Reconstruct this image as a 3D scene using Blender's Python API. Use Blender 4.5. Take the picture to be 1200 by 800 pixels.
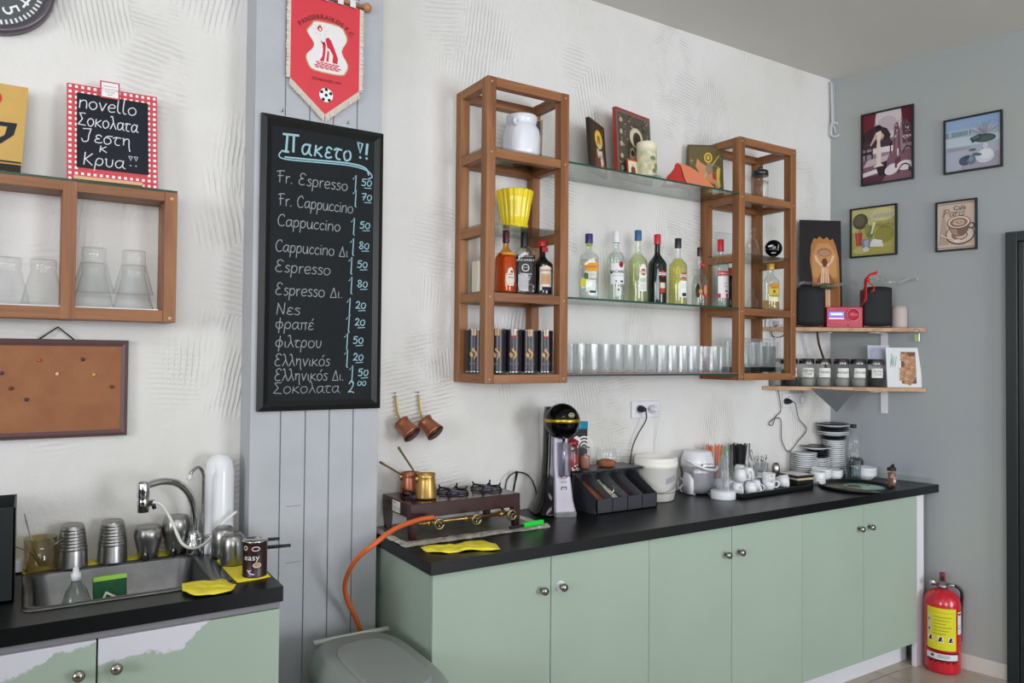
import bpy, math, random
from mathutils import Vector, Matrix
for o in list(bpy.data.objects): bpy.data.objects.remove(o)
random.seed(7)
sc = bpy.context.scene; COL = sc.collection
PI = math.pi

# ------------------------------------------------------------------ camera
YAW, PITCH, ROLL, FPX = 0.5669442, 0.02019375, 0.00912179, 880.86
CAM = Vector((-3.91065, -2.69340, 1.56962))
CF = Vector((math.sin(YAW)*math.cos(PITCH), math.cos(YAW)*math.cos(PITCH), math.sin(PITCH)))
_r = Vector((math.cos(YAW), -math.sin(YAW), 0)); _u = _r.cross(CF)
CR = math.cos(ROLL)*_r + math.sin(ROLL)*_u
CU = -math.sin(ROLL)*_r + math.cos(ROLL)*_u
cd = bpy.data.cameras.new('camera'); cam = bpy.data.objects.new('camera', cd); COL.objects.link(cam)
m = Matrix((CR, CU, -CF)).transposed().to_4x4(); m.translation = CAM; cam.matrix_world = m
cd.sensor_width = 36; cd.lens = FPX/1200*36; cd.clip_start = .05; cd.clip_end = 60
sc.camera = cam

# ------------------------------------------------------------------ light, world, exposure
w = bpy.data.worlds.new('world'); sc.world = w; w.use_nodes = True
w.node_tree.nodes['Background'].inputs[0].default_value = (.80, .88, 1, 1)
w.node_tree.nodes['Background'].inputs[1].default_value = .8
sc.view_settings.view_transform = 'Standard'; sc.view_settings.look = 'None'
sc.view_settings.exposure = -0.05; sc.view_settings.gamma = 1; sc.view_settings.use_curve_mapping = False
sc.cycles.transparent_max_bounces = 32
sc.cycles.max_bounces = 10
def area(name, loc, target, sx, sy, power, col):
    l = bpy.data.lights.new(name, 'AREA'); l.shape = 'RECTANGLE'; l.size = sx; l.size_y = sy
    l.energy = power; l.color = col
    o = bpy.data.objects.new(name, l); COL.objects.link(o); o.location = loc
    o.rotation_euler = (Vector(target)-Vector(loc)).to_track_quat('-Z', 'Y').to_euler(); return o
area('window_light', (-5.3, -6.75, 2.05), (-2.6, 0, 2.2), 3.0, 1.8, 165, (.94, .96, 1))
area('side_window_light', (-7.9, -2.6, 1.95), (-2.0, -1.0, 1.5), 2.4, 1.5, 150, (.95, .97, 1))
area('door_light', (-.4, -6.75, 1.5), (-1.6, -1.5, 2.2), 1.8, 2.3, 165, (.92, .95, 1))
area('overhead_fill_light', (-3.4, -2.6, 3.12), (-3.4, -2.2, 0), 1.2, .3, 12, (1, .97, .93))  # weak fill light added under the ceiling, no such fixture known

# ------------------------------------------------------------------ pixel -> point on a known plane of the room
def ray(x, y): return CF + CR*((x-600)/FPX) - CU*((y-400)/FPX)
def OY(x, y, Y=0):
    d = ray(x, y); return CAM + d*((Y-CAM.y)/d.y)
def OZ(x, y, Z):
    d = ray(x, y); return CAM + d*((Z-CAM.z)/d.z)
WA = 0.19344363                      # the right wall opens 11 degrees past square
RW = WA - PI/2                       # z-rotation of things hung on the right wall (they face local -Y)

# ------------------------------------------------------------------ colours and materials
def S(h):
    h = h.lstrip('#'); c = [int(h[i:i+2], 16)/255 for i in (0, 2, 4)]
    return tuple((v/12.92 if v <= .04045 else ((v+.055)/1.055)**2.4) for v in c) + (1,)
MATS = {}
def mat(name, col='#808080', rough=.5, metal=0, spec=.5, coat=0, emit=None, es=1, trans=0):
    if name in MATS: return MATS[name]
    mm = bpy.data.materials.new(name); mm.use_nodes = True; b = mm.node_tree.nodes['Principled BSDF']
    b.inputs['Base Color'].default_value = S(col); b.inputs['Roughness'].default_value = rough
    b.inputs['Metallic'].default_value = metal; b.inputs['Specular IOR Level'].default_value = spec
    b.inputs['Coat Weight'].default_value = coat; b.inputs['Transmission Weight'].default_value = trans
    if emit: b.inputs['Emission Color'].default_value = S(emit); b.inputs['Emission Strength'].default_value = es
    MATS[name] = mm; return mm
def N(nt, t, **k):
    n = nt.nodes.new(t)
    for a, v in k.items():
        if a.startswith('i_'):
            key = a[2:]; key = int(key) if key.isdigit() else key.replace('_', ' ')
            n.inputs[key].default_value = v
        else: setattr(n, a, v)
    return n
def L(nt, a, b): nt.links.new(a, b)
def mth(nt, op, a, b=None, c=None, clamp=False):
    n = nt.nodes.new('ShaderNodeMath'); n.operation = op; n.use_clamp = clamp
    for i, v in enumerate((a, b, c)):
        if v is None: continue
        if isinstance(v, (int, float)): n.inputs[i].default_value = v
        else: nt.links.new(v, n.inputs[i])
    return n.outputs[0]
def ramp(nt, fac, stops):
    n = nt.nodes.new('ShaderNodeValToRGB'); e = n.color_ramp.elements
    while len(e) < len(stops): e.new(.5)
    for i, (p, c) in enumerate(stops): e[i].position = p; e[i].color = S(c) if isinstance(c, str) else c
    nt.links.new(fac, n.inputs[0]); return n.outputs[0]
def mix(nt, f, a, b):
    n = nt.nodes.new('ShaderNodeMix'); n.data_type = 'RGBA'
    for sock, v in ((n.inputs[0], f), (n.inputs[6], a), (n.inputs[7], b)):
        if isinstance(v, (int, float, tuple)): sock.default_value = v
        else: nt.links.new(v, sock)
    return n.outputs[2]
def bump(mm, h, strength=.3, dist=.01):
    nt = mm.node_tree; b = nt.nodes.new('ShaderNodeBump'); b.inputs['Strength'].default_value = strength
    b.inputs['Distance'].default_value = dist; nt.links.new(h, b.inputs['Height'])
    nt.links.new(b.outputs[0], nt.nodes['Principled BSDF'].inputs['Normal'])
def noise(nt, vec, scale, det=3, rough=.5, dist=0):
    n = nt.nodes.new('ShaderNodeTexNoise'); n.inputs['Scale'].default_value = scale
    n.inputs['Detail'].default_value = det; n.inputs['Roughness'].default_value = rough
    n.inputs['Distortion'].default_value = dist
    if vec is not None: nt.links.new(vec, n.inputs['Vector'])
    return n.outputs[0]
def coord(nt, kind='Object', scale=None):
    t = nt.nodes.new('ShaderNodeTexCoord').outputs[kind]
    if scale:
        mp = nt.nodes.new('ShaderNodeMapping'); mp.inputs['Scale'].default_value = scale
        nt.links.new(t, mp.inputs[0]); return mp.outputs[0]
    return t
def spotty(name, c1, c2, scale=6, rough=.5, metal=0, bs=0, bscale=80, spec=.5):
    """a paint / metal with slight colour variation"""
    if name in MATS: return MATS[name]
    mm = mat(name, c1, rough, metal, spec); nt = mm.node_tree; v = coord(nt)
    f = noise(nt, v, scale, 4, .6)
    L(nt, ramp(nt, f, [(.35, c1), (.68, c2)]), nt.nodes['Principled BSDF'].inputs['Base Color'])
    if bs: bump(mm, noise(nt, v, bscale, 3), bs, .004)
    return mm
def glass(name, tint='#ffffff', rough=.03, ior=1.45, boost=1.0, haze=0):
    if name in MATS: return MATS[name]
    mm = bpy.data.materials.new(name); mm.use_nodes = True; nt = mm.node_tree; nt.nodes.clear()
    out = nt.nodes.new('ShaderNodeOutputMaterial'); t = nt.nodes.new('ShaderNodeBsdfTransparent')
    g = nt.nodes.new('ShaderNodeBsdfGlossy'); g.inputs['Roughness'].default_value = rough
    t.inputs[0].default_value = S(tint); fr = nt.nodes.new('ShaderNodeLayerWeight'); fr.inputs[0].default_value = .5
    f0 = ((ior-1)/(ior+1))**2*boost
    f = mth(nt, 'ADD', mth(nt, 'MULTIPLY', mth(nt, 'POWER', fr.outputs['Facing'], 4.0), 1-f0), f0, clamp=True)
    mx = nt.nodes.new('ShaderNodeMixShader'); L(nt, f, mx.inputs[0]); L(nt, t.outputs[0], mx.inputs[1]); L(nt, g.outputs[0], mx.inputs[2])
    sh = mx.outputs[0]
    if haze:                                        # milky white mixed in: imitates light caught in glass; frosting on some plastics
        df = nt.nodes.new('ShaderNodeBsdfDiffuse'); df.inputs[0].default_value = (.9, .9, .92, 1)
        tl = nt.nodes.new('ShaderNodeBsdfTranslucent'); tl.inputs[0].default_value = (.9, .9, .92, 1)
        m1 = nt.nodes.new('ShaderNodeMixShader'); L(nt, df.outputs[0], m1.inputs[1]); L(nt, tl.outputs[0], m1.inputs[2])
        m2 = nt.nodes.new('ShaderNodeMixShader'); m2.inputs[0].default_value = haze; L(nt, sh, m2.inputs[1]); L(nt, m1.outputs[0], m2.inputs[2]); sh = m2.outputs[0]
    L(nt, sh, out.inputs[0]); MATS[name] = mm; return mm

def comb_plaster():
    """white trowelled plaster: patches combed in different directions"""
    mm = mat('combed white plaster', '#d9d8d3', .62, 0, .3); nt = mm.node_tree; v = coord(nt)
    sx = nt.nodes.new('ShaderNodeSeparateXYZ'); L(nt, v, sx.inputs[0]); X, Z = sx.outputs[0], sx.outputs[2]
    wob = mth(nt, 'MULTIPLY', mth(nt, 'SUBTRACT', noise(nt, v, 7, 3), .5), .016)
    hs = []
    for sc_, off, lam in ((2.1, 0, .0165), (2.9, 7.3, .0185), (2.5, 3.1, .0150)):
        mp = nt.nodes.new('ShaderNodeMapping'); mp.inputs['Location'].default_value = (off, 0, off*1.7); mp.inputs['Scale'].default_value = (1, 0, .8)
        L(nt, v, mp.inputs[0])
        vo = nt.nodes.new('ShaderNodeTexVoronoi'); vo.inputs['Scale'].default_value = sc_; vo.inputs['Randomness'].default_value = .9; L(nt, mp.outputs[0], vo.inputs['Vector'])
        sr = nt.nodes.new('ShaderNodeSeparateColor'); L(nt, vo.outputs['Color'], sr.inputs[0])
        # most strokes near vertical or near horizontal, some leaning
        ang = mth(nt, 'ADD', mth(nt, 'MULTIPLY', mth(nt, 'ROUND', sr.outputs[0]), PI/2), mth(nt, 'MULTIPLY', mth(nt, 'SUBTRACT', sr.outputs[1], .5), .4))
        s = mth(nt, 'ADD', mth(nt, 'MULTIPLY', X, mth(nt, 'COSINE', ang)), mth(nt, 'MULTIPLY', Z, mth(nt, 'SINE', ang)))
        s = mth(nt, 'ADD', s, wob)
        wv = mth(nt, 'SINE', mth(nt, 'MULTIPLY', s, 2*PI/lam))
        wv = mth(nt, 'POWER', mth(nt, 'ADD', mth(nt, 'MULTIPLY', wv, .5), .5), 2.2)
        mk = mth(nt, 'SUBTRACT', noise(nt, mp.outputs[0], 3.6, 4, .65),   .43); mk = mth(nt, 'MULTIPLY', mk, 10, clamp=True)
        ed = mth(nt, 'MULTIPLY', mth(nt, 'SUBTRACT', .42, vo.outputs['Distance']), 8, clamp=True)
        sel = mth(nt, 'GREATER_THAN', sr.outputs[2], .2)
        hs.append(mth(nt, 'MULTIPLY', mth(nt, 'MULTIPLY', wv, mk), mth(nt, 'MULTIPLY', ed, sel)))
    h = mth(nt, 'MAXIMUM', mth(nt, 'MAXIMUM', hs[0], hs[1]), hs[2])
    h = mth(nt, 'ADD', h, mth(nt, 'MULTIPLY', noise(nt, v, 60, 5, .7), .8))
    h = mth(nt, 'ADD', h, mth(nt, 'MULTIPLY', noise(nt, v, 11, 3), 1.6))
    bump(mm, h, .8, .0042)
    c = ramp(nt, noise(nt, v, 1.3, 4, .6), [(.3, '#d3d1cb'), (.6, '#dedddb')])
    L(nt, c, nt.nodes['Principled BSDF'].inputs['Base Color'])
    return mm
def wood(name, c1, c2, c3, axis, rough=.45):
    if name in MATS: return MATS[name]
    mm = mat(name, c1, rough, 0, .4); nt = mm.node_tree
    sc_ = [26, 26, 26]; sc_[axis] = 1.6
    v = coord(nt, 'Object', sc_); n1 = noise(nt, v, 1.0, 5, .62, .6)
    c = ramp(nt, n1, [(.28, c3), (.5, c1), (.72, c2)])
    L(nt, c, nt.nodes['Principled BSDF'].inputs['Base Color']); bump(mm, n1, .12, .002); return mm
def painted_door(name, peel=None):
    if name in MATS: return MATS[name]
    mm = mat(name, '#a0b2a3', .48, 0, .45); nt = mm.node_tree; v = coord(nt)
    base = ramp(nt, noise(nt, v, 1.4, 3), [(.3, '#99ab9b'), (.7, '#a3b4a5')])
    b = nt.nodes['Principled BSDF']
    if peel:
        x0, k, cap = peel
        sx = nt.nodes.new('ShaderNodeSeparateXYZ'); L(nt, v, sx.inputs[0])
        # ragged tongue of bare primer hanging from the top edge, thinning out to the right
        d = mth(nt, 'MINIMUM', mth(nt, 'MULTIPLY', mth(nt, 'SUBTRACT', x0, sx.outputs[0]), k), cap)
        e = mth(nt, 'ADD', sx.outputs[2], mth(nt, 'MULTIPLY', mth(nt, 'SUBTRACT', noise(nt, v, 16, 7, .78), .5), .07))
        e = mth(nt, 'ADD', e, mth(nt, 'MULTIPLY', mth(nt, 'SUBTRACT', noise(nt, v, 5, 2), .5), .04))
        f = mth(nt, 'MULTIPLY', mth(nt, 'SUBTRACT', e, mth(nt, 'SUBTRACT', .858, d)), 200, clamp=True)
        L(nt, mix(nt, f, base, S('#cfcfd9')), b.inputs['Base Color']); bump(mm, f, .35, .002)
    else: L(nt, base, b.inputs['Base Color'])
    return mm
def printm():
    """flat print: the colour of each printed patch is stored on the mesh"""
    mm = mat('flat print', rough=.6, spec=.2); nt = mm.node_tree
    a = nt.nodes.new('ShaderNodeVertexColor'); a.layer_name = 'ink'
    L(nt, a.outputs[0], nt.nodes['Principled BSDF'].inputs['Base Color']); return mm

M_PLASTER = comb_plaster()
M_COLUMN = spotty('pale grey column paint', '#b0b3b8', '#a7abb0', 5, .55, 0, .45, 22)
M_RWALL = spotty('grey wall paint', '#9da2a8', '#a1a6a1', 1.2, .6, 0, .1, 60)
M_CEIL = spotty('matt ceiling paint', '#cfcdc8', '#d4d2cc', 1, .8)
M_FLOORB = mat('grout', '#6d655b', .8)
M_TILE = spotty('beige floor tile', '#b5aa9b', '#a89d8f', 7, .28)
M_WHITE = mat('white paint', '#dcdce2', .45)
M_WX = wood('brown stained wood along x', '#8a5a36', '#a27045', '#6c4226', 0)
M_WY = wood('brown stained wood along y', '#8a5a36', '#a27045', '#6c4226', 1)
M_WZ = wood('brown stained wood upright', '#8a5a36', '#a27045', '#6c4226', 2)
M_BLACK = spotty('black laminate', '#090b0d', '#0e1113', 3, .32, 0, .06, 220, .35)
M_DOOR = painted_door('sage green cabinet paint')
M_PEEL = painted_door('peeling sage green paint', (.045, .8, .062)); M_PEEL2 = painted_door('peeling sage green paint, left door', (.24, .30, .072))
M_STEEL = spotty('brushed steel', '#a9a9a8', '#8d8d8c', 9, .3, 1, .05, 60)
M_STEELD = spotty('worn steel', '#a9a8a6', '#8a8a89', 11, .33, .95)
M_CHROME = mat('chrome', '#c9cacc', .12, 1)
M_SHELFG = glass('shelf glass', '#ecf4f0', .02, 1.5)
M_GEDGE = mat('green glass edge', '#1d4a3c', .15)

M_GLASS2 = glass('clear tumbler glass', '#fdfefe', .06, 1.5, .7, .018)
M_CHALK = mat('grey chalk', '#989da0', .9); M_CHALKB = mat('pale blue chalk', '#92b9c4', .9); M_CHALKW = mat('white chalk', '#d3d6d8', .9)
M_PRINT = printm()
M_PORC = mat('white porcelain', '#e2e4e6', .18)
M_BLACKP = mat('black plastic', '#101214', .35)
M_YCLOTH = spotty('yellow cloth', '#e6d62a', '#f0e24a', 30, .85, 0, .4, 300)
M_PAPER = mat('white paper label', '#dfe0e0', .6)

# ------------------------------------------------------------------ mesh builder
class MB:
    def __init__(s): s.v = []; s.f = []; s.sm = []; s.mi = []; s.ink = None
    def add(s, vs, fs, sm=False, mi=0, mtx=None):
        n = len(s.v)
        for p in vs: s.v.append(tuple(mtx @ Vector(p)) if mtx is not None else tuple(p))
        for f in fs: s.f.append(tuple(i+n for i in f)); s.sm.append(sm); s.mi.append(mi)
        return s
    def box(s, a, b, mi=0, mtx=None):
        x0, y0, z0 = a; x1, y1, z1 = b
        vs = [(x0,y0,z0),(x1,y0,z0),(x1,y1,z0),(x0,y1,z0),(x0,y0,z1),(x1,y0,z1),(x1,y1,z1),(x0,y1,z1)]
        return s.add(vs, [(0,3,2,1),(4,5,6,7),(0,1,5,4),(1,2,6,5),(2,3,7,6),(3,0,4,7)], mi=mi, mtx=mtx)
    def prism(s, poly, h0, h1, axis=2, sm=False, mi=0, mtx=None):
        n = len(poly); vs = []
        for h in (h0, h1):
            for a, b in poly: vs.append((a, b, h) if axis == 2 else ((a, h, b) if axis == 1 else (h, a, b)))
        fs = [tuple(range(n))[::-1], tuple(range(n, 2*n))] + [(i, (i+1) % n, n+(i+1) % n, n+i) for i in range(n)]
        if axis == 1: fs = [f[::-1] for f in fs]
        return s.add(vs, fs, sm, mi, mtx)
    def lathe(s, prof, seg=24, c=(0, 0, 0), sm=True, mi=0, mtx=None, cap0=True, cap1=True, sx=1, sy=1, a0=0, a1=2*PI):
        full = abs(a1-a0-2*PI) < 1e-6; cnt = seg if full else seg+1; vs = []; fs = []
        for r, z in prof:
            for k in range(cnt):
                t = a0+(a1-a0)*k/seg; vs.append((c[0]+r*sx*math.cos(t), c[1]+r*sy*math.sin(t), c[2]+z))
        for i in range(len(prof)-1):
            for k in range(seg):
                k2 = (k+1) % cnt; fs.append((i*cnt+k, i*cnt+k2, (i+1)*cnt+k2, (i+1)*cnt+k))
        s.add(vs, fs, sm, mi, mtx)
        if full:
            n = len(s.v)-len(vs)
            if cap0 and prof[0][0] > 1e-6: s.f.append(tuple(range(n, n+cnt))[::-1]); s.sm.append(False); s.mi.append(mi)
            if cap1 and prof[-1][0] > 1e-6: s.f.append(tuple(range(n+(len(prof)-1)*cnt, n+len(prof)*cnt))); s.sm.append(False); s.mi.append(mi)
        return s
    def tube(s, pts, r, seg=8, smooth=0, mi=0, caps=True, flat=1):
        if smooth: pts = crom(pts, smooth)
        P = [Vector(p) for p in pts]; n = len(P); rr = r if isinstance(r, (list, tuple)) else [r]*n
        if len(rr) != n: rr = [rr[min(len(rr)-1, int(i*(len(rr)-1)/(n-1)+.5))] for i in range(n)]
        T = [(P[min(i+1, n-1)]-P[max(i-1, 0)]).normalized() for i in range(n)]
        up = Vector((0, 0, 1)) if abs(T[0].z) < .9 else Vector((1, 0, 0))
        a = T[0].cross(up).normalized(); vs = []
        for i in range(n):
            a = (a-T[i]*a.dot(T[i])).normalized(); b = T[i].cross(a)
            for k in range(seg):
                t = 2*PI*k/seg; vs.append(P[i]+(a*math.cos(t)+b*math.sin(t)*flat)*rr[i])
        fs = [(i*seg+k, i*seg+(k+1) % seg, (i+1)*seg+(k+1) % seg, (i+1)*seg+k) for i in range(n-1) for k in range(seg)]
        if caps: fs += [tuple(range(seg))[::-1], tuple(range((n-1)*seg, n*seg))]
        return s.add(vs, fs, True, mi)
    def sphere(s, c, r, seg=16, rings=10, sx=1, sy=1, sz=1, mi=0, t0=0, t1=PI):
        prof = [(max(r*math.sin(t0+(t1-t0)*i/rings), 1e-5), -r*sz*math.cos(t0+(t1-t0)*i/rings)) for i in range(rings+1)]
        return s.lathe(prof, seg, c, mi=mi, sx=sx, sy=sy)
    def grid(s, fn, nu, nv, sm=True, mi=0):
        vs = [fn(i/nu, j/nv) for j in range(nv+1) for i in range(nu+1)]
        fs = [(j*(nu+1)+i, j*(nu+1)+i+1, (j+1)*(nu+1)+i+1, (j+1)*(nu+1)+i) for j in range(nv) for i in range(nu)]
        return s.add(vs, fs, sm, mi)
    def poly(s, pts3, mi=0): return s.add(pts3, [tuple(range(len(pts3)))], False, mi)
    def build(s, name, mats, parent=None, loc=None, rot=None, bevel=0, solid=0, sub=0, tag=None):
        me = bpy.data.meshes.new(name); me.from_pydata(s.v, [], s.f); me.validate(); me.update()
        if not isinstance(mats, (list, tuple)): mats = [mats]
        for x in mats: me.materials.append(x)
        if len(me.polygons) == len(s.f):
            me.polygons.foreach_set('use_smooth', s.sm); me.polygons.foreach_set('material_index', s.mi)
        if s.ink:
            at = me.color_attributes.new('ink', 'FLOAT_COLOR', 'CORNER')
            k = 0
            for pi, p in enumerate(me.polygons):
                for _ in p.loop_indices: at.data[k].color = s.ink[pi]; k += 1
        o = bpy.data.objects.new(name, me); COL.objects.link(o)
        if parent: o.parent = parent
        if loc is not None: o.location = loc
        if rot is not None: o.rotation_euler = rot
        if solid:
            md = o.modifiers.new('thickness', 'SOLIDIFY'); md.thickness = solid; md.offset = 0
        if bevel:
            md = o.modifiers.new('bevel', 'BEVEL'); md.width = bevel; md.segments = 2; md.limit_method = 'ANGLE'; md.angle_limit = .6
        if sub:
            md = o.modifiers.new('subdivision', 'SUBSURF'); md.levels = sub; md.render_levels = sub
        return o
def crom(pts, k=4):
    P = [Vector(p) for p in pts]
    if len(P) < 3: return P
    out = []
    for i in range(len(P)-1):
        p0, p1, p2, p3 = P[max(i-1, 0)], P[i], P[i+1], P[min(i+2, len(P)-1)]
        for j in range(k):
            t = j/k; out.append(.5*((2*p1)+(p2-p0)*t+(2*p0-5*p1+4*p2-p3)*t*t+(3*p1-3*p2+p3-p0)*t**3))
    out.append(P[-1]); return out
def tag(o, label, cat, group=None):
    o['label'] = label; o['category'] = cat
    if group: o['group'] = group
    return o
def thing(name, label, cat, loc=(0, 0, 0), rz=0, group=None, tilt=0):
    o = bpy.data.objects.new(name, None); COL.objects.link(o); o.empty_display_size = .05
    o.location = loc; o.rotation_euler = (tilt, 0, rz); return tag(o, label, cat, group)
def struct(o): o['kind'] = 'structure'; return o
def copy(o, loc=None, rz=None, label=None, group=None, par=None):
    c = o.copy(); COL.objects.link(c)
    if par is not None: c.parent = par
    if loc is not None: c.location = loc
    if rz is not None: c.rotation_euler = (c.rotation_euler[0], c.rotation_euler[1], rz)
    if label: c['label'] = label
    if group: c['group'] = group
    for ch in list(o.children): copy(ch, par=c)
    return c

# flat print: list of (colour, [(u,v)...]) laid on the plane y = y0 (facing -Y), each a hair in front of the last
def clipx(q, x0, x1):
    for lim, sg in ((x0, 1), (x1, -1)):
        out = []
        for i in range(len(q)):
            a, b_ = q[i], q[(i+1) % len(q)]; ia, ib = (a[0]-lim)*sg >= 0, (b_[0]-lim)*sg >= 0
            if ia: out.append(a)
            if ia != ib: t = (lim-a[0])/(b_[0]-a[0]); out.append((lim, a[1]+(b_[1]-a[1])*t))
        q = out
        if len(q) < 3: return None
    return q
def inks(polys, y0=0, step=None, bend=None):
    """items are (colour, outline) or (colour, outline, layer); bent print is cut in narrow strips so that it hugs the curve"""
    mb = MB(); mb.ink = []; n = len(polys); step = step or (.00012 if n < 15 else max(.00003, .0018/n))
    for i, it in enumerate(polys):
        c, pts = it[0], it[1]; h = step*((it[2] if len(it) > 2 else i)+1)
        if not bend: mb.poly([(p[0], y0-h, p[1]) for p in pts]); mb.ink.append(S(c)); continue
        R = bend+h+.0002; dx = R*.14; k0 = math.floor(min(p[0] for p in pts)/dx); k1 = math.ceil(max(p[0] for p in pts)/dx)
        for k in range(k0, k1):
            q = clipx(list(pts), k*dx, (k+1)*dx)
            if q: mb.poly([(R*math.sin(x/bend), -R*math.cos(x/bend), z) for x, z in q]); mb.ink.append(S(c))
    return mb
def ell(cx, cz, rx, rz, n=16, a0=0, a1=2*PI, rot=0):
    out = []
    for k in range(n):
        t = a0+(a1-a0)*k/(n if abs(a1-a0-2*PI) < 1e-6 else n-1); x = rx*math.cos(t); z = rz*math.sin(t)
        out.append((cx+x*math.cos(rot)-z*math.sin(rot), cz+x*math.sin(rot)+z*math.cos(rot)))
    return out
def rc(x0, z0, x1, z1): return [(x0, z0), (x1, z0), (x1, z1), (x0, z1)]
def strip(pts, w):
    """a line of width w as quads"""
    P = [Vector((a, b, 0)) for a, b in pts]; out = []
    for i in range(len(P)-1):
        d = (P[i+1]-P[i]); d = d.normalized() if d.length > 1e-9 else Vector((1, 0, 0)); n = Vector((-d.y, d.x, 0))*w/2; e = d*w*.25
        a, b = P[i]-e, P[i+1]+e
        out.append([(a.x+n.x, a.y+n.y), (a.x-n.x, a.y-n.y), (b.x-n.x, b.y-n.y), (b.x+n.x, b.y+n.y)])
    return out
def ring_(cx, cz, r0, r1, n=24, a0=0, a1=2*PI, ax=1):
    out = []
    for k in range(n):
        t, u = a0+(a1-a0)*k/n, a0+(a1-a0)*(k+1)/n
        out.append([(cx+ax*r0*math.cos(t), cz+r0*math.sin(t)), (cx+ax*r1*math.cos(t), cz+r1*math.sin(t)), (cx+ax*r1*math.cos(u), cz+r1*math.sin(u)), (cx+ax*r0*math.cos(u), cz+r0*math.sin(u))])
    return out
# printed lettering in the built-in font
def font(name, txt, size, mt, parent, x, y, z, bend=None, align='CENTER', xs=1, rot=0, arc=None, space=1):
    cu = bpy.data.curves.new(name, 'FONT'); cu.body = txt; cu.size = size; cu.align_x = align; cu.align_y = 'CENTER'; cu.space_character = space
    cu.resolution_u = 2; to = bpy.data.objects.new(name, cu); COL.objects.link(to)
    bpy.context.view_layer.update(); me = bpy.data.meshes.new_from_object(to.evaluated_get(bpy.context.evaluated_depsgraph_get()))
    bpy.data.objects.remove(to); me.name = name
    for v in me.vertices:
        a, b = v.co.x*xs, v.co.y
        if arc: t = a/arc; a, b = (arc+b)*math.sin(t), (arc+b)*math.cos(t)-arc
        a, b = a*math.cos(rot)-b*math.sin(rot), a*math.sin(rot)+b*math.cos(rot)
        a += x; b += z
        v.co = ((bend-y)*math.sin(a/bend), -(bend-y)*math.cos(a/bend), b) if bend else (a, y, b)
    me.materials.clear(); me.materials.append(mt); o = bpy.data.objects.new(name, me); COL.objects.link(o)
    if parent: o.parent = parent
    return o

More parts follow.
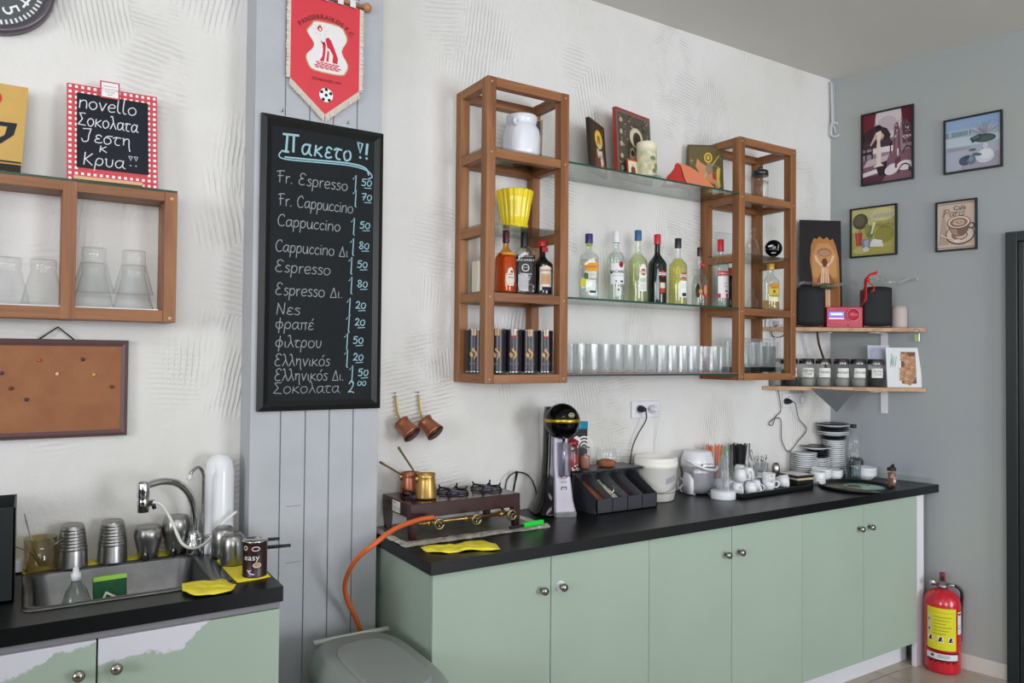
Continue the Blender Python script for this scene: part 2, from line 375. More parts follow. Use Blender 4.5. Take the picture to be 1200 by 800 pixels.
# handwriting: own stroke alphabet (cap height 1, x-height .6)
_o = [(.25,.6),(.06,.5),(0,.28),(.1,.04),(.26,0),(.43,.14),(.46,.38),(.36,.55),(.22,.6)]
_a = [(.42,.52),(.25,.6),(.06,.48),(0,.25),(.1,.03),(.26,.05),(.4,.3),(.44,.58)]
GL = {
'n': (.52,[[(.02,.6),(.0,0)],[(.0,.35),(.12,.55),(.3,.6),(.4,.42),(.4,0)]]), 'o': (.56,[_o]), 'ο': (.56,[_o]), 'ό': (.56,[_o,[(.28,.78),(.4,.95)]]),
'v': (.5,[[(0,.6),(.18,0)],[(.18,0),(.42,.62)]]), 'ν': (.5,[[(0,.6),(.18,0)],[(.18,0),(.42,.62)]]),
'e': (.5,[[(.05,.3),(.4,.36),(.38,.55),(.2,.6),(.03,.42),(.02,.18),(.15,.0),(.4,.06)]]),
'l': (.3,[[(.05,1.1),(.02,.3),(.1,.02),(.2,.03)]]), 'a': (.56,[_a,[(.44,.58),(.42,.2),(.52,.0)]]), 'α': (.58,[_a,[(.44,.6),(.42,.15),(.56,.0)]]),
's': (.4,[[(.33,.55),(.15,.62),(.05,.48),(.2,.33),(.32,.2),(.2,.0),(.0,.06)]]),
'p': (.52,[[(.04,.58),(.0,-.42)],[(.02,.4),(.18,.6),(.38,.52),(.4,.2),(.24,.0),(.03,.1)]]),
'ρ': (.52,[[(-.03,-.4),(.02,.3),(.16,.58),(.38,.52),(.4,.2),(.24,.02),(.03,.14)]]),
'r': (.36,[[(.02,.58),(.04,0)],[(.04,.35),(.15,.56),(.3,.58)]]), 'u': (.54,[[(.0,.6),(.02,.15),(.16,.0),(.34,.12),(.4,.6)],[(.4,.6),(.42,.1),(.5,.0)]]),
'υ': (.52,[[(-.02,.55),(.05,.6),(.06,.15),(.2,.0),(.38,.15),(.4,.6)]]),
'c': (.44,[[(.36,.5),(.2,.6),(.03,.4),(.04,.12),(.2,.0),(.38,.08)]]), 'i': (.2,[[(.04,.58),(.06,.0)],[(.05,.8),(.07,.84)]]), 'ι': (.22,[[(.04,.5),(.05,.08),(.13,.0)]]),
'.': (.2,[[(.04,.0),(.07,.04)]]), 'F': (.55,[[(.1,.95),(.14,0)],[(-.1,.9),(.1,1.0),(.45,1.0)],[(-.02,.55),(.38,.6)]]),
'E': (.6,[[(.5,.9),(.3,1.05),(.08,.88),(.16,.62),(.32,.56)],[(.32,.56),(.08,.48),(.0,.2),(.16,.0),(.44,.06)]]),
'Ε': (.6,[[(.5,.9),(.3,1.05),(.08,.88),(.16,.62),(.32,.56)],[(.32,.56),(.08,.48),(.0,.2),(.16,.0),(.44,.06)]]),
'C': (.62,[[(.5,.82),(.38,1.0),(.14,.9),(.0,.5),(.1,.1),(.32,.0),(.52,.1)]]), 'Δ': (.6,[[(.0,.0),(.25,.85)],[(.25,.85),(.5,.0)],[(.0,.0),(.5,.0)]]),
'N': (.6,[[(.0,.0),(.04,.95)],[(.04,.95),(.42,.05)],[(.42,.05),(.46,1.0)]]), 'ε': (.44,[[(.36,.52),(.2,.62),(.05,.5),(.1,.35),(.24,.32)],[(.24,.32),(.04,.26),(.02,.08),(.18,.0),(.38,.07)]]),
'έ': (.44,[[(.36,.52),(.2,.62),(.05,.5),(.1,.35),(.24,.32)],[(.24,.32),(.04,.26),(.02,.08),(.18,.0),(.38,.07)],[(.24,.8),(.36,.98)]]),
'ς': (.4,[[(.33,.55),(.15,.62),(.05,.48),(.2,.33),(.32,.2),(.2,.0),(.0,.06)]]),
'φ': (.62,[[(.28,.62),(.05,.5),(.0,.25),(.15,.05),(.36,.06),(.5,.3),(.42,.55),(.24,.62)],[(.3,.95),(.24,-.35)]]),
'π': (.56,[[(-.02,.55),(.5,.6)],[(.1,.57),(.08,.0)],[(.38,.58),(.4,.0)]]), 'λ': (.5,[[(-.02,.95),(.12,1.0),(.24,.5),(.45,.0)],[(.22,.52),(.0,.0)]]),
'τ': (.46,[[(-.04,.5),(.1,.62),(.4,.58)],[(.18,.58),(.08,.3),(.14,.04),(.34,.02)]]), 'η': (.54,[[(.0,.56),(.06,.58),(.06,.1)],[(.06,.38),(.2,.58),(.36,.52),(.38,.0),(.46,-.35)]]),
'κ': (.52,[[(.03,.6),(.0,.0)],[(.4,.58),(.05,.28)],[(.05,.28),(.2,.2),(.46,.0)]]), 'K': (.56,[[(.04,.95),(.0,.0)],[(.42,.9),(.05,.42)],[(.05,.42),(.46,.0)]]),
'Σ': (.62,[[(.46,.95),(.02,.92)],[(.02,.92),(.26,.5)],[(.26,.5),(-.04,.05)],[(-.04,.05),(.52,.0)]]),
'σ': (.52,[[(.48,.62),(.2,.6),(.02,.35),(.08,.05),(.28,.0),(.42,.2),(.34,.45),(.18,.5)]]),
'Z': (.62,[[(-.02,.95),(.42,1.0)],[(.42,1.0),(.3,.5),(.28,.1),(.05,-.02),(-.08,.2)]]),
'Π': (.8,[[(-.1,.95),(.7,1.0)],[(.12,.97),(.1,.0)],[(.45,.97),(.5,.05)],[(-.02,.0),(.24,.0)]]),
'!': (.26,[[(.06,1.0),(.08,.35)],[(.08,.08),(.1,.12)]]), '1': (.2,[[(-.05,.85),(.08,1.0),(.06,.0)]]),
'5': (.5,[[(.4,.95),(.08,.92)],[(.08,.92),(.04,.55),(.26,.6),(.38,.35),(.24,.02),(-.02,.08)]]), '0': (.5,[[(.22,.8),(.04,.62),(.0,.3),(.14,.04),(.32,.1),(.42,.42),(.36,.72),(.18,.8)]]),
'7': (.5,[[(.0,.9),(.4,.92)],[(.4,.92),(.15,.0)],[(.08,.45),(.34,.5)]]), '8': (.5,[[(.36,.8),(.2,.98),(.04,.8),(.2,.52),(.4,.25),(.2,.0),(.0,.2),(.2,.5),(.37,.8)]]),
'P': (.6,[[(.06,1.0),(.0,.0)],[(-.05,.9),(.2,1.05),(.48,.9),(.42,.6),(.05,.5)]]), 'H': (.7,[[(.06,1.0),(.0,.0)],[(.5,1.0),(.46,.0)],[(-.05,.5),(.56,.55)]]), 'b': (.5,[[(.06,1.1),(.02,.0)],[(.03,.4),(.2,.6),(.38,.4),(.3,.02),(.03,.05)]]),
'm': (.8,[[(.02,.6),(.0,0)],[(.0,.4),(.18,.6),(.3,.4),(.3,.0)],[(.3,.4),(.48,.6),(.6,.4),(.6,.0)]]),
'2': (.5,[[(.02,.75),(.16,.98),(.36,.8),(.24,.4),(.0,.04)],[(.0,.04),(.2,.1),(.44,.0)]]), ' ': (.35,[]),
}
def hand_lines(txt):
    x = 0; out = []
    for ch in txt:
        wd, st = GL.get(ch, GL['o'])
        for s_ in st: out.append([(x+a+random.uniform(-.012, .012), b+random.uniform(-.015, .015)) for a, b in s_])
        x += wd+.05
    return out, x
HK = [0]
def ribbon2(mb, pts, wd, y):
    """one continuous flat ribbon along pts (x, z)"""
    P = [Vector((a, b, 0)) for a, b in pts]; n = len(P); L_, R_ = [], []
    for i in range(n):
        d = (P[min(i+1, n-1)]-P[max(i-1, 0)]); d = d.normalized() if d.length > 1e-9 else Vector((1, 0, 0)); m_ = Vector((-d.y, d.x, 0))*wd/2
        e = d*wd*.3*(-1 if i == 0 else (1 if i == n-1 else 0)); L_.append(P[i]+m_+e); R_.append(P[i]-m_+e)
    mb.add([(v.x, y, v.y) for v in L_+R_], [(i, n+i, n+i+1, i+1) for i in range(n-1)])
def line(mb, pts, wd, y, k=0):
    HK[0] = (HK[0]+1) % 14
    if k: pts = [(v.x, v.y) for v in crom([(a, b, 0) for a, b in pts], k)]
    ribbon2(mb, pts, wd, y-HK[0]*.00004)
def hand(mb, txt, x0, z0, width, cap, wd, y=0, slant=.06):
    ls, tot = hand_lines(txt); k = width/tot if width else cap
    for s_ in ls:
        pts = crom([(p[0], p[1], 0) for p in s_], 5)
        line(mb, [(x0+v.x*k+v.y*cap*slant, z0+v.y*cap) for v in pts], wd, y)
def nth(n): return ('lowest', 'second', 'third', 'fourth', 'fifth', 'sixth', 'seventh', 'eighth', 'ninth', 'tenth', 'eleventh', 'twelfth', 'thirteenth', 'fourteenth', 'fifteenth', 'sixteenth', 'seventeenth')[n]

# ================================================================== STRUCTURE
H = 3.207
b = MB().box((-8, -.0, 0), (-2.86, .15, H)); b.box((-2.86, 0, 0), (.35, .15, H))
struct(b.build('wall_back', M_PLASTER))
dR = Vector((math.sin(WA), -math.cos(WA), 0)); nOut = Vector((math.cos(WA), math.sin(WA), 0))
p0 = Vector((0, 0, 0))-dR*.15; p1 = dR*7.2
struct(MB().prism([(p0.x, p0.y), (p1.x, p1.y), (p1.x+nOut.x*.15, p1.y+nOut.y*.15), (p0.x+nOut.x*.15, p0.y+nOut.y*.15)][::1], 0, H).build('wall_right', M_RWALL))
struct(MB().box((-8, -7.1, H), (1.8, .2, H+.1)).build('ceiling', M_CEIL))
struct(MB().box((-8.15, -7.1, 0), (-8, .15, H)).build('wall_left', mat('plain wall', '#c8c8c4', .8)))
bw = MB()
for x0, x1, z0, z1 in ((-8.1, -7.4, 0, H), (-7.4, -3.8, 0, .9), (-7.4, -3.8, 3.0, H), (-3.8, -1.6, 0, H), (-1.6, .4, 0, .8), (-1.6, .4, 2.95, H), (.4, 1.9, 0, H)):
    bw.box((x0, -7.1, z0), (x1, -7.0, z1))
struct(bw.build('wall_front', MATS['plain wall']))
# the serving bar the photographer leans over; it keeps window light off the lower cabinets
struct(MB().box((-8, -7.1, -.1), (1.9, .15, -.012)).build('floor', M_FLOORB))
floor = bpy.data.objects['floor']
bar = thing('serving_bar', 'long dark serving bar the photographer leans over, below the view', 'bar', (-7.4, -3.35, 0))
MB().box((0, .05, 0), (4.7, .6, 1.06)).build('bar_front', mat('bar front paint', '#55585a', .6), bar); MB().box((-.05, 0, 1.06), (4.75, .70, 1.10)).build('bar_top', M_BLACK, bar, bevel=.003)
tm = MB().box((-.197, -.197, -.012), (.197, .197, 0)); t0 = None
for i in range(-12, 5):
    for j in range(-9, 0):
        x, y = -.10+i*.4, j*.4+.085
        if t0 is None: t0 = tm.build('tile', M_TILE, floor, (x, y, 0), bevel=.002); continue
        if y > -.15: continue
        if x > -y*math.tan(WA)-.05: 
            if x > -y*math.tan(WA)+.3: continue
        c = t0.copy(); COL.objects.link(c); c.location = (x, y, 0)
em = thing('light_blocker', 'large unseen steel block on the serving bar, added to shade the lower left wall', 'blocker', (-5.5, -3.36, 1.10))  # unseen block added behind the camera to keep window light off the sink wall
MB().box((0, .02, .0), (1.5, .47, .60)).build('body', M_STEEL, em, bevel=.01); MB().box((.0, .04, .60), (1.5, .45, .615)).build('blocker_top', M_CHROME, em)
for x in (.25, .75): MB().lathe([(.035, -.05), (.035, .04)], 16, (x, -.02, .25)).tube([(x, -.02, .2), (x, -.17, .19)], .014, 8).build('blocker_stub', M_CHROME, em)
# column of painted boards
CX0, CX1, CY = -3.303, -2.852, -.135
col = struct(MB().box((CX0, CY+.008, 0), (CX1, 0, H-.001)).build('column', M_COLUMN))
xs_ = [CX0, OY(329, 490, CY).x, OY(358, 490, CY).x, OY(386, 490, CY).x, OY(414, 490, CY).x, CX1]
for i in range(5):
    MB().box((xs_[i]+(.0015 if i else 0), CY, .002), (xs_[i+1]-.0015, CY+.010, H-.002)).build('board', M_COLUMN, col, bevel=.0018)
for zz, i in ((1.055, 1), (.865, 1)):           # short saw cuts across the second board
    MB().box((xs_[i]+.022, CY-.0003, zz), (xs_[i+1]-.012, CY+.001, zz+.0022)).build('saw_cut', mat('dark crack', '#7c8084', .8), col)
# baseboards
def alongR(s, off=0): v = dR*s-nOut*off; return (v.x, v.y)
struct(MB().prism([alongR(.56), alongR(.883), alongR(.883, .014), alongR(.56, .014)], 0, .078).build('baseboard_right', mat('off white skirting', '#c9c6c0', .5), bevel=.002))

# door at the right edge of the view
dr = struct(bpy.data.objects.new('door_1', None)); COL.objects.link(dr); dr.location = (*alongR(.883), 0); dr.rotation_euler = (0, 0, RW)
M_DK = mat('dark green black door paint', '#151d20', .35)
f = MB().box((0, -.035, 0), (.05, 0, 2.207)).box((1.0, -.035, 0), (1.05, 0, 2.207)).box((.05, -.035, 2.157), (1.0, 0, 2.207))
f.box((.05, -.02, 0), (.075, 0, 2.157)).box((.975, -.02, 0), (1.0, 0, 2.157)).box((.075, -.02, 2.13), (.975, 0, 2.157)); f.build('door_frame', M_DK, dr, bevel=.003)
MB().box((.078, -.012, .01), (.972, -.002, 2.128)).build('door_leaf', M_DK, dr)
MB().box((.16, -.018, 1.15), (.89, -.012, 2.02)).box((.16, -.018, .15), (.89, -.012, 1.0)).build('door_panel', M_DK, dr, bevel=.004)
MB().sphere((.9, -.05, 1.03), .028).tube([(.9, -.05, 1.03), (.9, -.01, 1.03)], .01).build('door_handle', M_CHROME, dr)

# ================================================================== SINK COUNTER (left)
ZW = .92
SX0, SX1, SY0, SY1 = -3.925, -3.415, -.072, -.455      # outer rim of the sink
wt = MB(); z0, z1 = ZW-.042, ZW
ix0, ix1, iy0, iy1 = SX0+.012, SX1-.045, SY0-.012, SY1+.012
for a, b_ in (((-4.9, -.56), (ix0, -.002)), ((ix1, -.56), (-3.306, -.002)), ((ix0, -.56), (ix1, iy1)), ((ix0, iy0), (ix1, -.002))):
    wt.box((a[0], a[1], z0), (b_[0], b_[1], z1))
tag(wt.build('worktop', M_BLACK), 'short black laminate worktop around the steel sink, left of the grey column', 'worktop')
cb = thing('sink_cabinet', 'pale green base cabinet with peeling paint under the sink worktop', 'cabinet', (0, 0, 0))
MB().box((-4.86, -.54, .1), (-3.315, -.01, .10+.02)).box((-3.333, -.54, .1), (-3.313, -.01, ZW-.044)).box((-4.86, -.54, .1), (-4.84, -.01, ZW-.044)).box((-4.84, -.03, .12), (-3.333, -.012, ZW-.044)).build('body', M_DOOR, cb)
MB().box((-4.84, -.50, 0), (-3.333, -.48, .1)).build('plinth', M_WHITE, cb)
MB().box((-4.86, -.552, ZW-.060), (-3.313, -.54, ZW-.044)).build('top_rail', mat('dull grey edging', '#7c7a80', .5), cb)
M_KNOB = mat('satin nickel knob', '#9b978f', .25, 1)
def knob(x, y, z, par):
    return MB().lathe([(.006, 0), (.006, .012), (.0135, .016), (.0145, .024), (.012, .03), (0.0001, .031)], 16, mtx=Matrix.Rotation(PI/2, 4, 'X')).build('knob', M_KNOB, par, (x, y, z))
for x0, x1, kx in ((-4.20, -3.765, -3.803), (-3.761, -3.315, -3.721)):
    d = MB().box((-(x1-x0)/2, -.018, .11), ((x1-x0)/2, 0, ZW-.062)).build('door', M_PEEL if x0 > -4 else M_PEEL2, cb, ((x0+x1)/2, -.541, 0), bevel=.0015)
    knob(kx-(x0+x1)/2, -.018, .785, d)
d = MB().box((-.21, -.018, .11), (.21, 0, ZW-.062)).build('door', M_DOOR, cb, (-4.42, -.541, 0), bevel=.0015); knob(.17, -.018, .785, d)
# sink
sk = thing('sink', 'rectangular stainless steel sink set into the black worktop', 'sink', (0, 0, ZW))
def rrect(x0, x1, y0, y1, r, n=5):
    out = []
    for cx, cy, a in ((x1-r, y0-r, 0), (x0+r, y0-r, PI/2), (x0+r, y1+r, PI), (x1-r, y1+r, 1.5*PI)):
        for k in range(n+1): t = a+PI/2*k/n; out.append((cx+r*math.cos(t), cy+r*math.sin(t)))
    return out
rings = [(rrect(SX0, SX1, SY0, SY1, .03), .001), (rrect(SX0+.002, SX1-.002, SY0-.002, SY1+.002, .03), .006), (rrect(SX0+.018, SX1-.052, SY0-.018, SY1+.018, .045), .005),
         (rrect(SX0+.024, SX1-.058, SY0-.024, SY1+.024, .045), -.004), (rrect(SX0+.032, SX1-.066, SY0-.032, SY1+.032, .045), -.13), (rrect(SX0+.06, SX1-.095, SY0-.06, SY1+.06, .05), -.15)]
vs = [(a, b_, z) for rg, z in rings for a, b_ in rg]; n = len(rings[0][0]); fs = [(i*n+k, (i+1)*n+k, (i+1)*n+(k+1) % n, i*n+(k+1) % n) for i in range(len(rings)-1) for k in range(n)]
fs = [f_[::-1] for f_ in fs]+[tuple(range(5*n, 6*n))]
mb = MB(); mb.add(vs, fs, True); mb.build('basin', spotty('dull sink steel', '#77787a', '#646566', 9, .36, 1, .05, 60), sk)
MB().lathe([(.032, 0), (.03, .003), (.012, .002), (.0001, .001)], 20, (-3.70, -.26, -.149)).build('drain', M_CHROME, sk)
# faucet on the right side of the deck
fx, fy = -3.462, -.088
fa = thing('faucet', 'chrome gooseneck faucet arching over the steel sink', 'faucet', (fx, fy, ZW+.006))
MB().lathe([(.027, 0), (.027, .035), (.02, .045), (.019, .06), (.014, .075), (.0001, .078)], 20).build('base', M_CHROME, fa)
MB().tube([(0, 0, .05), (.002, -.001, .12), (-.014, -.012, .185), (-.052, -.04, .232), (-.10, -.068, .25), (-.145, -.088, .246), (-.158, -.098, .236)], .0115, 12, 6).build('spout', M_CHROME, fa)
MB().lathe([(.016, -.085), (.017, -.05), (.015, -.045), (.017, -.04), (.017, .0), (.014, .006), (.0001, .006)], 16, (-.161, -.10, .252)).build('aerator', M_CHROME, fa)
MB().box((-.155, -.111, .185), (-.131, -.091, .20)).tube([(-.138, -.106, .2), (-.131, -.111, .175)], .006, 8).build('diverter_knob', M_BLACKP, fa)
MB().tube([(.01, -.01, .045), (.045, -.018, .056), (.085, -.03, .045)], [.011, .009, .006], 10, 4, flat=.6).build('lever', M_CHROME, fa)
# water filter
wf = thing('water_filter', 'tall white countertop water filter standing in the corner by the grey column', 'filter', (-3.384, -.075, ZW))
MB().lathe([(.062, 0), (.062, .018), (.048, .05), (.046, .1), (.046, .26), (.04, .295), (.025, .315), (.0001, .322)], 28).build('housing', mat('glossy white plastic', '#e4e6ea', .22), wf)
MB().tube([(-.06, -.06, 0), (-.06, -.06, .22), (-.063, -.065, .27), (-.08, -.08, .292), (-.10, -.095, .283), (-.107, -.10, .27)], .0055, 8, 5).build('filter_spout', M_CHROME, wf)
MB().tube([(-.107, -.10, .273), (-.11, -.103, .258)], .007, 8).build('nozzle', M_WHITE, wf)
tag(MB().tube([tuple(OY(*q)) for q in ((179, 588, -.2), (190, 592, -.2), (202, 612, -.2), (213, 636, -.22), (228, 642, -.21), (243, 634, -.17), (258, 616, -.15), (277, 599, -.14))], .0048, 8, 6).build('water_hose', mat('milky white tubing', '#d9d9d2', .35)), 'milky white plastic hose linking the faucet tip to the water filter', 'hose')

# yellow cloths
def cloth(name, pts, z, label, th=.003, amp=.002, group='yellow cleaning cloths'):
    """closed outline laid flat, gently rumpled"""
    cx = sum(p[0] for p in pts)/len(pts); cy = sum(p[1] for p in pts)/len(pts); mb = MB(); K = 5
    vs = [(cx, cy, z+amp*1.4+th)]; ed = crom([(p[0], p[1], 0) for p in pts]+[(pts[0][0], pts[0][1], 0)], 3)[:-1] if len(pts) > 7 else [Vector((pts[i][0]+(pts[(i+1) % len(pts)][0]-pts[i][0])*j/4, pts[i][1]+(pts[(i+1) % len(pts)][1]-pts[i][1])*j/4, 0)) for i in range(len(pts)) for j in range(4)]
    n = len(ed); fs = []
    for k in range(1, K+1):
        for i, e in enumerate(ed):
            t = k/K; x, y = cx+(e.x-cx)*t, cy+(e.y-cy)*t
            vs.append((x, y, z+th+amp*(1+math.sin(x*90+y*50)*math.cos(y*110)) if k < K else z+.0015+amp*(1+math.sin(i*1.7))*.5))
    fs += [(0, 1+i, 1+(i+1) % n) for i in range(n)]
    for k in range(K-1):
        for i in range(n): fs.append((1+k*n+i, 1+(k+1)*n+i, 1+(k+1)*n+(i+1) % n, 1+k*n+(i+1) % n))
    mb.add(vs, fs, True); o = mb.build(name, M_YCLOTH, solid=.002); tag(o, label, 'cloth', group); return o
cloth('cleaning_cloth', [(-3.925, -.004), (-3.925, -.070), (-3.50, -.070), (-3.50, -.004)], ZW, 'long yellow cloth strip behind the sink under the steel cups', amp=.001)
cloth('cleaning_cloth', [(-3.405, -.15), (-3.425, -.28), (-3.41, -.47), (-3.315, -.46), (-3.32, -.16)], ZW, 'yellow cloth right of the sink under the chocolate tin', amp=.001)
fc = cloth('cleaning_cloth', [(-3.55, -.43), (-3.56, -.50), (-3.53, -.565), (-3.45, -.568), (-3.425, -.52), (-3.445, -.44)], ZW+.007, 'folded yellow cloth draped over the front rim of the sink', amp=.004)

# steel cups upside down behind the sink
def stack(name, x, y, z, r0, r1, h, n, label, gap=.012):
    """inverted nested tumblers, each its own thing"""
    for k in range(n):
        zz = z+k*gap; c = MB().lathe([(r0, 0), (r0+.002, .003), (r0, .006), (r1, h-.004), (r1-.004, h), (r1-.007, h-.003), (.0001, h-.003)], 24)
        tag(c.build(name, M_STEELD, loc=(x, y, zz)), label, 'cup', label.split(' in ')[-1] if n > 1 else None)
for x, y, lb in ((-3.800, -.056, 'tall ribbed steel tumbler upside down beside the spoon glass'), (-3.692, -.053, 'tall ribbed steel tumbler upside down beside the milk jugs')):
    pf = [(.0425, 0), (.0435, .003), (.0425, .006), (.040, .052)]
    for k in range(7): z = .054+k*.0095; r = .0398-(z-.052)*.13; pf += [(r, z), (r+.0013, z+.002), (r+.0010, z+.004), (r-.0006, z+.0075)]
    pf += [(.030, .124), (.026, .128), (.022, .1265), (.0001, .1265)]
    tag(MB().lathe(pf, 28).build('steel_tumbler', M_STEELD, loc=(x, y, ZW+.004)), lb, 'cup', 'ribbed steel tumblers behind the sink')
for x, y, lb, hh in ((-3.592, -.056, 'steel milk jug upside down, left of the two beside the faucet', .10), (-3.510, -.052, 'steel milk jug upside down, directly behind the faucet', .122)):
    j = thing('milk_jug', lb, 'jug', (x, y, ZW+.004), -.35, 'upturned steel milk jugs')
    MB().lathe([(.030, 0), (.031, .02), (.040, hh*.6), (.042, hh*.72), (.039, hh*.9), (.032, hh), (.0001, hh)], 24).build('body', M_STEELD, j)
    MB().add([(-.012, -.031, 0), (.012, -.031, 0), (0, -.047, -.0), (0, -.036, .05)], [(0, 2, 3), (2, 1, 3), (0, 1, 2), (0, 3, 1)], True).build('pouring_lip', M_STEEL, j)
for x, y, hx, lb in ((-3.388, -.17, .0, 'steel coffee pot upside down, rear one beside the water filter'), (-3.382, -.275, .0, 'steel coffee pot upside down, front one behind the chocolate tin')):
    j = thing('coffee_pot', lb, 'pot', (x, y, ZW+.005), 0, 'upturned steel coffee pots')
    MB().lathe([(.034, 0), (.036, .006), (.036, .06), (.033, .085), (.022, .096), (.0001, .097)], 24).build('body', M_STEEL, j)
    MB().tube([(.03, .0, .035), (.08, -.015, .042), (.165, -.045, .046)], [.006, .006, .005], 8, 3).build('handle', M_BLACKP, j)
# glass with spoons
sg = thing('spoon_glass', 'square glass tumbler with spoons standing on the yellow cloth strip', 'glass', (-3.882, -.062, ZW+.004))
MB().lathe([(.036, 0), (.038, .004), (.042, .1)], 24, cap1=False).build('glass', glass('amber tinted glass', '#efe9cf', .06, 1.5, 1.6, .03), sg, solid=.002)
for a, l in ((-.5, .15), (.7, .085), (-.9, .08)):
    ps = MB().tube([(0, 0, .012), (.03*a, -.01, .06), (.075*a, -.012, l)], .0022, 6)
    ps.tube([(.075*a, -.012, l), (.082*a, -.012, l+.02)], [.003, .0055], 8, flat=.4)
    tag(ps.build('teaspoon', M_STEELD, loc=(-3.882, -.062, ZW+.008)), 'steel teaspoon standing in the glass left of the sink', 'spoon', 'teaspoons in the sink side glass')
# black open box at left edge
bb = MB(); x0, x1, y0, y1 = -4.14, -3.942, -.34, -.12; hz = .245
bb.box((x0, y0, 0), (x1, y1, .006)); t_ = .004
bb.box((x0, y0, 0), (x1, y0+t_, hz)).box((x0, y1-t_, 0), (x1, y1, hz)).box((x0, y0, 0), (x0+t_, y1, hz)).box((x1-t_, y0, 0), (x1, y1, hz))
tag(bb.build('storage_bin', mat('dark green black plastic', '#141b1b', .45), loc=(0, 0, ZW)), 'tall open dark plastic container at the left end of the sink worktop', 'container')
tag(MB().box((-3.952, -.05, 0), (-3.925, -.012, .035)).build('sugar_cube_box', M_WHITE, loc=(0, 0, ZW+.004), bevel=.003), 'small white block against the wall left of the spoon glass', 'block')
# chocolate tin
ct = thing('chocolate_tin', 'dark brown round chocolate powder tin on the yellow cloth', 'tin', (-3.352, -.425, ZW+.005), -.52)
M_BROWN = mat('dark brown tin print', '#2c1518', .35)
MB().lathe([(.0345, 0), (.0355, .002), (.0345, .004), (.0345, .098), (.0355, .1)], 28).build('body', M_BROWN, ct)
MB().lathe([(.0358, .099), (.0362, .103), (.033, .104), (.032, .1015), (.0001, .1015)], 28).build('lid', M_CHROME, ct)
font('lettering', 'easy', .024, M_PAPER, ct, .0, -.0008, .058, bend=.0345, xs=1.1)
pl = [('#d9c9c0', ell(.016, .036, .012, .0075)), ('#b98a6a', ell(.016, .0368, .0095, .0055)), ('#cfc6c6', ell(.012, .083, .012, .007)), ('#2c1518', ell(.012, .083, .009, .0045)), ('#cfc6c6', ell(-.018, .085, .007, .007)), ('#2c1518', ell(-.018, .085, .004, .004))]
pl += [('#e9e4e4', q) for q in strip([(-.008, .018), (-.002, .012), (.008, .01)], .0025)+strip([(-.012, .022), (-.006, .02), (0, .022)], .002)]
inks(pl, 0, bend=.0349).build('tin_print', M_PRINT, ct)
# in the sink
sb = thing('detergent_bottle', 'clear plastic detergent bottle with white cap leaning in the sink', 'bottle', (-3.795, -.33, ZW-.148), .3, tilt=-.1)
MB().lathe([(.030, 0), (.036, .01), (.036, .115), (.026, .15), (.013, .17), (.012, .18)], 20).build('body', glass('cloudy clear plastic', '#dfe6e2', .2, 1.45, 1.6), sb)
MB().lathe([(.0125, .178), (.0125, .196), (.008, .199), (.007, .212), (.0001, .213)], 14).build('cap', M_WHITE, sb)
inks([('#d8dfe4', ell(.0, .095, .03, .03)), ('#1f5fa5', ell(.004, .09, .02, .016)), ('#3fa0c8', ell(.014, .088, .010, .008))], 0, bend=.0365).build('bottle_label', M_PRINT, sb)
sp = thing('sponge_pack', 'green scouring sponge pack with white outline leaning in the sink', 'sponge', (-3.715, -.30, ZW-.148), .06, tilt=-.18)
MB().box((-.042, -.018, 0), (.042, 0, .165)).build('sponge', spotty('dark green scourer', '#1d5a37', '#17492d', 40, .9, 0, .4, 200), sp, bevel=.003)
MB().box((-.042, -.019, .158), (.042, .001, .170)).build('foam_edge', mat('lime foam', '#8fbf4a', .9), sp)
inks([('#d9ddc9', q) for q in strip([(-.035, .075), (-.01, .125), (.028, .10), (.03, .06)], .006)], -.0185).build('outline_print', M_PRINT, sp)
tag(MB().box((0, 0, 0), (.05, .18, .23)).build('power_box', mat('dark bottle green plastic', '#12211d', .4), loc=(-3.298, -.42, 0)), 'dark box on the floor between sink cabinet and grey column', 'box')

# ================================================================== RIGHT COUNTER
tp = MB().prism([(-2.846, -.562), (.108, -.562), (-.002, -.003), (-2.846, -.003)], ZW-.04, ZW)
tag(tp.build('worktop', M_BLACK), 'long black laminate worktop running from the grey column to the right wall', 'worktop')
XJ = [-2.832, -2.371, -1.912, -1.451, -.993, -.532, -.067]
for k in range(3):
    xa, xb = XJ[2*k], XJ[2*k+2]
    lb = ('pale green double door base cabinet below the gas stove', 'pale green double door base cabinet below the white bucket', 'pale green double door base cabinet nearest the right wall')[k]
    cbn = thing('base_cabinet', lb, 'cabinet', ((xa+xb)/2, 0, 0), 0, 'pale green base cabinets'); hw = (xb-xa)/2-.001
    mb = MB().box((-hw, -.525, .12), (-hw+.018, -.006, ZW-.0405)).box((hw-.018, -.525, .12), (hw, -.006, ZW-.0405)).box((-hw, -.525, .12), (hw, -.006, .138)).box((-hw, -.02, .12), (hw, -.006, ZW-.042))
    mb.box((-hw+.018, -.525, ZW-.06), (hw-.018, -.45, ZW-.0405)); mb.build('body', M_DOOR, cbn)
    MB().box((-hw, -.455, 0), (hw, -.437, .12)).build('plinth', M_WHITE, cbn)
    for s in (-1, 1):
        x0 = -hw if s < 0 else .0015; x1 = -.0015 if s < 0 else hw
        d = MB().box((x0, -.018, .128), (x1, 0, ZW-.044)).build('door', M_DOOR, cbn, (0, -.5265, 0), bevel=.0015)
        knob(s*.041, -.018, .765, d)
        if k == 0 and s > 0: MB().lathe([(.02, 0), (.019, .0015)], 10, mtx=Matrix.Translation((.041, -.0182, .765)) @ Matrix.Rotation(PI/2, 4, 'X')).build('paint_chip', M_WHITE, d)
tag(MB().box((-.066, -.535, .0), (.012, -.515, ZW-.042)).box((-.066, -.455, 0), (-.01, -.437, .12)).build('filler_panel', M_WHITE, bevel=.001), 'narrow white filler panel between last cabinet and right wall', 'panel')
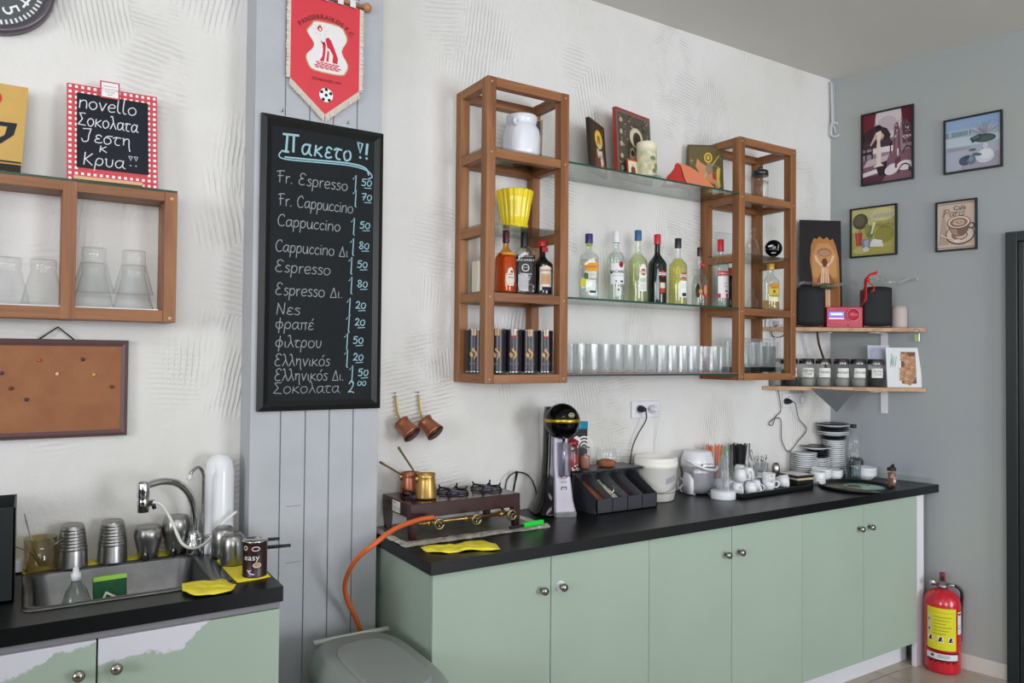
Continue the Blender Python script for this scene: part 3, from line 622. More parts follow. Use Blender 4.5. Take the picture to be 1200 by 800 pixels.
M_ACR = glass('clear acrylic', '#fbfdfc', .03, 1.5, 1.0, .12)
tag(MB().prism([alongR(.12, .004), alongR(.545, .004), alongR(.545, .012), alongR(.12, .012)], ZW+.001, ZW+.028).build('splash_strip', M_ACR), 'low clear plastic splash strip on worktop against the right wall', 'strip')

# ---- gas stove on foil tray
tr = thing('foil_tray', 'foil lined drip tray under the gas stove', 'tray', (0, 0, ZW))
M_FOIL = spotty('crumpled foil', '#dcd9cf', '#a8a498', 40, .45, .6, .9, 60); M_DIRTY = spotty('dirty tray bottom', '#4a493c', '#767360', 14, .4)
tx0, tx1, ty0, ty1 = -2.838, -2.235, -.345, -.015
MB().box((tx0+.02, ty0+.02, .0015), (tx1-.02, ty1-.01, .004)).build('tray_bottom', M_DIRTY, tr)
mb = MB(); rnd = random.Random(3)
def crumple(p, q, wd, n=26):
    P, Q = Vector(p), Vector(q); d = (Q-P).normalized(); nn = Vector((-d.y, d.x, 0)); rows = []
    for i in range(n+1):
        c_ = P+(Q-P)*i/n; rows.append([c_+nn*(wd*(a-.5))+Vector((rnd.uniform(-.002, .002), rnd.uniform(-.002, .002), z+rnd.uniform(0, .003))) for a, z in ((0, .0005), (.25, .008), (.6, .011), (1, .001))])
    vs = [tuple(v) for r in rows for v in r]; mb.add(vs, [(i*4+k, i*4+k+1, (i+1)*4+k+1, (i+1)*4+k) for i in range(n) for k in range(3)], False)
crumple((tx0, ty0+.018, 0), (tx1, ty0+.018, 0), .045); crumple((tx1-.012, ty0, 0), (tx1-.012, ty1, 0), .028, 14); crumple((tx0+.012, ty1, 0), (tx0+.012, ty0, 0), .028, 14)
mb.build('foil_rim', M_FOIL, tr, solid=.0006)
st = thing('gas_stove', 'dark brown enamel three burner gas stove on a foil tray', 'stove', (-2.79, -.28, ZW+.004))
SW, SD, SH = .46, .245, .125
M_ENA = spotty('dark brown enamel', '#3a1c1c', '#301517', 12, .22)
MB().box((0, 0, .074), (SW, SD, SH)).build('body', M_ENA, st, bevel=.003)
for x, y in ((.0, .0), (SW-.03, .0), (0, SD-.03), (SW-.03, SD-.03)):
    MB().add([(x, y, .076), (x+.03, y, .076), (x+.03, y+.03, .076), (x, y+.03, .076), (x+.004, y-.004+(.004 if y else 0), .001), (x+.026, y, .001), (x+.026, y+.022, .001), (x+.004, y+.022, .001)], [(0, 3, 2, 1), (4, 5, 6, 7)[::-1], (0, 1, 5, 4), (1, 2, 6, 5), (2, 3, 7, 6), (3, 0, 4, 7)]).build('leg', M_ENA, st)
M_IRON = mat('blackened cast iron', '#17161a', .55, .3)
for k in range(3):
    cx = .085+k*.148; cy = SD/2
    bn = MB().lathe([(.028, 0), (.03, .004), (.022, .01), (.012, .013), (.0001, .013)], 18, (cx, cy, SH)).build('burner', mat('violet grey burner', '#5a5570', .35, .6), st)
    g = MB()
    for q in range(4):
        a = q*PI/2+PI/4; ca, sa = math.cos(a), math.sin(a)
        g.tube([(cx+ca*.02, cy+sa*.02, SH+.017), (cx+ca*.05, cy+sa*.05, SH+.02), (cx+ca*.062, cy+sa*.062, SH+.002)], .004, 6, 0)
        g.tube([(cx+ca*.05, cy+sa*.05, SH+.018), (cx+ca*.056, cy+sa*.056, SH+.03)], .0035, 6)
    g.tube([(cx+.058*math.cos(t), cy+.058*math.sin(t), SH+.004) for t in [i*PI/8 for i in range(17)]], .003, 6).build('pan_support', M_IRON, st)
M_BRASS = mat('aged brass', '#a8894e', .3, 1)
MB().tube([(.02, -.03, .062), (.40, -.03, .062)], .006, 10).tube([(.03, -.03, .062), (.03, .01, .075)], .005, 8).tube([(.38, -.03, .062), (.38, .01, .075)], .005, 8).build('gas_pipe', M_BRASS, st)
for x in (.085, .235, .385):
    v_ = MB().lathe([(.011, -.008), (.011, .008)], 10, (x-.028, -.03, .062)).tube([(x, -.03, .062), (x, -.055, .06)], .004, 8).build('valve', M_BRASS, st)
    mm_ = Matrix.Translation((x, -.058, .06)) @ Matrix.Rotation(PI/2, 4, 'X')
    w_ = MB(); w_.tube([(x+.017*math.cos(t), -.058, .06+.017*math.sin(t)) for t in [i*PI/8 for i in range(17)]], .0045, 8)
    for q in range(3): w_.tube([(x, -.058, .06), (x+.017*math.cos(q*2.1+.5), -.058, .06+.017*math.sin(q*2.1+.5))], .003, 6)
    w_.build('valve_wheel', mat('dull brass wheel', '#8a805f', .3, 1), v_)
pl = [('#d3d2cd', rc(.0, .0, .07, .04)), ('#a8a8ad', rc(.005, .028, .03, .036))]+[('#77777d', rc(.005, .006+i*.006, .05+(.01 if i % 2 else 0), .0075+i*.006)) for i in range(3)]+[('#2a2a30', rc(.062, .004, .066, .02))]
lbp = inks(pl, 0); lbp.v = [(-.0006+p[1], SD*.62-p[0], .080+p[2]) for p in lbp.v]; lbp.build('data_plate', M_PRINT, st)
# hose
tag(MB().tube([tuple(OY(*q)) for q in ((508, 606, -.315), (490, 609, -.33), (462, 620, -.37), (438, 638, -.40), (417, 656, -.34), (405, 680, -.26), (406, 700, -.22), (416, 722, -.20), (423, 745, -.19), (424, 800, -.18), (428, 900, -.17))], .0082, 12, 6).build('gas_hose', mat('orange rubber hose', '#d2622c', .4)), 'orange rubber gas hose hanging from the stove down beside the grey column', 'hose')
# pots on the stove
def ibrik(name, lb, loc, r, h, m_, hl, hdir, group=None):
    t = thing(name, lb, 'pot', loc, 0, group)
    MB().lathe([(.0001, .002), (r*1.08, 0), (r*1.1, .005), (r*.92, h*.72), (r*.88, h*.86), (r*.98, h), (r*.95, h), (r*.85, h*.86), (r*.88, h*.7), (r*1.0, .01), (.0001, .008)], 28).build('body', m_, t)
    d = Vector(hdir).normalized(); p = Vector((d.x, d.y, 0)).normalized()*r*.93+Vector((0, 0, h*.9))
    hb = MB().tube([p, p+d*hl*.5, p+d*hl], [.006, .0075, .009], 8, 3, flat=.5); hb.build('handle', mat('dull brass handle', '#7d6a48', .35, 1) if 'brass' in lb else m_, t)
    pp = Vector((p.x, p.y, h*.78)); MB().sphere(pp, .011, 10, 6, .8, .5, 1.2).build('handle_plate', M_BRASS, t); return t
M_COP = spotty('warm copper', '#9c5c44', '#b87a5c', 14, .35, .7); M_BRS = spotty('yellow brass', '#b8934f', '#cba866', 10, .33, .75)
pb = OZ(504, 588, ZW+.125); pc = OZ(485, 582, ZW+.125)
ibrik('coffee_pot', 'brass coffee pot with long handle on the stove, in front of the copper one', (-2.69, -.20, ZW+.132), .036, .088, M_BRS, .13, (-.62, .1, .95))
ibrik('coffee_pot', 'small copper coffee pot behind the brass one on the stove', (-2.70, -.085, ZW+.132), .036, .078, M_COP, .10, (-1, .1, .62))
# hanging copper pots
for (px, py), lb in (((463, 462), 'small copper coffee pot hanging on the wall, nearer the menu board'), ((490, 461), 'small copper coffee pot hanging on the wall, farther from the menu board')):
    P = OY(px, py, -.012); t = thing('hanging_coffee_pot', lb, 'pot', tuple(P), 0, 'copper coffee pots hanging on the wall')
    MB().tube([(.002, 0, -.004), (.010, -.004, -.07), (.022, -.014, -.108)], [.0085, .0095, .005], 8, 3, flat=.4).build('handle', mat('pale brass handle', '#d6b978', .45, .5), t)
    R_ = Matrix.Translation((.014, -.040, -.108)) @ Matrix.Rotation(-.5, 4, 'Y') @ Matrix.Rotation(-.75, 4, 'X') @ Matrix.Rotation(PI, 4, 'X')
    MB().lathe([(.031, -.006), (.027, .006), (.029, .026), (.036, .058), (.0375, .063), (.0001, .063)], 28, mtx=R_, cap0=False).build('body', M_COP, t, solid=.0015)
    MB().lathe([(.036, .0642), (.0001, .0655)], 28, mtx=R_).build('sooty_base', mat('sooty copper', '#4a261d', .5, .4), t)
    MB().tube([(0, .012, .004), (0, -.004, .004), (0, -.006, .008)], .0015, 6).build('nail', M_IRON, t)
# lighter + cloth in front
lt = thing('lighter', 'bright green gas lighter with black nozzle on the foil tray rim', 'lighter', (-2.30, -.335, ZW+.013), .10)
MB().box((-.055, -.008, 0), (.042, .008, .018)).build('body', mat('bright green plastic', '#18d63c', .3), lt, bevel=.005)
MB().box((-.12, -.006, .002), (-.055, .006, .012)).build('nozzle', M_BLACKP, lt, bevel=.002)
cloth('cleaning_cloth', [(-2.80, -.385), (-2.80, -.44), (-2.745, -.49), (-2.66, -.50), (-2.59, -.545), (-2.565, -.50), (-2.56, -.43), (-2.61, -.40), (-2.70, -.415)], ZW, 'crumpled yellow cloth in front of the gas stove', amp=.006)
tag(MB().tube([tuple(OY(*q)) for q in ((592, 580, -.03), (594, 562, -.03), (606, 553, -.03), (622, 560, -.03), (630, 585, -.03), (626, 610, -.1))], .003, 8, 6).build('power_cable', M_BLACKP), 'black power cable looping up the wall behind the drink mixer', 'cable')
tag(MB().tube([tuple(OY(*q)) for q in ((601, 578, -.05), (606, 552, -.04))], [.004, .006], 8).build('igniter_stick', M_BLACKP), 'thin black stick standing behind the right end of the stove', 'stick')

# ---- drink mixer
mx = thing('drink_mixer', 'tall black drink mixer with round head and silver front', 'mixer', (-2.055, -.135, ZW), -.35)
M_GB = mat('gloss black', '#040506', .09, 0, .28)
def ringp(cx, cy, z, hx, hy, n=20, e=3.2):
    out = []
    for k in range(n):
        t = 2*PI*k/n; c_, s_ = math.cos(t), math.sin(t)
        out.append((cx+hx*math.copysign(abs(c_)**(2/e), c_), cy+hy*math.copysign(abs(s_)**(2/e), s_), z))
    return out
def loft(mb, rg, mi=0, sm=True):
    n = len(rg[0]); vs = [p for r in rg for p in r]
    fs = [(i*n+k, i*n+(k+1) % n, (i+1)*n+(k+1) % n, (i+1)*n+k) for i in range(len(rg)-1) for k in range(n)]+[tuple(range(n))[::-1], tuple(range((len(rg)-1)*n, len(rg)*n))]
    mb.add(vs, fs, sm, mi); return mb
loft(MB(), [ringp(-.022, .0, 0, .086, .088), ringp(-.022, 0, .012, .083, .086), ringp(-.018, .01, .05, .063, .068), ringp(-.014, .02, .13, .046, .05), ringp(-.014, .028, .25, .036, .042), ringp(-.014, .03, .4, .032, .045), ringp(-.014, .03, .44, .028, .04)]).build('column', M_GB, mx)
loft(MB(), [ringp(.014, -.066, 0, .047, .034, e=6), ringp(.014, -.062, .02, .046, .034, e=6), ringp(.014, -.045, .06, .040, .03, e=6), ringp(.014, -.03, .15, .034, .022, e=6), ringp(.010, -.022, .19, .032, .02, e=6), ringp(.008, -.018, .33, .030, .02, e=6)]).build('silver_front', mat('satin lilac silver', '#b8b3bf', .35, .3), mx, bevel=.002)
MB().sphere((.01, -.045, .385), .074, 28, 18, 1.0, 1.0, 1.0).build('head', M_GB, mx)
MB().lathe([(.0735, -.007), (.0752, -.004), (.0752, .004), (.0735, .007)], 32, (.01, -.045, .39), cap0=False, cap1=False).build('head_band', mat('yellow gold band', '#b59b2c', .3, .8), mx)
MB().lathe([(.006, .17), (.006, .32)], 10, (.012, -.065, 0)).lathe([(.014, .155), (.014, .163)], 14, (.012, -.065, 0)).build('mixing_rod', M_CHROME, mx)
MB().lathe([(.024, .165), (.0275, .30)], 24, (.012, -.078, 0), cap1=False).build('mixing_cup', glass('lilac clear plastic', '#f0edf4', .15, 1.45, 1.6, .1), mx, solid=.0015)
MB().box((-.03, -.10, .002), (.058, -.088, .022)).build('drip_plate', M_STEEL, mx, bevel=.002)
bg = inks([('#1c1a22', [(-.012, .118), (.012, .118), (.012, .098), (0, .086), (-.012, .098)]), ('#c9c2d0', [(-.008, .115), (.008, .115), (.008, .1), (0, .091), (-.008, .1)]), ('#1c1a22', rc(-.001, .093, .001, .114)), ('#8f8899', rc(-.014, .135, .014, .138))], -.062)
bg.v = [(p[0]+.014, p[1]-.003+(p[2]-.09)*.12, p[2]) for p in bg.v]; bg.build('badge', M_PRINT, mx)
bg2 = inks([('#b9b38f', ell(.03, .415, .014, .009)), ('#3a3a30', ell(.03, .415, .011, .006)), ('#b9b38f', rc(.022, .413, .038, .417))], 0)
bg2.v = [(.03+(p[0]-.03), -.045-math.sqrt(max(.0752**2-(p[0]-.01)**2-(p[2]-.385)**2, 0))+p[1], p[2]) for p in bg2.v]; bg2.build('head_badge', M_PRINT, mx)

# ---- toppings organiser with back shelf
og = thing('toppings_organizer', 'dark four compartment sloping toppings organizer with back shelf', 'organizer', (-1.935, -.255, ZW))
M_SMOKE = mat('dark grey plastic', '#37383f', .35); W_ = .335
prof = lambda x: [(0, 0), (.20, 0), (.20, .155), (.175, .155), (0, .062)]
MB().box((0, 0, 0), (W_, .004, .062)).build('front_panel', M_SMOKE, og)
MB().box((0, 0, 0), (W_, .20, .004)).box((0, .196, 0), (W_, .20, .155)).build('base', M_SMOKE, og)
for i in range(5):
    x = i*(W_-.004)/4; MB().prism([(y, z) for y, z in prof(0)], x, x+.004, axis=0).build('divider', M_SMOKE if i in (0, 4) else mat('grey divider edge', '#55585c', .3), og)
for i, (c_, lv) in enumerate((('#9a5230', .03), ('#d6d9c2', .03), ('#6b2a30', .022), ('#2a2022', .02))):
    x = i*(W_-.004)/4+.006
    MB().grid(lambda u, v: (x+u*.072, .006+v*.18, lv+v*.075+.012*math.sin(u*PI)*math.sin(v*PI)+.004*math.sin(u*17+v*23)), 8, 8).build('topping_heap', spotty('topping '+str(c_), c_, c_, 60, .9, 0, .6, 400), og)
MB().tube([(.10, .05, .04), (.115, .03, .09), (.13, .06, .11)], .002, 6, 3).sphere((.215, .05, .045), .01, 10, 6).build('scoop', M_CHROME, og)
shf = MB().box((-.06, .09, .155), (W_, .235, .162)).box((-.06, .09, 0), (-.054, .235, .155)); shf.build('back_shelf', glass('smoked acrylic', '#8a8f90', .08, 1.5, 1.6), og)
MB().box((.0, .09, .1625), (W_, .235, .166)).build('shelf_mat', M_SMOKE, og)
MB().prism([(0, 0), (.2, 0), (.2, .062), (.06, .062), (0, .0)], -.004, 0, axis=0).build('side_panel', M_SMOKE, og)
zs = ZW+.1662
pk = thing('coffee_pack', 'black coffee pack with teal top and white arcs behind the red jar', 'pack', (-1.885, -.04, zs))
MB().box((-.052, -.022, 0), (.052, .0, .20)).build('carton', mat('black card', '#16181a', .4), pk, bevel=.004)
pl = [('#1f87a3', rc(-.052, .168, .052, .2))]
for r in (.052, .038, .024, .01): pl += [('#e4e4e0' , q) for q in ring_(.03, .085, r-.0075, r, 20, 0, PI)]
pl += [('#e8e8e4', ell(-.012, .125, .016, .014)), ('#e8e8e4', ell(.0, .118, .01, .01)), ('#dff0f2', ell(.004, .185, .006, .006)), ('#1f87a3', ell(.006, .185, .004, .004))]
inks(pl, -.0222).build('pack_print', M_PRINT, pk)
rj = thing('red_bottle', 'red plastic jar beside the mixer on the organizer shelf', 'jar', (-1.955, -.105, ZW+.1625), 0)
MB().lathe([(.028, 0), (.031, .005), (.033, .03), (.031, .085), (.024, .105), (.021, .11)], 24).build('body', glass('translucent red plastic', '#ee6a50', .15, 1.45, 1.3, .08), rj)
MB().lathe([(.024, .004), (.028, .03), (.027, .07), (.0001, .072)], 20).build('syrup', mat('red syrup', '#b3231a', .4), rj)
MB().lathe([(.022, .106), (.03, .11), (.031, .128), (.018, .136), (.0001, .137)], 24).build('lid', mat('dark red plastic', '#8e1a2a', .35), rj)
inks([('#c9c9c4', ell(-.018, .10, .006, .006))]+[('#e3e0da', ell(random.uniform(-.02, .02), random.uniform(.006, .03), .003, .003, 6)) for _ in range(14)], 0, bend=.034).build('jar_print', M_PRINT, rj)
pj = thing('glass_jar', 'small glass jar with pinkish powder behind the organizer', 'jar', (-1.875, -.095, zs), 0)
MB().lathe([(.024, 0), (.026, .004), (.026, .07), (.02, .085), (.02, .092)], 24, cap1=False).build('glass', M_GLASS2, pj)
MB().lathe([(.022, .003), (.022, .055), (.0001, .058)], 20).build('powder', mat('pinkish powder', '#a3705f', .9), pj)
MB().tube([(.021*math.cos(t), .021*math.sin(t), .092) for t in [i*PI/10 for i in range(21)]], .0025, 6).build('wire_clip', M_STEELD, pj)
bj = thing('sugar_bowl', 'round glass bowl with brown sugar on the organizer shelf', 'bowl', (-1.755, -.095, zs), 0)
MB().lathe([(.038, 0), (.043, .006), (.047, .03), (.046, .06), (.040, .078), (.042, .082)], 28, cap1=False).build('glass', M_GLASS2, bj)
MB().lathe([(.036, .003), (.042, .012), (.044, .024), (.02, .032), (.0001, .030)], 24).build('sugar', spotty('brown sugar', '#8a4f2c', '#a9683f', 80, .95), bj)

# ---- bucket
bk = thing('bucket', 'white plastic bucket with wire handle and grey tape label', 'bucket', (-1.485, -.125, ZW), -.45)
M_IVORY = mat('ivory plastic', '#e9e7df', .35)
MB().lathe([(.070, 0), (.082, .006), (.086, .03), (.088, .031), (.094, .15), (.099, .152), (.10, .175), (.098, .176), (.098, .190), (.094, .198), (.090, .198), (.088, .18), (.08, .03), (.0001, .03)], 36).build('body', M_IVORY, bk)
MB().tube([(-.095, -.02, .135)]+[(.1*math.sin(t)*1.0, -.1*math.cos(t)*1.02, .135-.088*math.sin((t+1.4)/2.8*PI)) for t in [-1.35+i*.27 for i in range(11)]]+[(.095, -.02, .135)], .0016, 6, 2).build('wire_handle', M_STEELD, bk)
MB().lathe([(.0895, .04), (.09, .043)], 36, cap0=False, cap1=False).build('ring_groove', M_STEELD, bk)
inks([('#9c99a4', [(.02+.012*i*1.0, .083+.003*i) for i in range(6)]+[(.02+.012*i, .108+.003*i) for i in range(5, -1, -1)])], 0, bend=.0925).build('tape', M_PRINT, bk)
# ---- juicer
jc = thing('citrus_juicer', 'white and silver electric juicer base beside the bucket', 'appliance', (-1.19, -.105, ZW), -.35)
M_GW = mat('glossy white plastic')
loft(MB(), [ringp(0, 0, .008, .060, .062, e=2.4), ringp(0, 0, .03, .066, .068, e=2.4), ringp(0, 0, .10, .068, .07, e=2.4), ringp(0, 0, .135, .076, .076, e=2.2)]).build('silver_body', mat('satin silver plastic', '#a9a9ac', .35, .45), jc)
loft(MB(), [ringp(0, .01, .128, .078, .078, e=2.2), ringp(0, .008, .15, .08, .08, e=2.1), ringp(0, .006, .2, .066, .066, e=2), ringp(0, .006, .203, .06, .06, e=2)]).build('upper_body', M_GW, jc)
MB().tube([(-.076, -.03, .165), (-.05, -.066, .148), (0, -.086, .128), (.05, -.078, .122), (.085, -.03, .13)], .0065, 8, 5).build('white_collar', M_GW, jc)
MB().box((-.018, -.083, .135), (.045, -.07, .15)).build('spout_plate', M_STEEL, jc, bevel=.002)
loft(MB(), [ringp(-.058, -.012, .006, .02, .052, e=2.2), ringp(-.058, -.012, .07, .017, .046, e=2.2), ringp(-.056, 0, .12, .008, .02, e=2.2)]).build('side_cover', M_GW, jc)
MB().lathe([(.007, 0), (.007, .01)], 10, (-.04, -.04, 0)).lathe([(.007, 0), (.007, .01)], 10, (.04, -.04, 0)).lathe([(.007, 0), (.007, .01)], 10, (0, .05, 0)).build('feet', M_WHITE, jc)
tag(MB().tube([(-1.28, -.06, ZW+.06), (-1.265, -.05, ZW+.02), (-1.25, -.07, ZW+.05), (-1.262, -.06, ZW+.012), (-1.24, -.1, ZW+.006), (-1.255, -.05, ZW+.075)], .0025, 6, 6).build('coiled_cable', M_WHITE), 'white coiled cable squeezed between bucket and juicer', 'cable')

# ---- inverted clear cup of straws on white base
sj = thing('straw_dispenser', 'tall clear plastic cylinder on a white round base, holding plastic cups', 'dispenser', (-1.19, -.262, ZW))
MB().lathe([(.056, 0), (.057, .004), (.057, .034), (.054, .038), (.0001, .038)], 28).build('base', M_WHITE, sj)
MB().lathe([(.049, .038), (.045, .11), (.041, .225)], 28, cap0=False, cap1=False).build('cylinder', M_GLASS2, sj)
MB().lathe([(.03, .042), (.024, .12), (.016, .19)], 16, cap0=False).tube([(-.02, -.01, .05), (-.012, 0, .2)], .004, 6).tube([(.016, -.014, .05), (.006, 0, .2)], .004, 6).build('nested_cup', glass('milky clear plastic', '#f4f6f8', .25, 1.45, 1.6, .15), sj)
cs = thing('straw_cup', 'clear cup full of bright orange, pink and green straws behind the cylinder', 'cup', (-1.05, -.085, ZW))
MB().lathe([(.032, 0), (.04, .13)], 24, cap1=False).build('cup', M_GLASS2, cs, solid=.0015)
rs = random.Random(5)
for i in range(20):
    a = i*2.4; r = .006+.026*math.sqrt(i/20); dx, dy = math.cos(a)*r, math.sin(a)*r
    c_ = ['#e8862f', '#e26a8b', '#e8862f', '#e9763f', '#2f9a4e', '#e26a8b'][i % 6] if dx < .012 else ['#2f9a4e', '#e26a8b', '#e9763f'][i % 3]
    nm = {'#e8862f': 'orange', '#e26a8b': 'pink', '#e9763f': 'coral', '#2f9a4e': 'green'}[c_]
    s_ = MB().tube([(dx*.5, dy*.5, .004), (dx*1.9, dy*1.3, .218+rs.uniform(-.006, .006))], .0034, 8, caps=False).build('drinking_straw', mat(nm+' straw plastic', c_, .35), loc=(-1.05, -.085, ZW))
    tag(s_, nm+' drinking straw in the clear cup beside the black straws', 'straw', nm+' straws in the clear cup')
bs = thing('black_straw_cup', 'clear cup crammed with black straws, right of the bright coloured straws', 'cup', (-.845, -.06, ZW))
MB().lathe([(.028, 0), (.036, .11)], 24, cap1=False).build('cup', M_GLASS2, bs, solid=.0015)
for i in range(26):
    a = i*2.4; r = .032*math.sqrt((i+.5)/26); dx, dy = math.cos(a)*r, math.sin(a)*r
    s_ = MB().tube([(dx*.6, dy*.5, .004), (dx*1.75, dy*1.1, .210+rs.uniform(-.006, .007))], .0036, 6, caps=False).build('black_straw', M_BLACKP, loc=(-.845, -.06, ZW))
    tag(s_, 'black drinking straw in the crammed clear cup', 'straw', 'black straws in the clear cup')
sp_ = thing('measuring_cup', 'small frosted measuring cup behind the straw cylinder', 'cup', (-1.03, -.155, ZW))
MB().lathe([(.03, 0), (.038, .105)], 20, cap1=False).build('cup', glass('frosted plastic', '#eceef0', .3, 1.45, 1.6, .12), sp_, solid=.0015)
# ---- cup tray
tx, ty = -.86, -.185; ct_ = thing('cup_tray', 'black rectangular tray crowded with white espresso cups', 'tray', (tx, ty, ZW), .03)
MB().box((-.27, -.13, 0), (.27, .13, .005)).box((-.27, -.13, 0), (.27, -.122, .022)).box((-.27, .122, 0), (.27, .13, .022)).box((-.27, -.13, 0), (-.262, .13, .022)).box((.262, -.13, 0), (.27, .13, .022)).build('tray', M_BLACKP, ct_, bevel=.002)
cup0 = None
def espresso_cup(loc, rx, rz, label):
    global cup0
    if cup0 is None:
        cup0 = thing('espresso_cup', label, 'cup', loc, rz, 'white espresso cups on the black tray')
        MB().lathe([(.0001, .004), (.018, .002), (.020, 0), (.022, .004), (.029, .02), (.032, .056), (.030, .056), (.026, .02), (.018, .007), (.0001, .006)], 22).build('body', M_PORC, cup0)
        MB().tube([(.030, 0, .047), (.044, 0, .046), (.048, 0, .034), (.042, 0, .022), (.028, 0, .018)], .0038, 8, 3).build('handle', M_PORC, cup0); c = cup0
    else: c = copy(cup0, loc, None, label)
    c.rotation_euler = (rx, 0, rz); return c
zt = ZW+.0055; U = PI
cups = [(-1.075, -.245, .056, U, -1.9), (-1.0, -.262, .056, U, -.9), (-.935, -.235, .056, U, -1.4), (-1.04, -.175, .056, U, 2), (-.965, -.165, .056, U, -.6), (-.89, -.165, .056, U, .4), (-1.05, -.105, .056, U, 0), (-.97, -.09, .056, U, 1),
        (-.885, -.09, .056, U, -1), (-.81, -.10, .056, U, 1.2), (-1.02, -.215, .113, U, -1.2), (-.945, -.20, .113, U, -2.0), (-.91, -.12, .113, U, -.8), (-.83, -.185, .05, 1.9, -1.0), (-.74, -.17, .056, U, -.3), (-.77, -.23, .035, 1.45, .5), (-.735, -.10, .056, U, .5), (-.86, -.255, .0, 0, -.8), (-.86, -.255, .03, 0, -2.0)]
cw_ = ['upside down at the left front of the black tray', 'upside down, second in the front row on the black tray', 'upside down, third in the front row on the black tray', 'upside down, left in the middle row of the tray', 'upside down, centre of the middle row of the tray', 'upside down, right in the middle row of the tray', 'upside down, leftmost in the back row of the tray', 'upside down, second in the back row of the tray', 'upside down, third in the back row of the tray', 'upside down, fourth in the back row of the tray',
       'stacked on top of the pile, front left', 'stacked on top of the pile, centre', 'stacked on top of the pile, back', 'lying tipped on its side, upper one at the right of the pile', 'upside down near the right end of the tray', 'lying on its side at the right front of the tray', 'upside down at the back right corner of the tray', 'standing upright, lower of the two upright ones', 'standing upright inside the lower upright cup']
for i, (x, y, z, rx, rz) in enumerate(cups): espresso_cup((x, y, zt+z), rx, rz, 'white espresso cup '+cw_[i])
wb = thing('wooden_box', 'dark box with pale band behind the round tray', 'box', (-.575, -.20, ZW), -.1)
MB().box((-.055, -.06, 0), (.055, .06, .052)).build('box', mat('very dark wood', '#17130f', .4), wb, bevel=.002)
MB().box((-.0555, -.0605, .036), (.0555, .0605, .046)).build('pale_band', mat('pale wood band', '#c9b79a', .5), wb)
MB().box((-.06, -.066, .052), (.06, .066, .058)).build('lid', M_BLACKP, wb, bevel=.002)
tag(MB().box((-.05, -.05, 0), (.05, .05, .003)).build('folded_napkin', M_WHITE, loc=(-.575, -.19, ZW+.0585)), 'white napkin lying on the dark box with pale band', 'napkin')
sc1 = thing('spoon_holder', 'clear cup of teaspoons behind the espresso cups', 'cup', (-.66, -.05, ZW))
MB().lathe([(.026, 0), (.034, .105)], 20, cap1=False).build('cup', M_GLASS2, sc1, solid=.0015); MB().lathe([(.033, 0), (.034, .02), (.03, .02)], 20).build('cup_base', M_BLACKP, sc1)
for a, b_, l in ((-.8, .1, .135), (.2, .3, .13), (.8, -.1, .138), (-.2, -.4, .13)):
    s_ = MB().tube([(a*.01, b_*.01, .022), (a*.035, b_*.03, l-.02)], .0018, 6); s_.sphere((a*.038, b_*.032, l-.008), .009, 10, 6, .8, .35, 1.6)
    tag(s_.build('teaspoon', M_STEELD, loc=(-.66, -.05, ZW)), 'steel teaspoon standing in the cup behind the espresso cups', 'spoon', 'teaspoons behind the espresso cups')
tag(MB().lathe([(.016, 0), (.016, .02), (.021, .06), (.021, .085), (.012, .102), (.0001, .104)], 20).build('cocktail_shaker', M_STEEL, loc=(-.585, -.08, ZW)), 'small shiny steel shaker beside the cup of teaspoons', 'shaker')
tk = thing('tongs', 'dark metal tongs standing in a glass behind the cups', 'tongs', (-.755, -.045, ZW))
MB().lathe([(.025, 0), (.03, .1)], 18, cap1=False).build('glass', M_GLASS2, tk, solid=.0015); MB().tube([(0, 0, .01), (.004, 0, .21)], .004, 8).tube([(.02, 0, .12), (.028, 0, .15), (.018, 0, .175), (.012, 0, .15), (.024, 0, .12)], .0025, 6, 4).build('tongs', M_STEELD, tk)
for i in range(3): tag(MB().sphere((0, 0, .02), .02, 14, 10, 1, 1, .9).build('silver_sugar_bowl', M_CHROME, loc=(-.50+i*.037, -.055-.02*(i % 2), ZW)), 'small shiny round metal sugar bowl beside the saucer stacks', 'bowl', 'round metal sugar bowls')
# ---- saucer stacks
sau0 = None
def plates(x, y, z, n, r, m_, label, group, pitch=.0115, name='saucer'):
    first = None
    for k in range(n):
        if first is None:
            first = MB().lathe([(r*.55, 0), (r*.6, .003), (r, .011), (r-.001, .0135), (r*.6, .0065), (.0001, .005)], 28).build(name, m_, loc=(x, y, z)); tag(first, label, 'saucer', group)
        else:
            c = copy(first, (x+random.uniform(-.002, .002), y+random.uniform(-.002, .002), z+k*pitch), label=(label+', '+nth(k)+' of them') if ' in the ' not in label and ' on the ' not in label else label.replace(' in the ', ', '+nth(k)+' from the bottom of the ').replace(' on the ', ', '+nth(k)+' one on the '))
    return z+n*pitch
M_PBLK = mat('black glazed plate', '#0d1118', .18)
h1 = plates(-.335, -.07, ZW, 12, .068, M_PORC, 'white saucer in the left stack near the wall', 'white saucers, left stack')
h2 = plates(-.205, -.065, ZW, 9, .062, M_PORC, 'white saucer in the low stack under black plates', 'white saucers, low middle stack')
h2b = plates(-.205, -.065, h2, 4, .062, M_PBLK, 'black saucer on the low middle stack', 'black saucers, low middle stack')
plates(-.225, -.065, h2b+.002, 1, .082, M_PORC, 'white plate between black ones on the low middle stack', None)
plates(-.225, -.065, h2b+.008, 1, .080, M_PBLK, 'wide black plate topping the low middle stack', None)
h3 = plates(-.075, -.075, ZW, 17, .062, M_PORC, 'white saucer in the tallest stack beside the corner', 'white saucers, tallest stack')
h3b = plates(-.075, -.075, h3, 2, .070, M_PBLK, 'black plate low in the top of the tallest stack', 'black plates in the tallest stack')
h3c = plates(-.085, -.075, h3b+.003, 2, .086, M_PORC, 'wide white plate near the top of the tallest stack', 'wide white plates in the tallest stack')
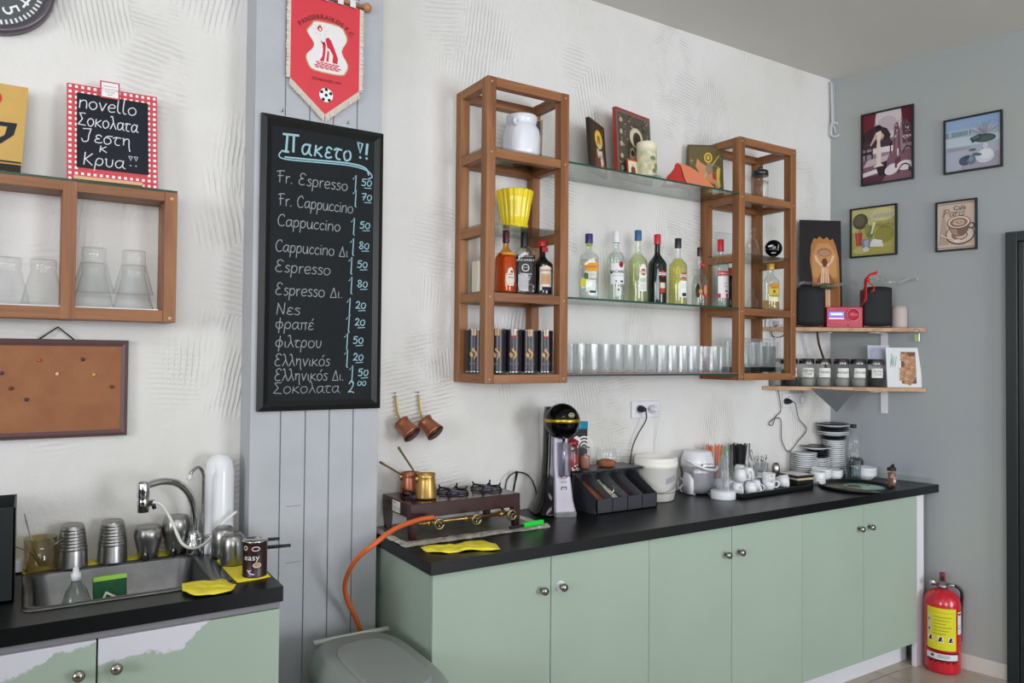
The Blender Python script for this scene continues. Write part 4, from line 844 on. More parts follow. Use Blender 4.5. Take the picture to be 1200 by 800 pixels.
h3d = plates(-.085, -.075, h3c+.001, 2, .086, M_PBLK, 'wide black plate in the top of the tallest stack', 'wide black plates in the tallest stack')
plates(-.085, -.075, h3d+.001, 1, .087, M_PORC, 'uppermost white plate of the tallest stack', None); plates(-.085, -.075, h3d+.009, 1, .086, M_PBLK, 'topmost black plate of the tallest stack', None)
# white bowls and cups in front
def bowls(x, y, n, r, label, group):
    f0 = None
    for k in range(n):
        if f0 is None:
            f0 = MB().lathe([(r*.5, 0), (r*.6, .002), (r*.9, .022), (r, .034), (r-.003, .034), (r*.55, .006), (.0001, .005)], 26).build('white_bowl', M_PORC, loc=(x, y, ZW)); tag(f0, label, 'bowl', group)
        else: copy(f0, (x, y, ZW+k*.011), label=label.replace('stacked', nth(k)+' from the bottom, stacked'))
bowls(-.345, -.185, 4, .052, 'small white bowl stacked behind the round tray', 'small white bowls behind the round tray')
bowls(-.255, -.20, 3, .045, 'small white bowl stacked left of the water bottle', 'small white bowls left of the bottle')
bowls(-.075, -.262, 4, .062, 'white bowl stacked between the water bottle and spice shaker', 'white bowls by the spice shaker')
wc = MB().lathe([(.034, 0), (.037, .003), (.038, .062), (.036, .064), (.034, .01), (.0001, .008)], 24); tag(wc.build('white_cup', M_PORC, loc=(-.43, -.225, ZW)), 'straight sided white cup between the dark box and round tray', 'cup')
# dark mug in corner
tag(MB().lathe([(.035, 0), (.038, .004), (.038, .085), (.03, .1), (.0001, .1)], 24).build('dark_canister', mat('dark green canister', '#10201c', .4), loc=(.0, -.16, ZW)), 'dark round canister behind the water bottle in the corner', 'canister')
# water bottle
wbt = thing('water_bottle', 'tall clear plastic water bottle with black cap near the right wall', 'bottle', (-.215, -.285, ZW))
pr_ = [(.034, 0), (.039, .006), (.039, .09), (.037, .10), (.039, .11), (.039, .155), (.0365, .165), (.039, .175), (.0365, .185), (.039, .195), (.039, .215), (.034, .25), (.018, .275), (.0135, .283), (.0135, .295)]
MB().lathe(pr_, 28, cap1=False).build('body', M_GLASS2, wbt); MB().lathe([(.016, .287), (.016, .305), (.0001, .306)], 18).build('cap', M_BLACKP, wbt)
MB().lathe([(.033, .002), (.0375, .008), (.0375, .085), (.0001, .086)], 24).build('water', glass('water', '#dfe8ea', .02, 1.33, 1), wbt)
# round tray
rt = thing('round_tray', 'round black serving tray with teal picture near the counter end', 'tray', (-.375, -.405, ZW))
MB().lathe([(.165, 0), (.17, .002), (.178, .016), (.180, .016), (.172, .0), (.168, -.0)], 44, cap0=False, cap1=False).lathe([(.17, .003), (.0001, .003)], 44).build('tray', M_BLACKP, rt)
tp_ = [('#20262a', ell(0, 0, .16, .16, 40)), ('#6f6a4d', ell(-.05, .0, .10, .12, 30)), ('#7fb3a8', ell(.05, -.01, .095, .10, 30)), ('#a9cfc3', ell(.06, -.04, .07, .05, 24)), ('#7a4d55', ell(.02, .03, .035, .03, 16)), ('#93525e', rc(.0, -.02, .03, .03)), ('#d8d4c8', ell(-.01, -.06, .03, .015)), ('#222', ell(.1, 0, .012, .01)) if False else ('#222222', ell(.1, 0, .012, .01)), ('#8a8360', ell(-.09, .04, .04, .03))]
ik = inks(tp_, 0, .00025); ik.v = [(p[0], p[2], .0034-p[1]) for p in ik.v]; ik.build('tray_picture', M_PRINT, rt)
ssk = thing('spice_shaker', 'small spice shaker with dark flip lid at the counter end', 'shaker', (-.215, -.497, ZW))
MB().lathe([(.0185, 0), (.02, .003), (.02, .085), (.017, .09)], 20, cap1=False).build('glass', M_GLASS2, ssk); MB().lathe([(.0175, .002), (.0175, .078), (.0001, .08)], 18).build('spice', spotty('ground cinnamon', '#8d5334', '#5f4a3c', 60, .95), ssk)
MB().lathe([(.0215, .088), (.0215, .104), (.0001, .105)], 20).add([(-.004, -.01, .104), (.012, -.01, .104), (.012, .01, .104), (-.004, .01, .104), (.012, -.006, .122), (.016, .006, .12)], [(0, 1, 4), (1, 2, 5, 4), (2, 3, 5), (0, 4, 5, 3)]).build('lid', mat('dark brown plastic', '#2a1e1c', .4), ssk)
inks([('#c9c4c4', rc(-.012, .03, .012, .055)), ('#7a4a6a', rc(-.01, .045, .01, .052))], 0, bend=.0203).build('shaker_label', M_PRINT, ssk)

# ---- sockets and cables on the back wall
def socket(px, py, w_, n, label, dy=0):
    P = OY(px, py, 0); so = thing('wall_socket', label, 'socket', (P.x, -.001, P.z))
    MB().box((0, -.010, -.04), (w_, 0, .04)).build('plate', M_WHITE, so, bevel=.004)
    for k in range(n):
        cx = w_/n*(k+.5)
        MB().lathe([(.024, 0), (.024, .006), (.0215, .006), (.0205, .001), (.0001, .001)], 22, mtx=Matrix.Translation((cx, -.0095, 0)) @ Matrix.Rotation(PI/2, 4, 'X')).build('socket_ring', M_WHITE, so)
    return so
socket(739, 480, .175, 2, 'white double wall socket above the white bucket')
socket(916, 469, .20, 2, 'white double wall socket below the corner shelf')
socket(896, 379, .085, 1, 'white wall socket behind the right wooden shelf tower')
def plug(name, px, py, m_, lab, pts, r=.0032):
    P = OY(px, py, -.014); t = thing(name, lab, 'cable', tuple(P))
    MB().lathe([(.017, 0), (.017, .012), (.011, .03), (.006, .04)], 16, mtx=Matrix.Rotation(PI/2, 4, 'X')).build('plug', m_, t)
    q = [(0, -.038, 0)]+[tuple(OY(a, b, c)-P) for a, b, c in pts]
    MB().tube(q, r, 8, 6).build('cord', m_, t)
plug('power_cable', 750, 479, M_BLACKP, 'black cable plugged in above the bucket, running down behind it', [(757, 482, -.05), (757, 492, -.04), (748, 508, -.03), (741, 525, -.02), (738, 550, -.02)])
plug('power_cable', 763, 479, M_WHITE, 'thin white cable plugged in above the bucket', [(771, 480, -.05), (773, 490, -.03), (769, 515, -.012), (767, 540, -.012)], .0022)
plug('power_cable', 921, 470, M_BLACKP, 'black cable from the socket below the corner shelf', [(932, 473, -.05), (936, 490, -.02), (945, 503, -.012), (935, 517, -.012), (924, 529, -.012), (916, 515, -.012), (915, 492, -.012), (908, 490, -.012), (901, 496, -.012), (905, 498, -.012), (909, 488, -.012), (915, 480, -.012), (912, 457, -.012)], .0022)
plug('power_cable', 908, 379, M_WHITE, 'white plug and cord behind the right shelf tower', [(909, 386, -.03), (909, 400, -.01), (906, 420, -.01), (905, 450, -.01)], .0022)
tag(MB().tube([tuple(OY(*q)) for q in ((903, 382, -.01), (905, 393, -.01), (914, 395, -.01), (921, 390, -.01), (924, 380, -.01))], .0022, 6, 5).build('power_cable', M_BLACKP), 'short black cord sagging behind the right shelf tower', 'cable')

# ================================================================== WALL SHELF TOWERS
def tower(name, label, x0, x1, yf, cat='shelf'):
    t = thing(name, label, cat, (x0, 0, 1.466)); W = x1-x0; D = -yf; Ht = 2.638-1.466
    pw, pd = .040, .046
    for x in (0, W-pw):
        for y in (-D, -pd): MB().box((x, y, 0), (x+pw, y+pd, Ht)).build('post', M_WZ, t, bevel=.0035)
    lv = [('all', 0, .034), ('all', Ht-.036, Ht), ('all', .865, .900), ('side', .570, .607), ('all', .314, .348)]
    for kind, za, zb in lv:
        if kind == 'all':
            for y0 in (-D+.002, -.040): MB().box((pw, y0, za), (W-pw, y0+.036, zb)).build('rail', M_WX, t, bevel=.002)
        for x in (.002, W-pw+.002): MB().box((x, -D+pd, za), (x+.036, -pd, zb)).build('side_rail', M_WY, t, bevel=.002)
    for z in (.034, .348, .607, .900): 
        g_ = MB().box((.003, -D+.003, z+.0003), (W-.003, -.002, z+.0055)).build('glass_shelf', M_SHELFG, t)
    for z in (Ht-.02, .882, .33, .017):
        for x in (pw/2, W-pw/2): MB().lathe([(.004, 0), (.0035, .0015), (.0001, .0016)], 10, mtx=Matrix.Translation((x, -D, z)) @ Matrix.Rotation(PI/2, 4, 'X')).build('screw', mat('pale screw head', '#c5a27c', .5), t)
    return t
TX0, TX1, UX0, UX1, TF = -2.476, -2.089, -1.072, -.648, -.252
tower('shelf_tower', 'open brown wooden shelf tower, left one, above the drink mixer', TX0, TX1, TF)
tower('shelf_tower', 'open brown wooden shelf tower, right one, nearest the corner', UX0, UX1, TF)
ZL = {k: 1.466+v for k, v in dict(b=.034+.006, m=.348+.006, s=.607+.006, t=.900+.006).items()}
def glass_board(z, lb, x0=TX1+.001, x1=UX0-.001):
    t = thing('glass_shelf', lb, 'shelf', (x0, 0, z))
    MB().box((0, TF+.004, 0), (x1-x0, -.004, .008)).build('pane', M_SHELFG, t)
    MB().box((0, TF+.001, 0), (x1-x0, TF+.0035, .008)).build('front_edge', M_GEDGE, t)
    return t
ZT = ZL['t']-.006; ZM = ZL['m']-.006; ZB = ZL['b']-.006
glass_board(ZT-.008, 'topmost clear glass shelf between the towers, carrying the icons')
glass_board(ZM-.008, 'middle clear glass shelf between the towers, carrying liquor bottles')
gb = glass_board(ZB-.008, 'lowest glass shelf between the towers with pink mat and tumblers')
MB().box((0, TF+.006, .0083), (UX0-TX1-.002, -.01, .0095)).build('pink_mat', mat('pink shelf paper', '#c98da0', .6), gb)
for t_ in (bpy.data.objects['pane'],): pass

# ---- drinking glasses on the lowest shelf
g0 = None
for r_, yy in enumerate((-.20, -.12)):
    for i in range(15):
        x = -2.052+i*.0665+(.01 if r_ else 0)
        if g0 is None:
            g0 = MB().lathe([(.0001, .01), (.024, .008), (.025, 0), (.027, .002), (.0305, .125), (.0292, .125), (.0255, .014), (.0001, .012)], 13, sm=False).build('tumbler', M_GLASS2, loc=(x, yy, ZB+.0018))
            tag(g0, 'clear tumbler nearest the left tower, front row on the lowest glass shelf', 'glass', 'front row tumblers on the lowest glass shelf')
        else: copy(g0, (x, yy, ZB+.0018), label='clear tumbler, %s from the left tower, %s row on the lowest glass shelf' % (nth(i) if i else 'first', ('front', 'back')[r_]), group=None if r_ == 0 else 'back row tumblers on the lowest glass shelf')
# boxed glasses in the right tower
bx = thing('glass_pack', 'clear plastic wrapped pack of upright tumblers in the right tower', 'pack', (-.985, -.06, ZL['b']))
MB().box((0, -.13, 0), (.30, 0, .022)).build('pack_base', glass('grey clear plastic', '#c3cac8', .2, 1.45, 1.5), bx)
MB().box((0, -.13, .0225), (.30, 0, .165)).build('wrap', glass('crinkled clear wrap', '#fdfefe', .12, 1.45, 1.0, .12), bx)
for i in range(5):
    for j in range(2):
        c = copy(g0, (-.985+.032+i*.0595, -.06-.034-j*.063, ZL['b']+.024), label='clear tumbler inside the plastic wrapped pack, right tower', group='tumblers in the wrapped pack')
tag(MB().box((0, -.12, 0), (.012, -.02, .13)).build('black_folder', M_BLACKP, loc=(-.675, -.02, ZL['b'])), 'thin black upright folder beside the wrapped tumbler pack', 'folder')

# ---- coffee tins
M_TIN = mat('dark aubergine tin', '#1d171f', .3)
def coffee_tin(x, y, lb, red, rz):
    t = thing('coffee_tin', lb, 'tin', (x, y, ZL['b']), rz, 'black coffee tins with gold swirl'); r = .0365; h = .172
    MB().lathe([(r+.0005, 0), (r+.0008, .003), (r+.0005, .005), (r-.0008, .0055)], 28, cap1=False).lathe([(r, h-.004), (r+.0008, h-.003), (r-.001, h), (r-.003, h-.002), (.0001, h-.002)], 28, cap0=False).build('rim', M_CHROME, t)
    MB().lathe([(r, .005), (r, h-.004)], 28, cap0=False, cap1=False).build('can', M_TIN, t)
    sw = [(-.006, .086), (.004, .078), (.006, .069), (.0, .058), (-.001, .048), (.003, .056), (.012, .066), (.0135, .076), (.008, .084), (.001, .090), (.001, .099), (-.009, .093)]
    sw2 = [(-.013, .082), (-.004, .074), (-.003, .067), (-.007, .058), (-.016, .068), (-.017, .076)]
    pl = [('#c9a26c', sw), ('#c9a26c', sw2), ('#c8ab86' if not red else '#d8cdbd', rc(-.009, .146, .009, .1735)), ('#a58866', rc(-.004, .150, .001, .1735))]
    if red: pl += [('#c22a3c', rc(-.009, .142, .009, .148))]
    pl += [('#857f8c', rc(-.017+i*.0042, .0335, -.0145+i*.0042, .0375)) for i in range(9)]+[('#5b5663', rc(-.012, .026, .012, .028)), ('#5b5663', rc(-.004, .017, .004, .020))]
    inks(pl, 0, bend=r+.0003).build('tin_print', M_PRINT, t)
for i, (x, red, lb) in enumerate(((-2.43, 0, 'black coffee tin at the far left, partly behind the tower front post'), (-2.352, 0, 'black coffee tin with gold swirl just right of the front post'), (-2.268, 1, 'black coffee tin with red tipped seal, left one'), (-2.184, 0, 'black coffee tin between the two red tipped tins'), (-2.100+.0, 1, 'black coffee tin with red tipped seal, rightmost in the row'))):
    coffee_tin(min(x, -2.134), -.165 if i else -.11, lb, red, -.55+.04*i)
for n_, x_ in (('coffee_tin.001', -2.372), ('coffee_tin.002', -2.297), ('coffee_tin.003', -2.221), ('coffee_tin.004', -2.144)): bpy.data.objects[n_].location = (x_, -.165, ZL['b'])
bpy.data.objects['coffee_tin'].location = (-2.428, -.085, ZL['b'])

# ---- bottles
def bprof(R, H, hb, hs, rn, rb=.004, taper=0):
    """R body radius, hb straight body height, hs where the shoulder ends, rn neck radius, H top of the glass"""
    p = [(R*.85, 0), (R-.001, .003), (R, .008), (R-taper, hb)]
    for k in range(1, 7):
        t = k/6; p.append((rn+(R-taper-rn)*(math.cos(t*PI)+1)/2, hb+(hs-hb)*t))
    p += [(rn*.98, H-.004), (rn*.95, H)]
    return p
def bottle(lb, x, y, z, R, H, hb, hs, rn, gm, capm, caph, capr=None, liquid=None, lfill=.9, rz=-.35, prints=(), texts=(), square=False, taper=0, name='liquor_bottle', group='bottles'):
    t = thing(name, lb, 'bottle', (x, y, z), rz); P = bprof(R, H-caph*.4, hb, hs, rn, taper=taper)
    if square:
        rg = []
        for r, zz in P:
            e = 2.2+4.5*max(0, min(1, (hs-zz)/(hs-hb+.001))) ; rg.append(ringp(0, 0, zz, r, r, 28, e))
        loft(MB(), rg).build('body', gm, t)
    else: MB().lathe(P, 28).build('body', gm, t)
    if liquid:
        q = []
        for r, zz in P:
            if zz <= lfill*hs: q.append((max(r-.0025, .004), max(zz, .003)))
        rl = q[-1][0]; q.append((rl, lfill*hs)); q.append((.0001, lfill*hs+.0005))
        if square: loft(MB(), [ringp(0, 0, zz, r, r, 28, 6) for r, zz in q]).build('liquid', liquid, t)
        else: MB().lathe(q, 28).build('liquid', liquid, t)
    cr = capr or rn*1.12
    MB().lathe([(cr, H-caph), (cr*1.01, H-caph+.002), (cr, H-.002), (cr*.93, H), (.0001, H)], 22).build('cap', capm, t)
    bend = None if square else R+.0004
    if prints: inks(list(prints), -(R*.985) if square else 0, bend=bend).build('bottle_label', M_PRINT, t)
    for i, (tx, size, px, pz, mt) in enumerate(texts):
        font('lettering', tx, size, mt, t, px, (-(R*.985)-.0026) if square else -.0030, pz, bend=bend)
    return t
G_CLR = glass('bottle glass clear', '#f7faf8', .03, 1.5, 1.4, .02); G_GRN = glass('bottle glass pale green', '#f3f8ef', .03, 1.5, 1.4, .02)
G_DRK = mat('dark green bottle glass', '#0f1a14', .08, 0, .6); G_AMB = mat('amber whisky', '#a8521a', .1, 0, .5)
L_YEL = glass('pale yellow vermouth', '#f3eeb0', .05, 1.33, .6); L_PGR = glass('pale green vermouth', '#f6f7de', .05, 1.33, .6); L_CLR = glass('clear spirit', '#f6f9f8', .02, 1.33, .6)
T_BLK = mat('black ink', '#1a1a1c', .5); T_RED = mat('red ink', '#b3202b', .5); T_WHT = mat('white ink', '#e6e6e6', .5); T_GLD = mat('gold ink', '#c9a24a', .4); T_BLU = mat('blue ink', '#27407a', .5)
zb = ZL['m']
bottle('amber whisky bottle with dark burgundy cap in the left tower', -2.338, -.172, zb, .043, .250, .135, .185, .012, glass('amber bottle glass', '#f2c68c', .04, 1.5, 1.0), mat('burgundy cap', '#4a1620', .3), .050, .0135, mat('amber liquid', '#c4661e', .2), .85, -.25,
       [('#c98f2c', rc(-.030, .148, .030, .158)), ('#d8cfc4', [(-.008, .03), (.02, .026), (.026, .045), (.024, .075), (.018, .09), (.012, .10), (-.002, .095), (-.01, .07), (-.012, .05)]), ('#8a4a4a', rc(-.004, .058, .02, .061)), ('#8a4a4a', rc(-.004, .07, .016, .073)), ('#7a2a2a', ell(.012, .082, .006, .005)), ('#c8b9a8', rc(-.006, .034, .02, .037))])
jd = bottle('square whiskey bottle with black label and black cap in the left tower', -2.246, -.165, zb, .0425, .252, .165, .205, .012, G_CLR, mat('ribbed black cap', '#131214', .4), .062, .0155, mat('dark whiskey', '#3a1210', .2), .26, -.45,
       [('#16151a', rc(-.039, .035, .039, .155)), ('#e1e1e1', strip([(-.03, .15), (.03, .15)], .001)[0])]+[('#cfcfcf', q) for q in ring_(0, .104, .012, .0155, 20)]+[('#cfcfcf', rc(-.024, .070, .024, .0712)), ('#cfcfcf', rc(-.03, .0365, .03, .0376)), ('#bdbdbd', rc(-.018, .055, .018, .060))], square=True,
       texts=[("JACK DANIEL'S", .0105, 0, .134, T_WHT), ('Old No.7', .007, 0, .1045, T_WHT), ('Tennessee', .012, 0, .080, T_WHT), ('WHISKEY', .010, 0, .0635, T_WHT), ('SOUR MASH', .006, 0, .046, T_WHT)])
mbs = inks([('#16151a', rc(-.039, .035, .039, .155))]+[('#8d8d92', rc(-.028, .05+i*.013, .012+.01*(i % 3), .053+i*.013)) for i in range(7)], -.0420); mbs.v = [(p[1], -p[0], p[2]) for p in mbs.v]; mbs.build('side_label', M_PRINT, jd)
bottle('dark brown liqueur bottle with bright red cap in the left tower', -2.150, -.155, zb, .045, .225, .125, .165, .013, mat('near black brown glass', '#1c120c', .08, 0, .6), mat('bright red cap', '#c01a28', .35), .022, .019, None, 0, -.35,
       [('#a3262e', rc(-.012, .175, .012, .195)), ('#d9d2c6', [(-.022, .02), (.03, .02), (.03, .115), (.018, .118), (.004, .122), (-.01, .117), (-.022, .114)]), ('#c9a27c', rc(-.016, .045, .026, .088)), ('#1a1f3a', rc(-.022, .02, .03, .034)), ('#e6e0d6', rc(-.022, .02, -.012, .034))]+[('#b58c66', rc(-.01, .050+i*.008, .02, .053+i*.008)) for i in range(4)], texts=[('DRAMBUIE', .0115, .003, .1005, T_RED)])
bottle('clear square gin bottle with purple cap and orange label on the middle shelf', -1.915, -.165, ZM, .0405, .283, .178, .213, .0135, G_CLR, mat('purple cap', '#3b2a78', .35), .040, .0165, L_CLR, .8, -.62,
       [('#8f9c2a', rc(-.013, .224, .013, .236)), ('#e8a32c', rc(-.018, .120, .036, .158)), ('#d9cf3a', rc(-.036, .055, -.012, .09)), ('#d8d8d0', rc(-.018, .09, .03, .119)), ('#4c6b3a', ell(-.013, .10, .01, .014)), ('#2b3350', rc(.002, .028, .028, .038))], square=True,
       texts=[("GORDON'S", .0115, .009, .138, T_RED), ('GIN', .012, .012, .105, T_GLD)])
bottle('clear white rum bottle with white cap and red round emblem', -1.764, -.165, ZM, .0375, .31, .19, .235, .0135, G_CLR, M_WHITE, .052, .0155, L_CLR, .9, -.38,
       [('#dfe0e2', rc(-.037, .075, .032, .165)), ('#b8323c', ell(.012, .160, .012, .014)), ('#6b1f26', ell(.012, .160, .006, .008)), ('#9a9aa2', rc(-.03, .110, .03, .112)), ('#33333b', rc(.008, .082, .022, .090)), ('#33333b', rc(-.014, .083, -.009, .09)), ('#33333b', rc(-.035, .120, -.028, .130)), ('#d6d8da', rc(-.014, .025, .012, .062)), ('#3a3a42', ell(-.001, .05, .004, .005))], texts=[('BACARDI', .0165, -.003, .128, T_BLK)])
def verm(lb, x, gm, liq, capc, ink2, dark=False, H=.325):
    pl = [('#e3e3df' if not dark else '#6b6f74', [(-.006, .05), (.034, .05), (.034, .135), (.03, .155), (.022, .17), (.006, .17), (-.002, .155), (-.006, .135)])] if ink2 == 0 else []
    if ink2 == 0: pl += [('#b5c4a8', rc(-.001, .09, .029, .108)), ('#cfd4cc', rc(.0, .055, .028, .085))]
    if ink2 == 1: pl += [('#9aa0a8', [(-.024, .02), (-.014, .02), (-.006, .09), (-.006, .15), (-.012, .16)]), ('#2b1a1c', rc(-.002, .045, .03, .125)), ('#d8cdb5', rc(.0, .07, .026, .095)), ('#b8402f', rc(.0, .05, .026, .068)), ('#e4e2de', rc(-.006, .128, .034, .142))]
    if ink2 == 2: pl += [('#e6e6e2', rc(-.004, .035, .034, .112)), ('#2a2c44', rc(.006, .04, .03, .056)), ('#b9bcc4', rc(.004, .08, .028, .082)), ('#b9bcc4', rc(.004, .09, .028, .092)), ('#e6e6e2', rc(-.006, .128, .036, .142))]
    pl += [('#c2342f', ell(.014, .135, .0135, .015)), ('#e8e6e2', rc(-.006, .1295, .034, .1405))]
    bottle(lb, x, -.165, ZM, .043, H, .178, .235, .0125, gm, mat(capc+' bottle cap', {'blue': '#2f5a8a', 'red': '#c02636', 'navy': '#1b1f2c'}[capc], .35), .045, .0155, liq, .92, -.45, pl, [('MARTINI', .0105, .014, .135, T_BLK)], taper=.001)
verm('pale green vermouth bottle with blue cap on the middle glass shelf', -1.637, G_GRN, L_PGR, 'blue', 0)
verm('dark red vermouth bottle with bright red cap on the middle glass shelf', -1.52, G_DRK, None, 'red', 1, True, .318)
verm('yellow vermouth bottle with navy cap on the middle glass shelf', -1.39, G_CLR, L_YEL, 'navy', 2, False, .312)
bottle('slim clear bottle with round picture labels and brown cap, shortest on the shelf', -1.248, -.165, ZM, .037, .282, .105, .19, .0105, G_CLR, mat('dark red brown cap', '#3a1518', .4), .040, .0125, L_CLR, .8, -.4,
       [('#b8323c', rc(-.012, .188, .012, .2)), ('#3a2a26', rc(-.012, .178, -.002, .19)), ('#6b3a2c', ell(.016, .075, .017, .036)), ('#c9836a', ell(.016, .078, .011, .026)), ('#b8323c', ell(.017, .045, .009, .008)), ('#4a3a30', ell(-.022, .075, .012, .034)), ('#d08a4a', ell(-.010, .07, .008, .012)), ('#2c2622', ell(-.023, .09, .007, .01))])
bottle('tall clear vodka bottle with red cap behind the tower post', -1.066, -.13, ZL['m'], .040, .335, .20, .265, .0135, G_CLR, mat('vodka red cap', '#c81e2c', .35), .058, .0155, L_CLR, .85, -.45,
       [('#e6e4e4', rc(-.028, .045, .034, .150)), ('#c8283a', rc(-.028, .155, .034, .172)), ('#c8283a', rc(-.028, .046, -.014, .066)), ('#c8283a', rc(.012, .046, .026, .066)), ('#c8283a', rc(-.03, .17, .034, .176)), ('#55555c', rc(.0, .10, .02, .102)), ('#55555c', rc(.0, .115, .018, .117)), ('#33333b', rc(.008, .075, .022, .082))], texts=[('SMIRNOFF', .0125, .003, .1635, T_WHT)])
bottle('small dark bottle with orange red cap beside the tall vodka bottle', -.965, -.11, ZL['m'], .024, .205, .15, .165, .012, mat('black brown glass', '#140e0c', .1), mat('orange red cap', '#b9482a', .35), .042, .0155, None, 0, -.4, [('#3a3230', rc(-.008, .04, .01, .1))])
bottle('clear bottle with red and yellow label partly behind the tower post', -.905, -.09, ZL['m'], .03, .27, .17, .22, .011, G_CLR, mat('red cap plain', '#a8242c', .4), .03, .013, L_CLR, .8, -.5, [('#b8323c', rc(-.02, .09, .028, .14)), ('#d8a83a', rc(-.02, .06, .028, .088))])
dc = thing('small_decanter', 'small clear cut glass decanter in the right tower, left of the tequila', 'decanter', (-.835, -.13, ZL['m']))
MB().lathe([(.028, 0), (.03, .01), (.026, .04), (.012, .07), (.01, .085), (.016, .09)], 12, sm=False).build('body', M_GLASS2, dc); MB().sphere((0, 0, .1), .012, 10, 8).build('stopper', M_GLASS2, dc)
bottle('clear tequila bottle with gold knob stopper and yellow label', -.742, -.17, ZL['m'], .042, .235, .14, .185, .014, G_CLR, mat('gold knob', '#c79a3a', .35, .3), .030, .019, glass('golden spirit', '#efd6a0', .03, 1.33, .6), .25, -.55,
       [('#d9c24a', rc(-.022, .065, .034, .118)), ('#c98a2a', ell(.006, .122, .026, .014)), ('#e9e1b8', rc(-.02, .04, .032, .062)), ('#8a5a2a', ell(.004, .092, .008, .008)), ('#5a4a22', rc(-.014, .068, .028, .072))], texts=[('SIERRA', .013, .006, .108, T_RED), ('TEQUILA', .0075, .006, .080, T_BLK)])
# ---- tower items: third level and top level
yp = thing('yellow_pot', 'glossy yellow fluted flower pot in the left tower', 'pot', (-2.275, -.135, ZL['s']))
n_ = 72; rg = []
for r, z, fl in ((.048, 0, 0), (.054, .004, .0), (.055, .018, .001), (.050, .026, .0025), (.056, .06, .004), (.064, .11, .004), (.0745, .158, .0035), (.0735, .160, .003), (.062, .14, .002), (.045, .03, 0)):
    rg.append([((r+fl*math.cos(k*2*PI/n_*18))*math.cos(k*2*PI/n_), (r+fl*math.cos(k*2*PI/n_*18))*math.sin(k*2*PI/n_), z) for k in range(n_)])
loft(MB(), rg).build('pot', mat('yellow glaze', '#e8ce1e', .12, 0, .6), yp)
wj = thing('ceramic_jar', 'white textured ceramic jar with small ear handles, top of left tower', 'jar', (-2.245, -.135, ZL['t']), .2); rg = []
for i, (r, z) in enumerate(((.062, 0), (.072, .006), (.075, .03), (.076, .09), (.073, .115), (.060, .138), (.058, .142), (.062, .15), (.064, .172), (.062, .176), (.054, .175), (.052, .15), (.05, .02))):
    rg.append([((r+(.0012*math.cos(k*PI*1.5+i*2) if 0 < i < 5 else 0))*math.cos(k*2*PI/64), (r+(.0012*math.cos(k*PI*1.5+i*2) if 0 < i < 5 else 0))*math.sin(k*2*PI/64), z) for k in range(64)])
mwj = spotty('white glaze', '#dcdfe8', '#e6e8ee', 8, .2, 0, .25, 60); loft(MB(), rg).build('body', mwj, wj)
MB().tube([(-.058, -.03, .150), (-.075, -.038, .146), (-.078, -.04, .134), (-.066, -.034, .126)], .007, 8, 3).build('ear_handle', mwj, wj)
MB().tube([(.055, .03, .150), (.07, .038, .146), (.073, .04, .134), (.062, .034, .126)], .007, 8, 3).build('ear_handle', mwj, wj)
def board(name, lb, cat, P, w_, h_, th, rz, tilt, edge, polys, extra=None):
    t = thing(name, lb, cat, P, rz); t.rotation_euler = (tilt, 0, rz)
    MB().box((0, 0, 0), (w_, th, h_)).build('panel', mat(name+' wood '+edge, edge, .5), t, bevel=.001)
    inks(polys, -.0002).build('painting', M_PRINT, t); return t
# picture seen edge-on inside the left tower
fr = thing('picture_frame', 'grey backed picture frame leaning at the right side of the left tower', 'frame', (-2.205, -.012, ZL['t']), -1.05, tilt=0); fr.rotation_euler = (-.06, 0, -1.0)
MB().box((0, 0, 0), (.12, .012, .19)).build('backing', mat('grey card', '#5b5852', .7), fr); MB().box((-.004, .0, 0), (0, .014, .194)).box((.12, 0, 0), (.124, .014, .194)).box((0, 0, .19), (.12, .014, .194)).build('frame_edge', mat('pale gold edge', '#b9a888', .5), fr)
# icon of an old bishop
zt_ = ZT
pl = [('#3a2a1c', rc(.004, .004, .136, .226)), ('#4a3624', rc(.012, .012, .128, .218)), ('#7a4a32', [(.03, .012), (.125, .012), (.118, .07), (.10, .115), (.05, .11), (.036, .07)]),
      ('#d8b32e', ell(.075, .158, .036, .042, 28)), ('#e6c64e', ell(.075, .158, .031, .037, 28)), ('#b88a5a', ell(.074, .148, .017, .024)), ('#9c6a42', ell(.074, .166, .014, .010)), ('#cfc3b0', ell(.074, .128, .014, .014)), ('#7a5236', rc(.066, .146, .071, .149)), ('#7a5236', rc(.078, .146, .083, .149)),
      ('#d9cdbd', [(.05, .115), (.075, .105), (.10, .115), (.108, .06), (.10, .012), (.085, .012), (.078, .09), (.06, .07), (.052, .09)]), ('#c9502e', [(.088, .012), (.12, .012), (.122, .05), (.1, .055)]), ('#d8923a', rc(.1, .02, .115, .04)),
      ('#16161a', [(.086, .075), (.089, .075), (.101, .095), (.098, .095)]), ('#16161a', [(.098, .075), (.101, .075), (.089, .095), (.086, .095)]), ('#a3522c', [(.105, .19), (.11, .19), (.112, .215), (.108, .215)])]
board('religious_icon', 'small brown wooden icon of a white bearded figure with gold halo, leftmost', 'icon', (-1.905, -.175, zt_+.004), .18, .235, .018, .52, -.08, '#2e2118', [(c, [(a*.18/.14, b_) for a, b_ in q]) for c, q in pl])
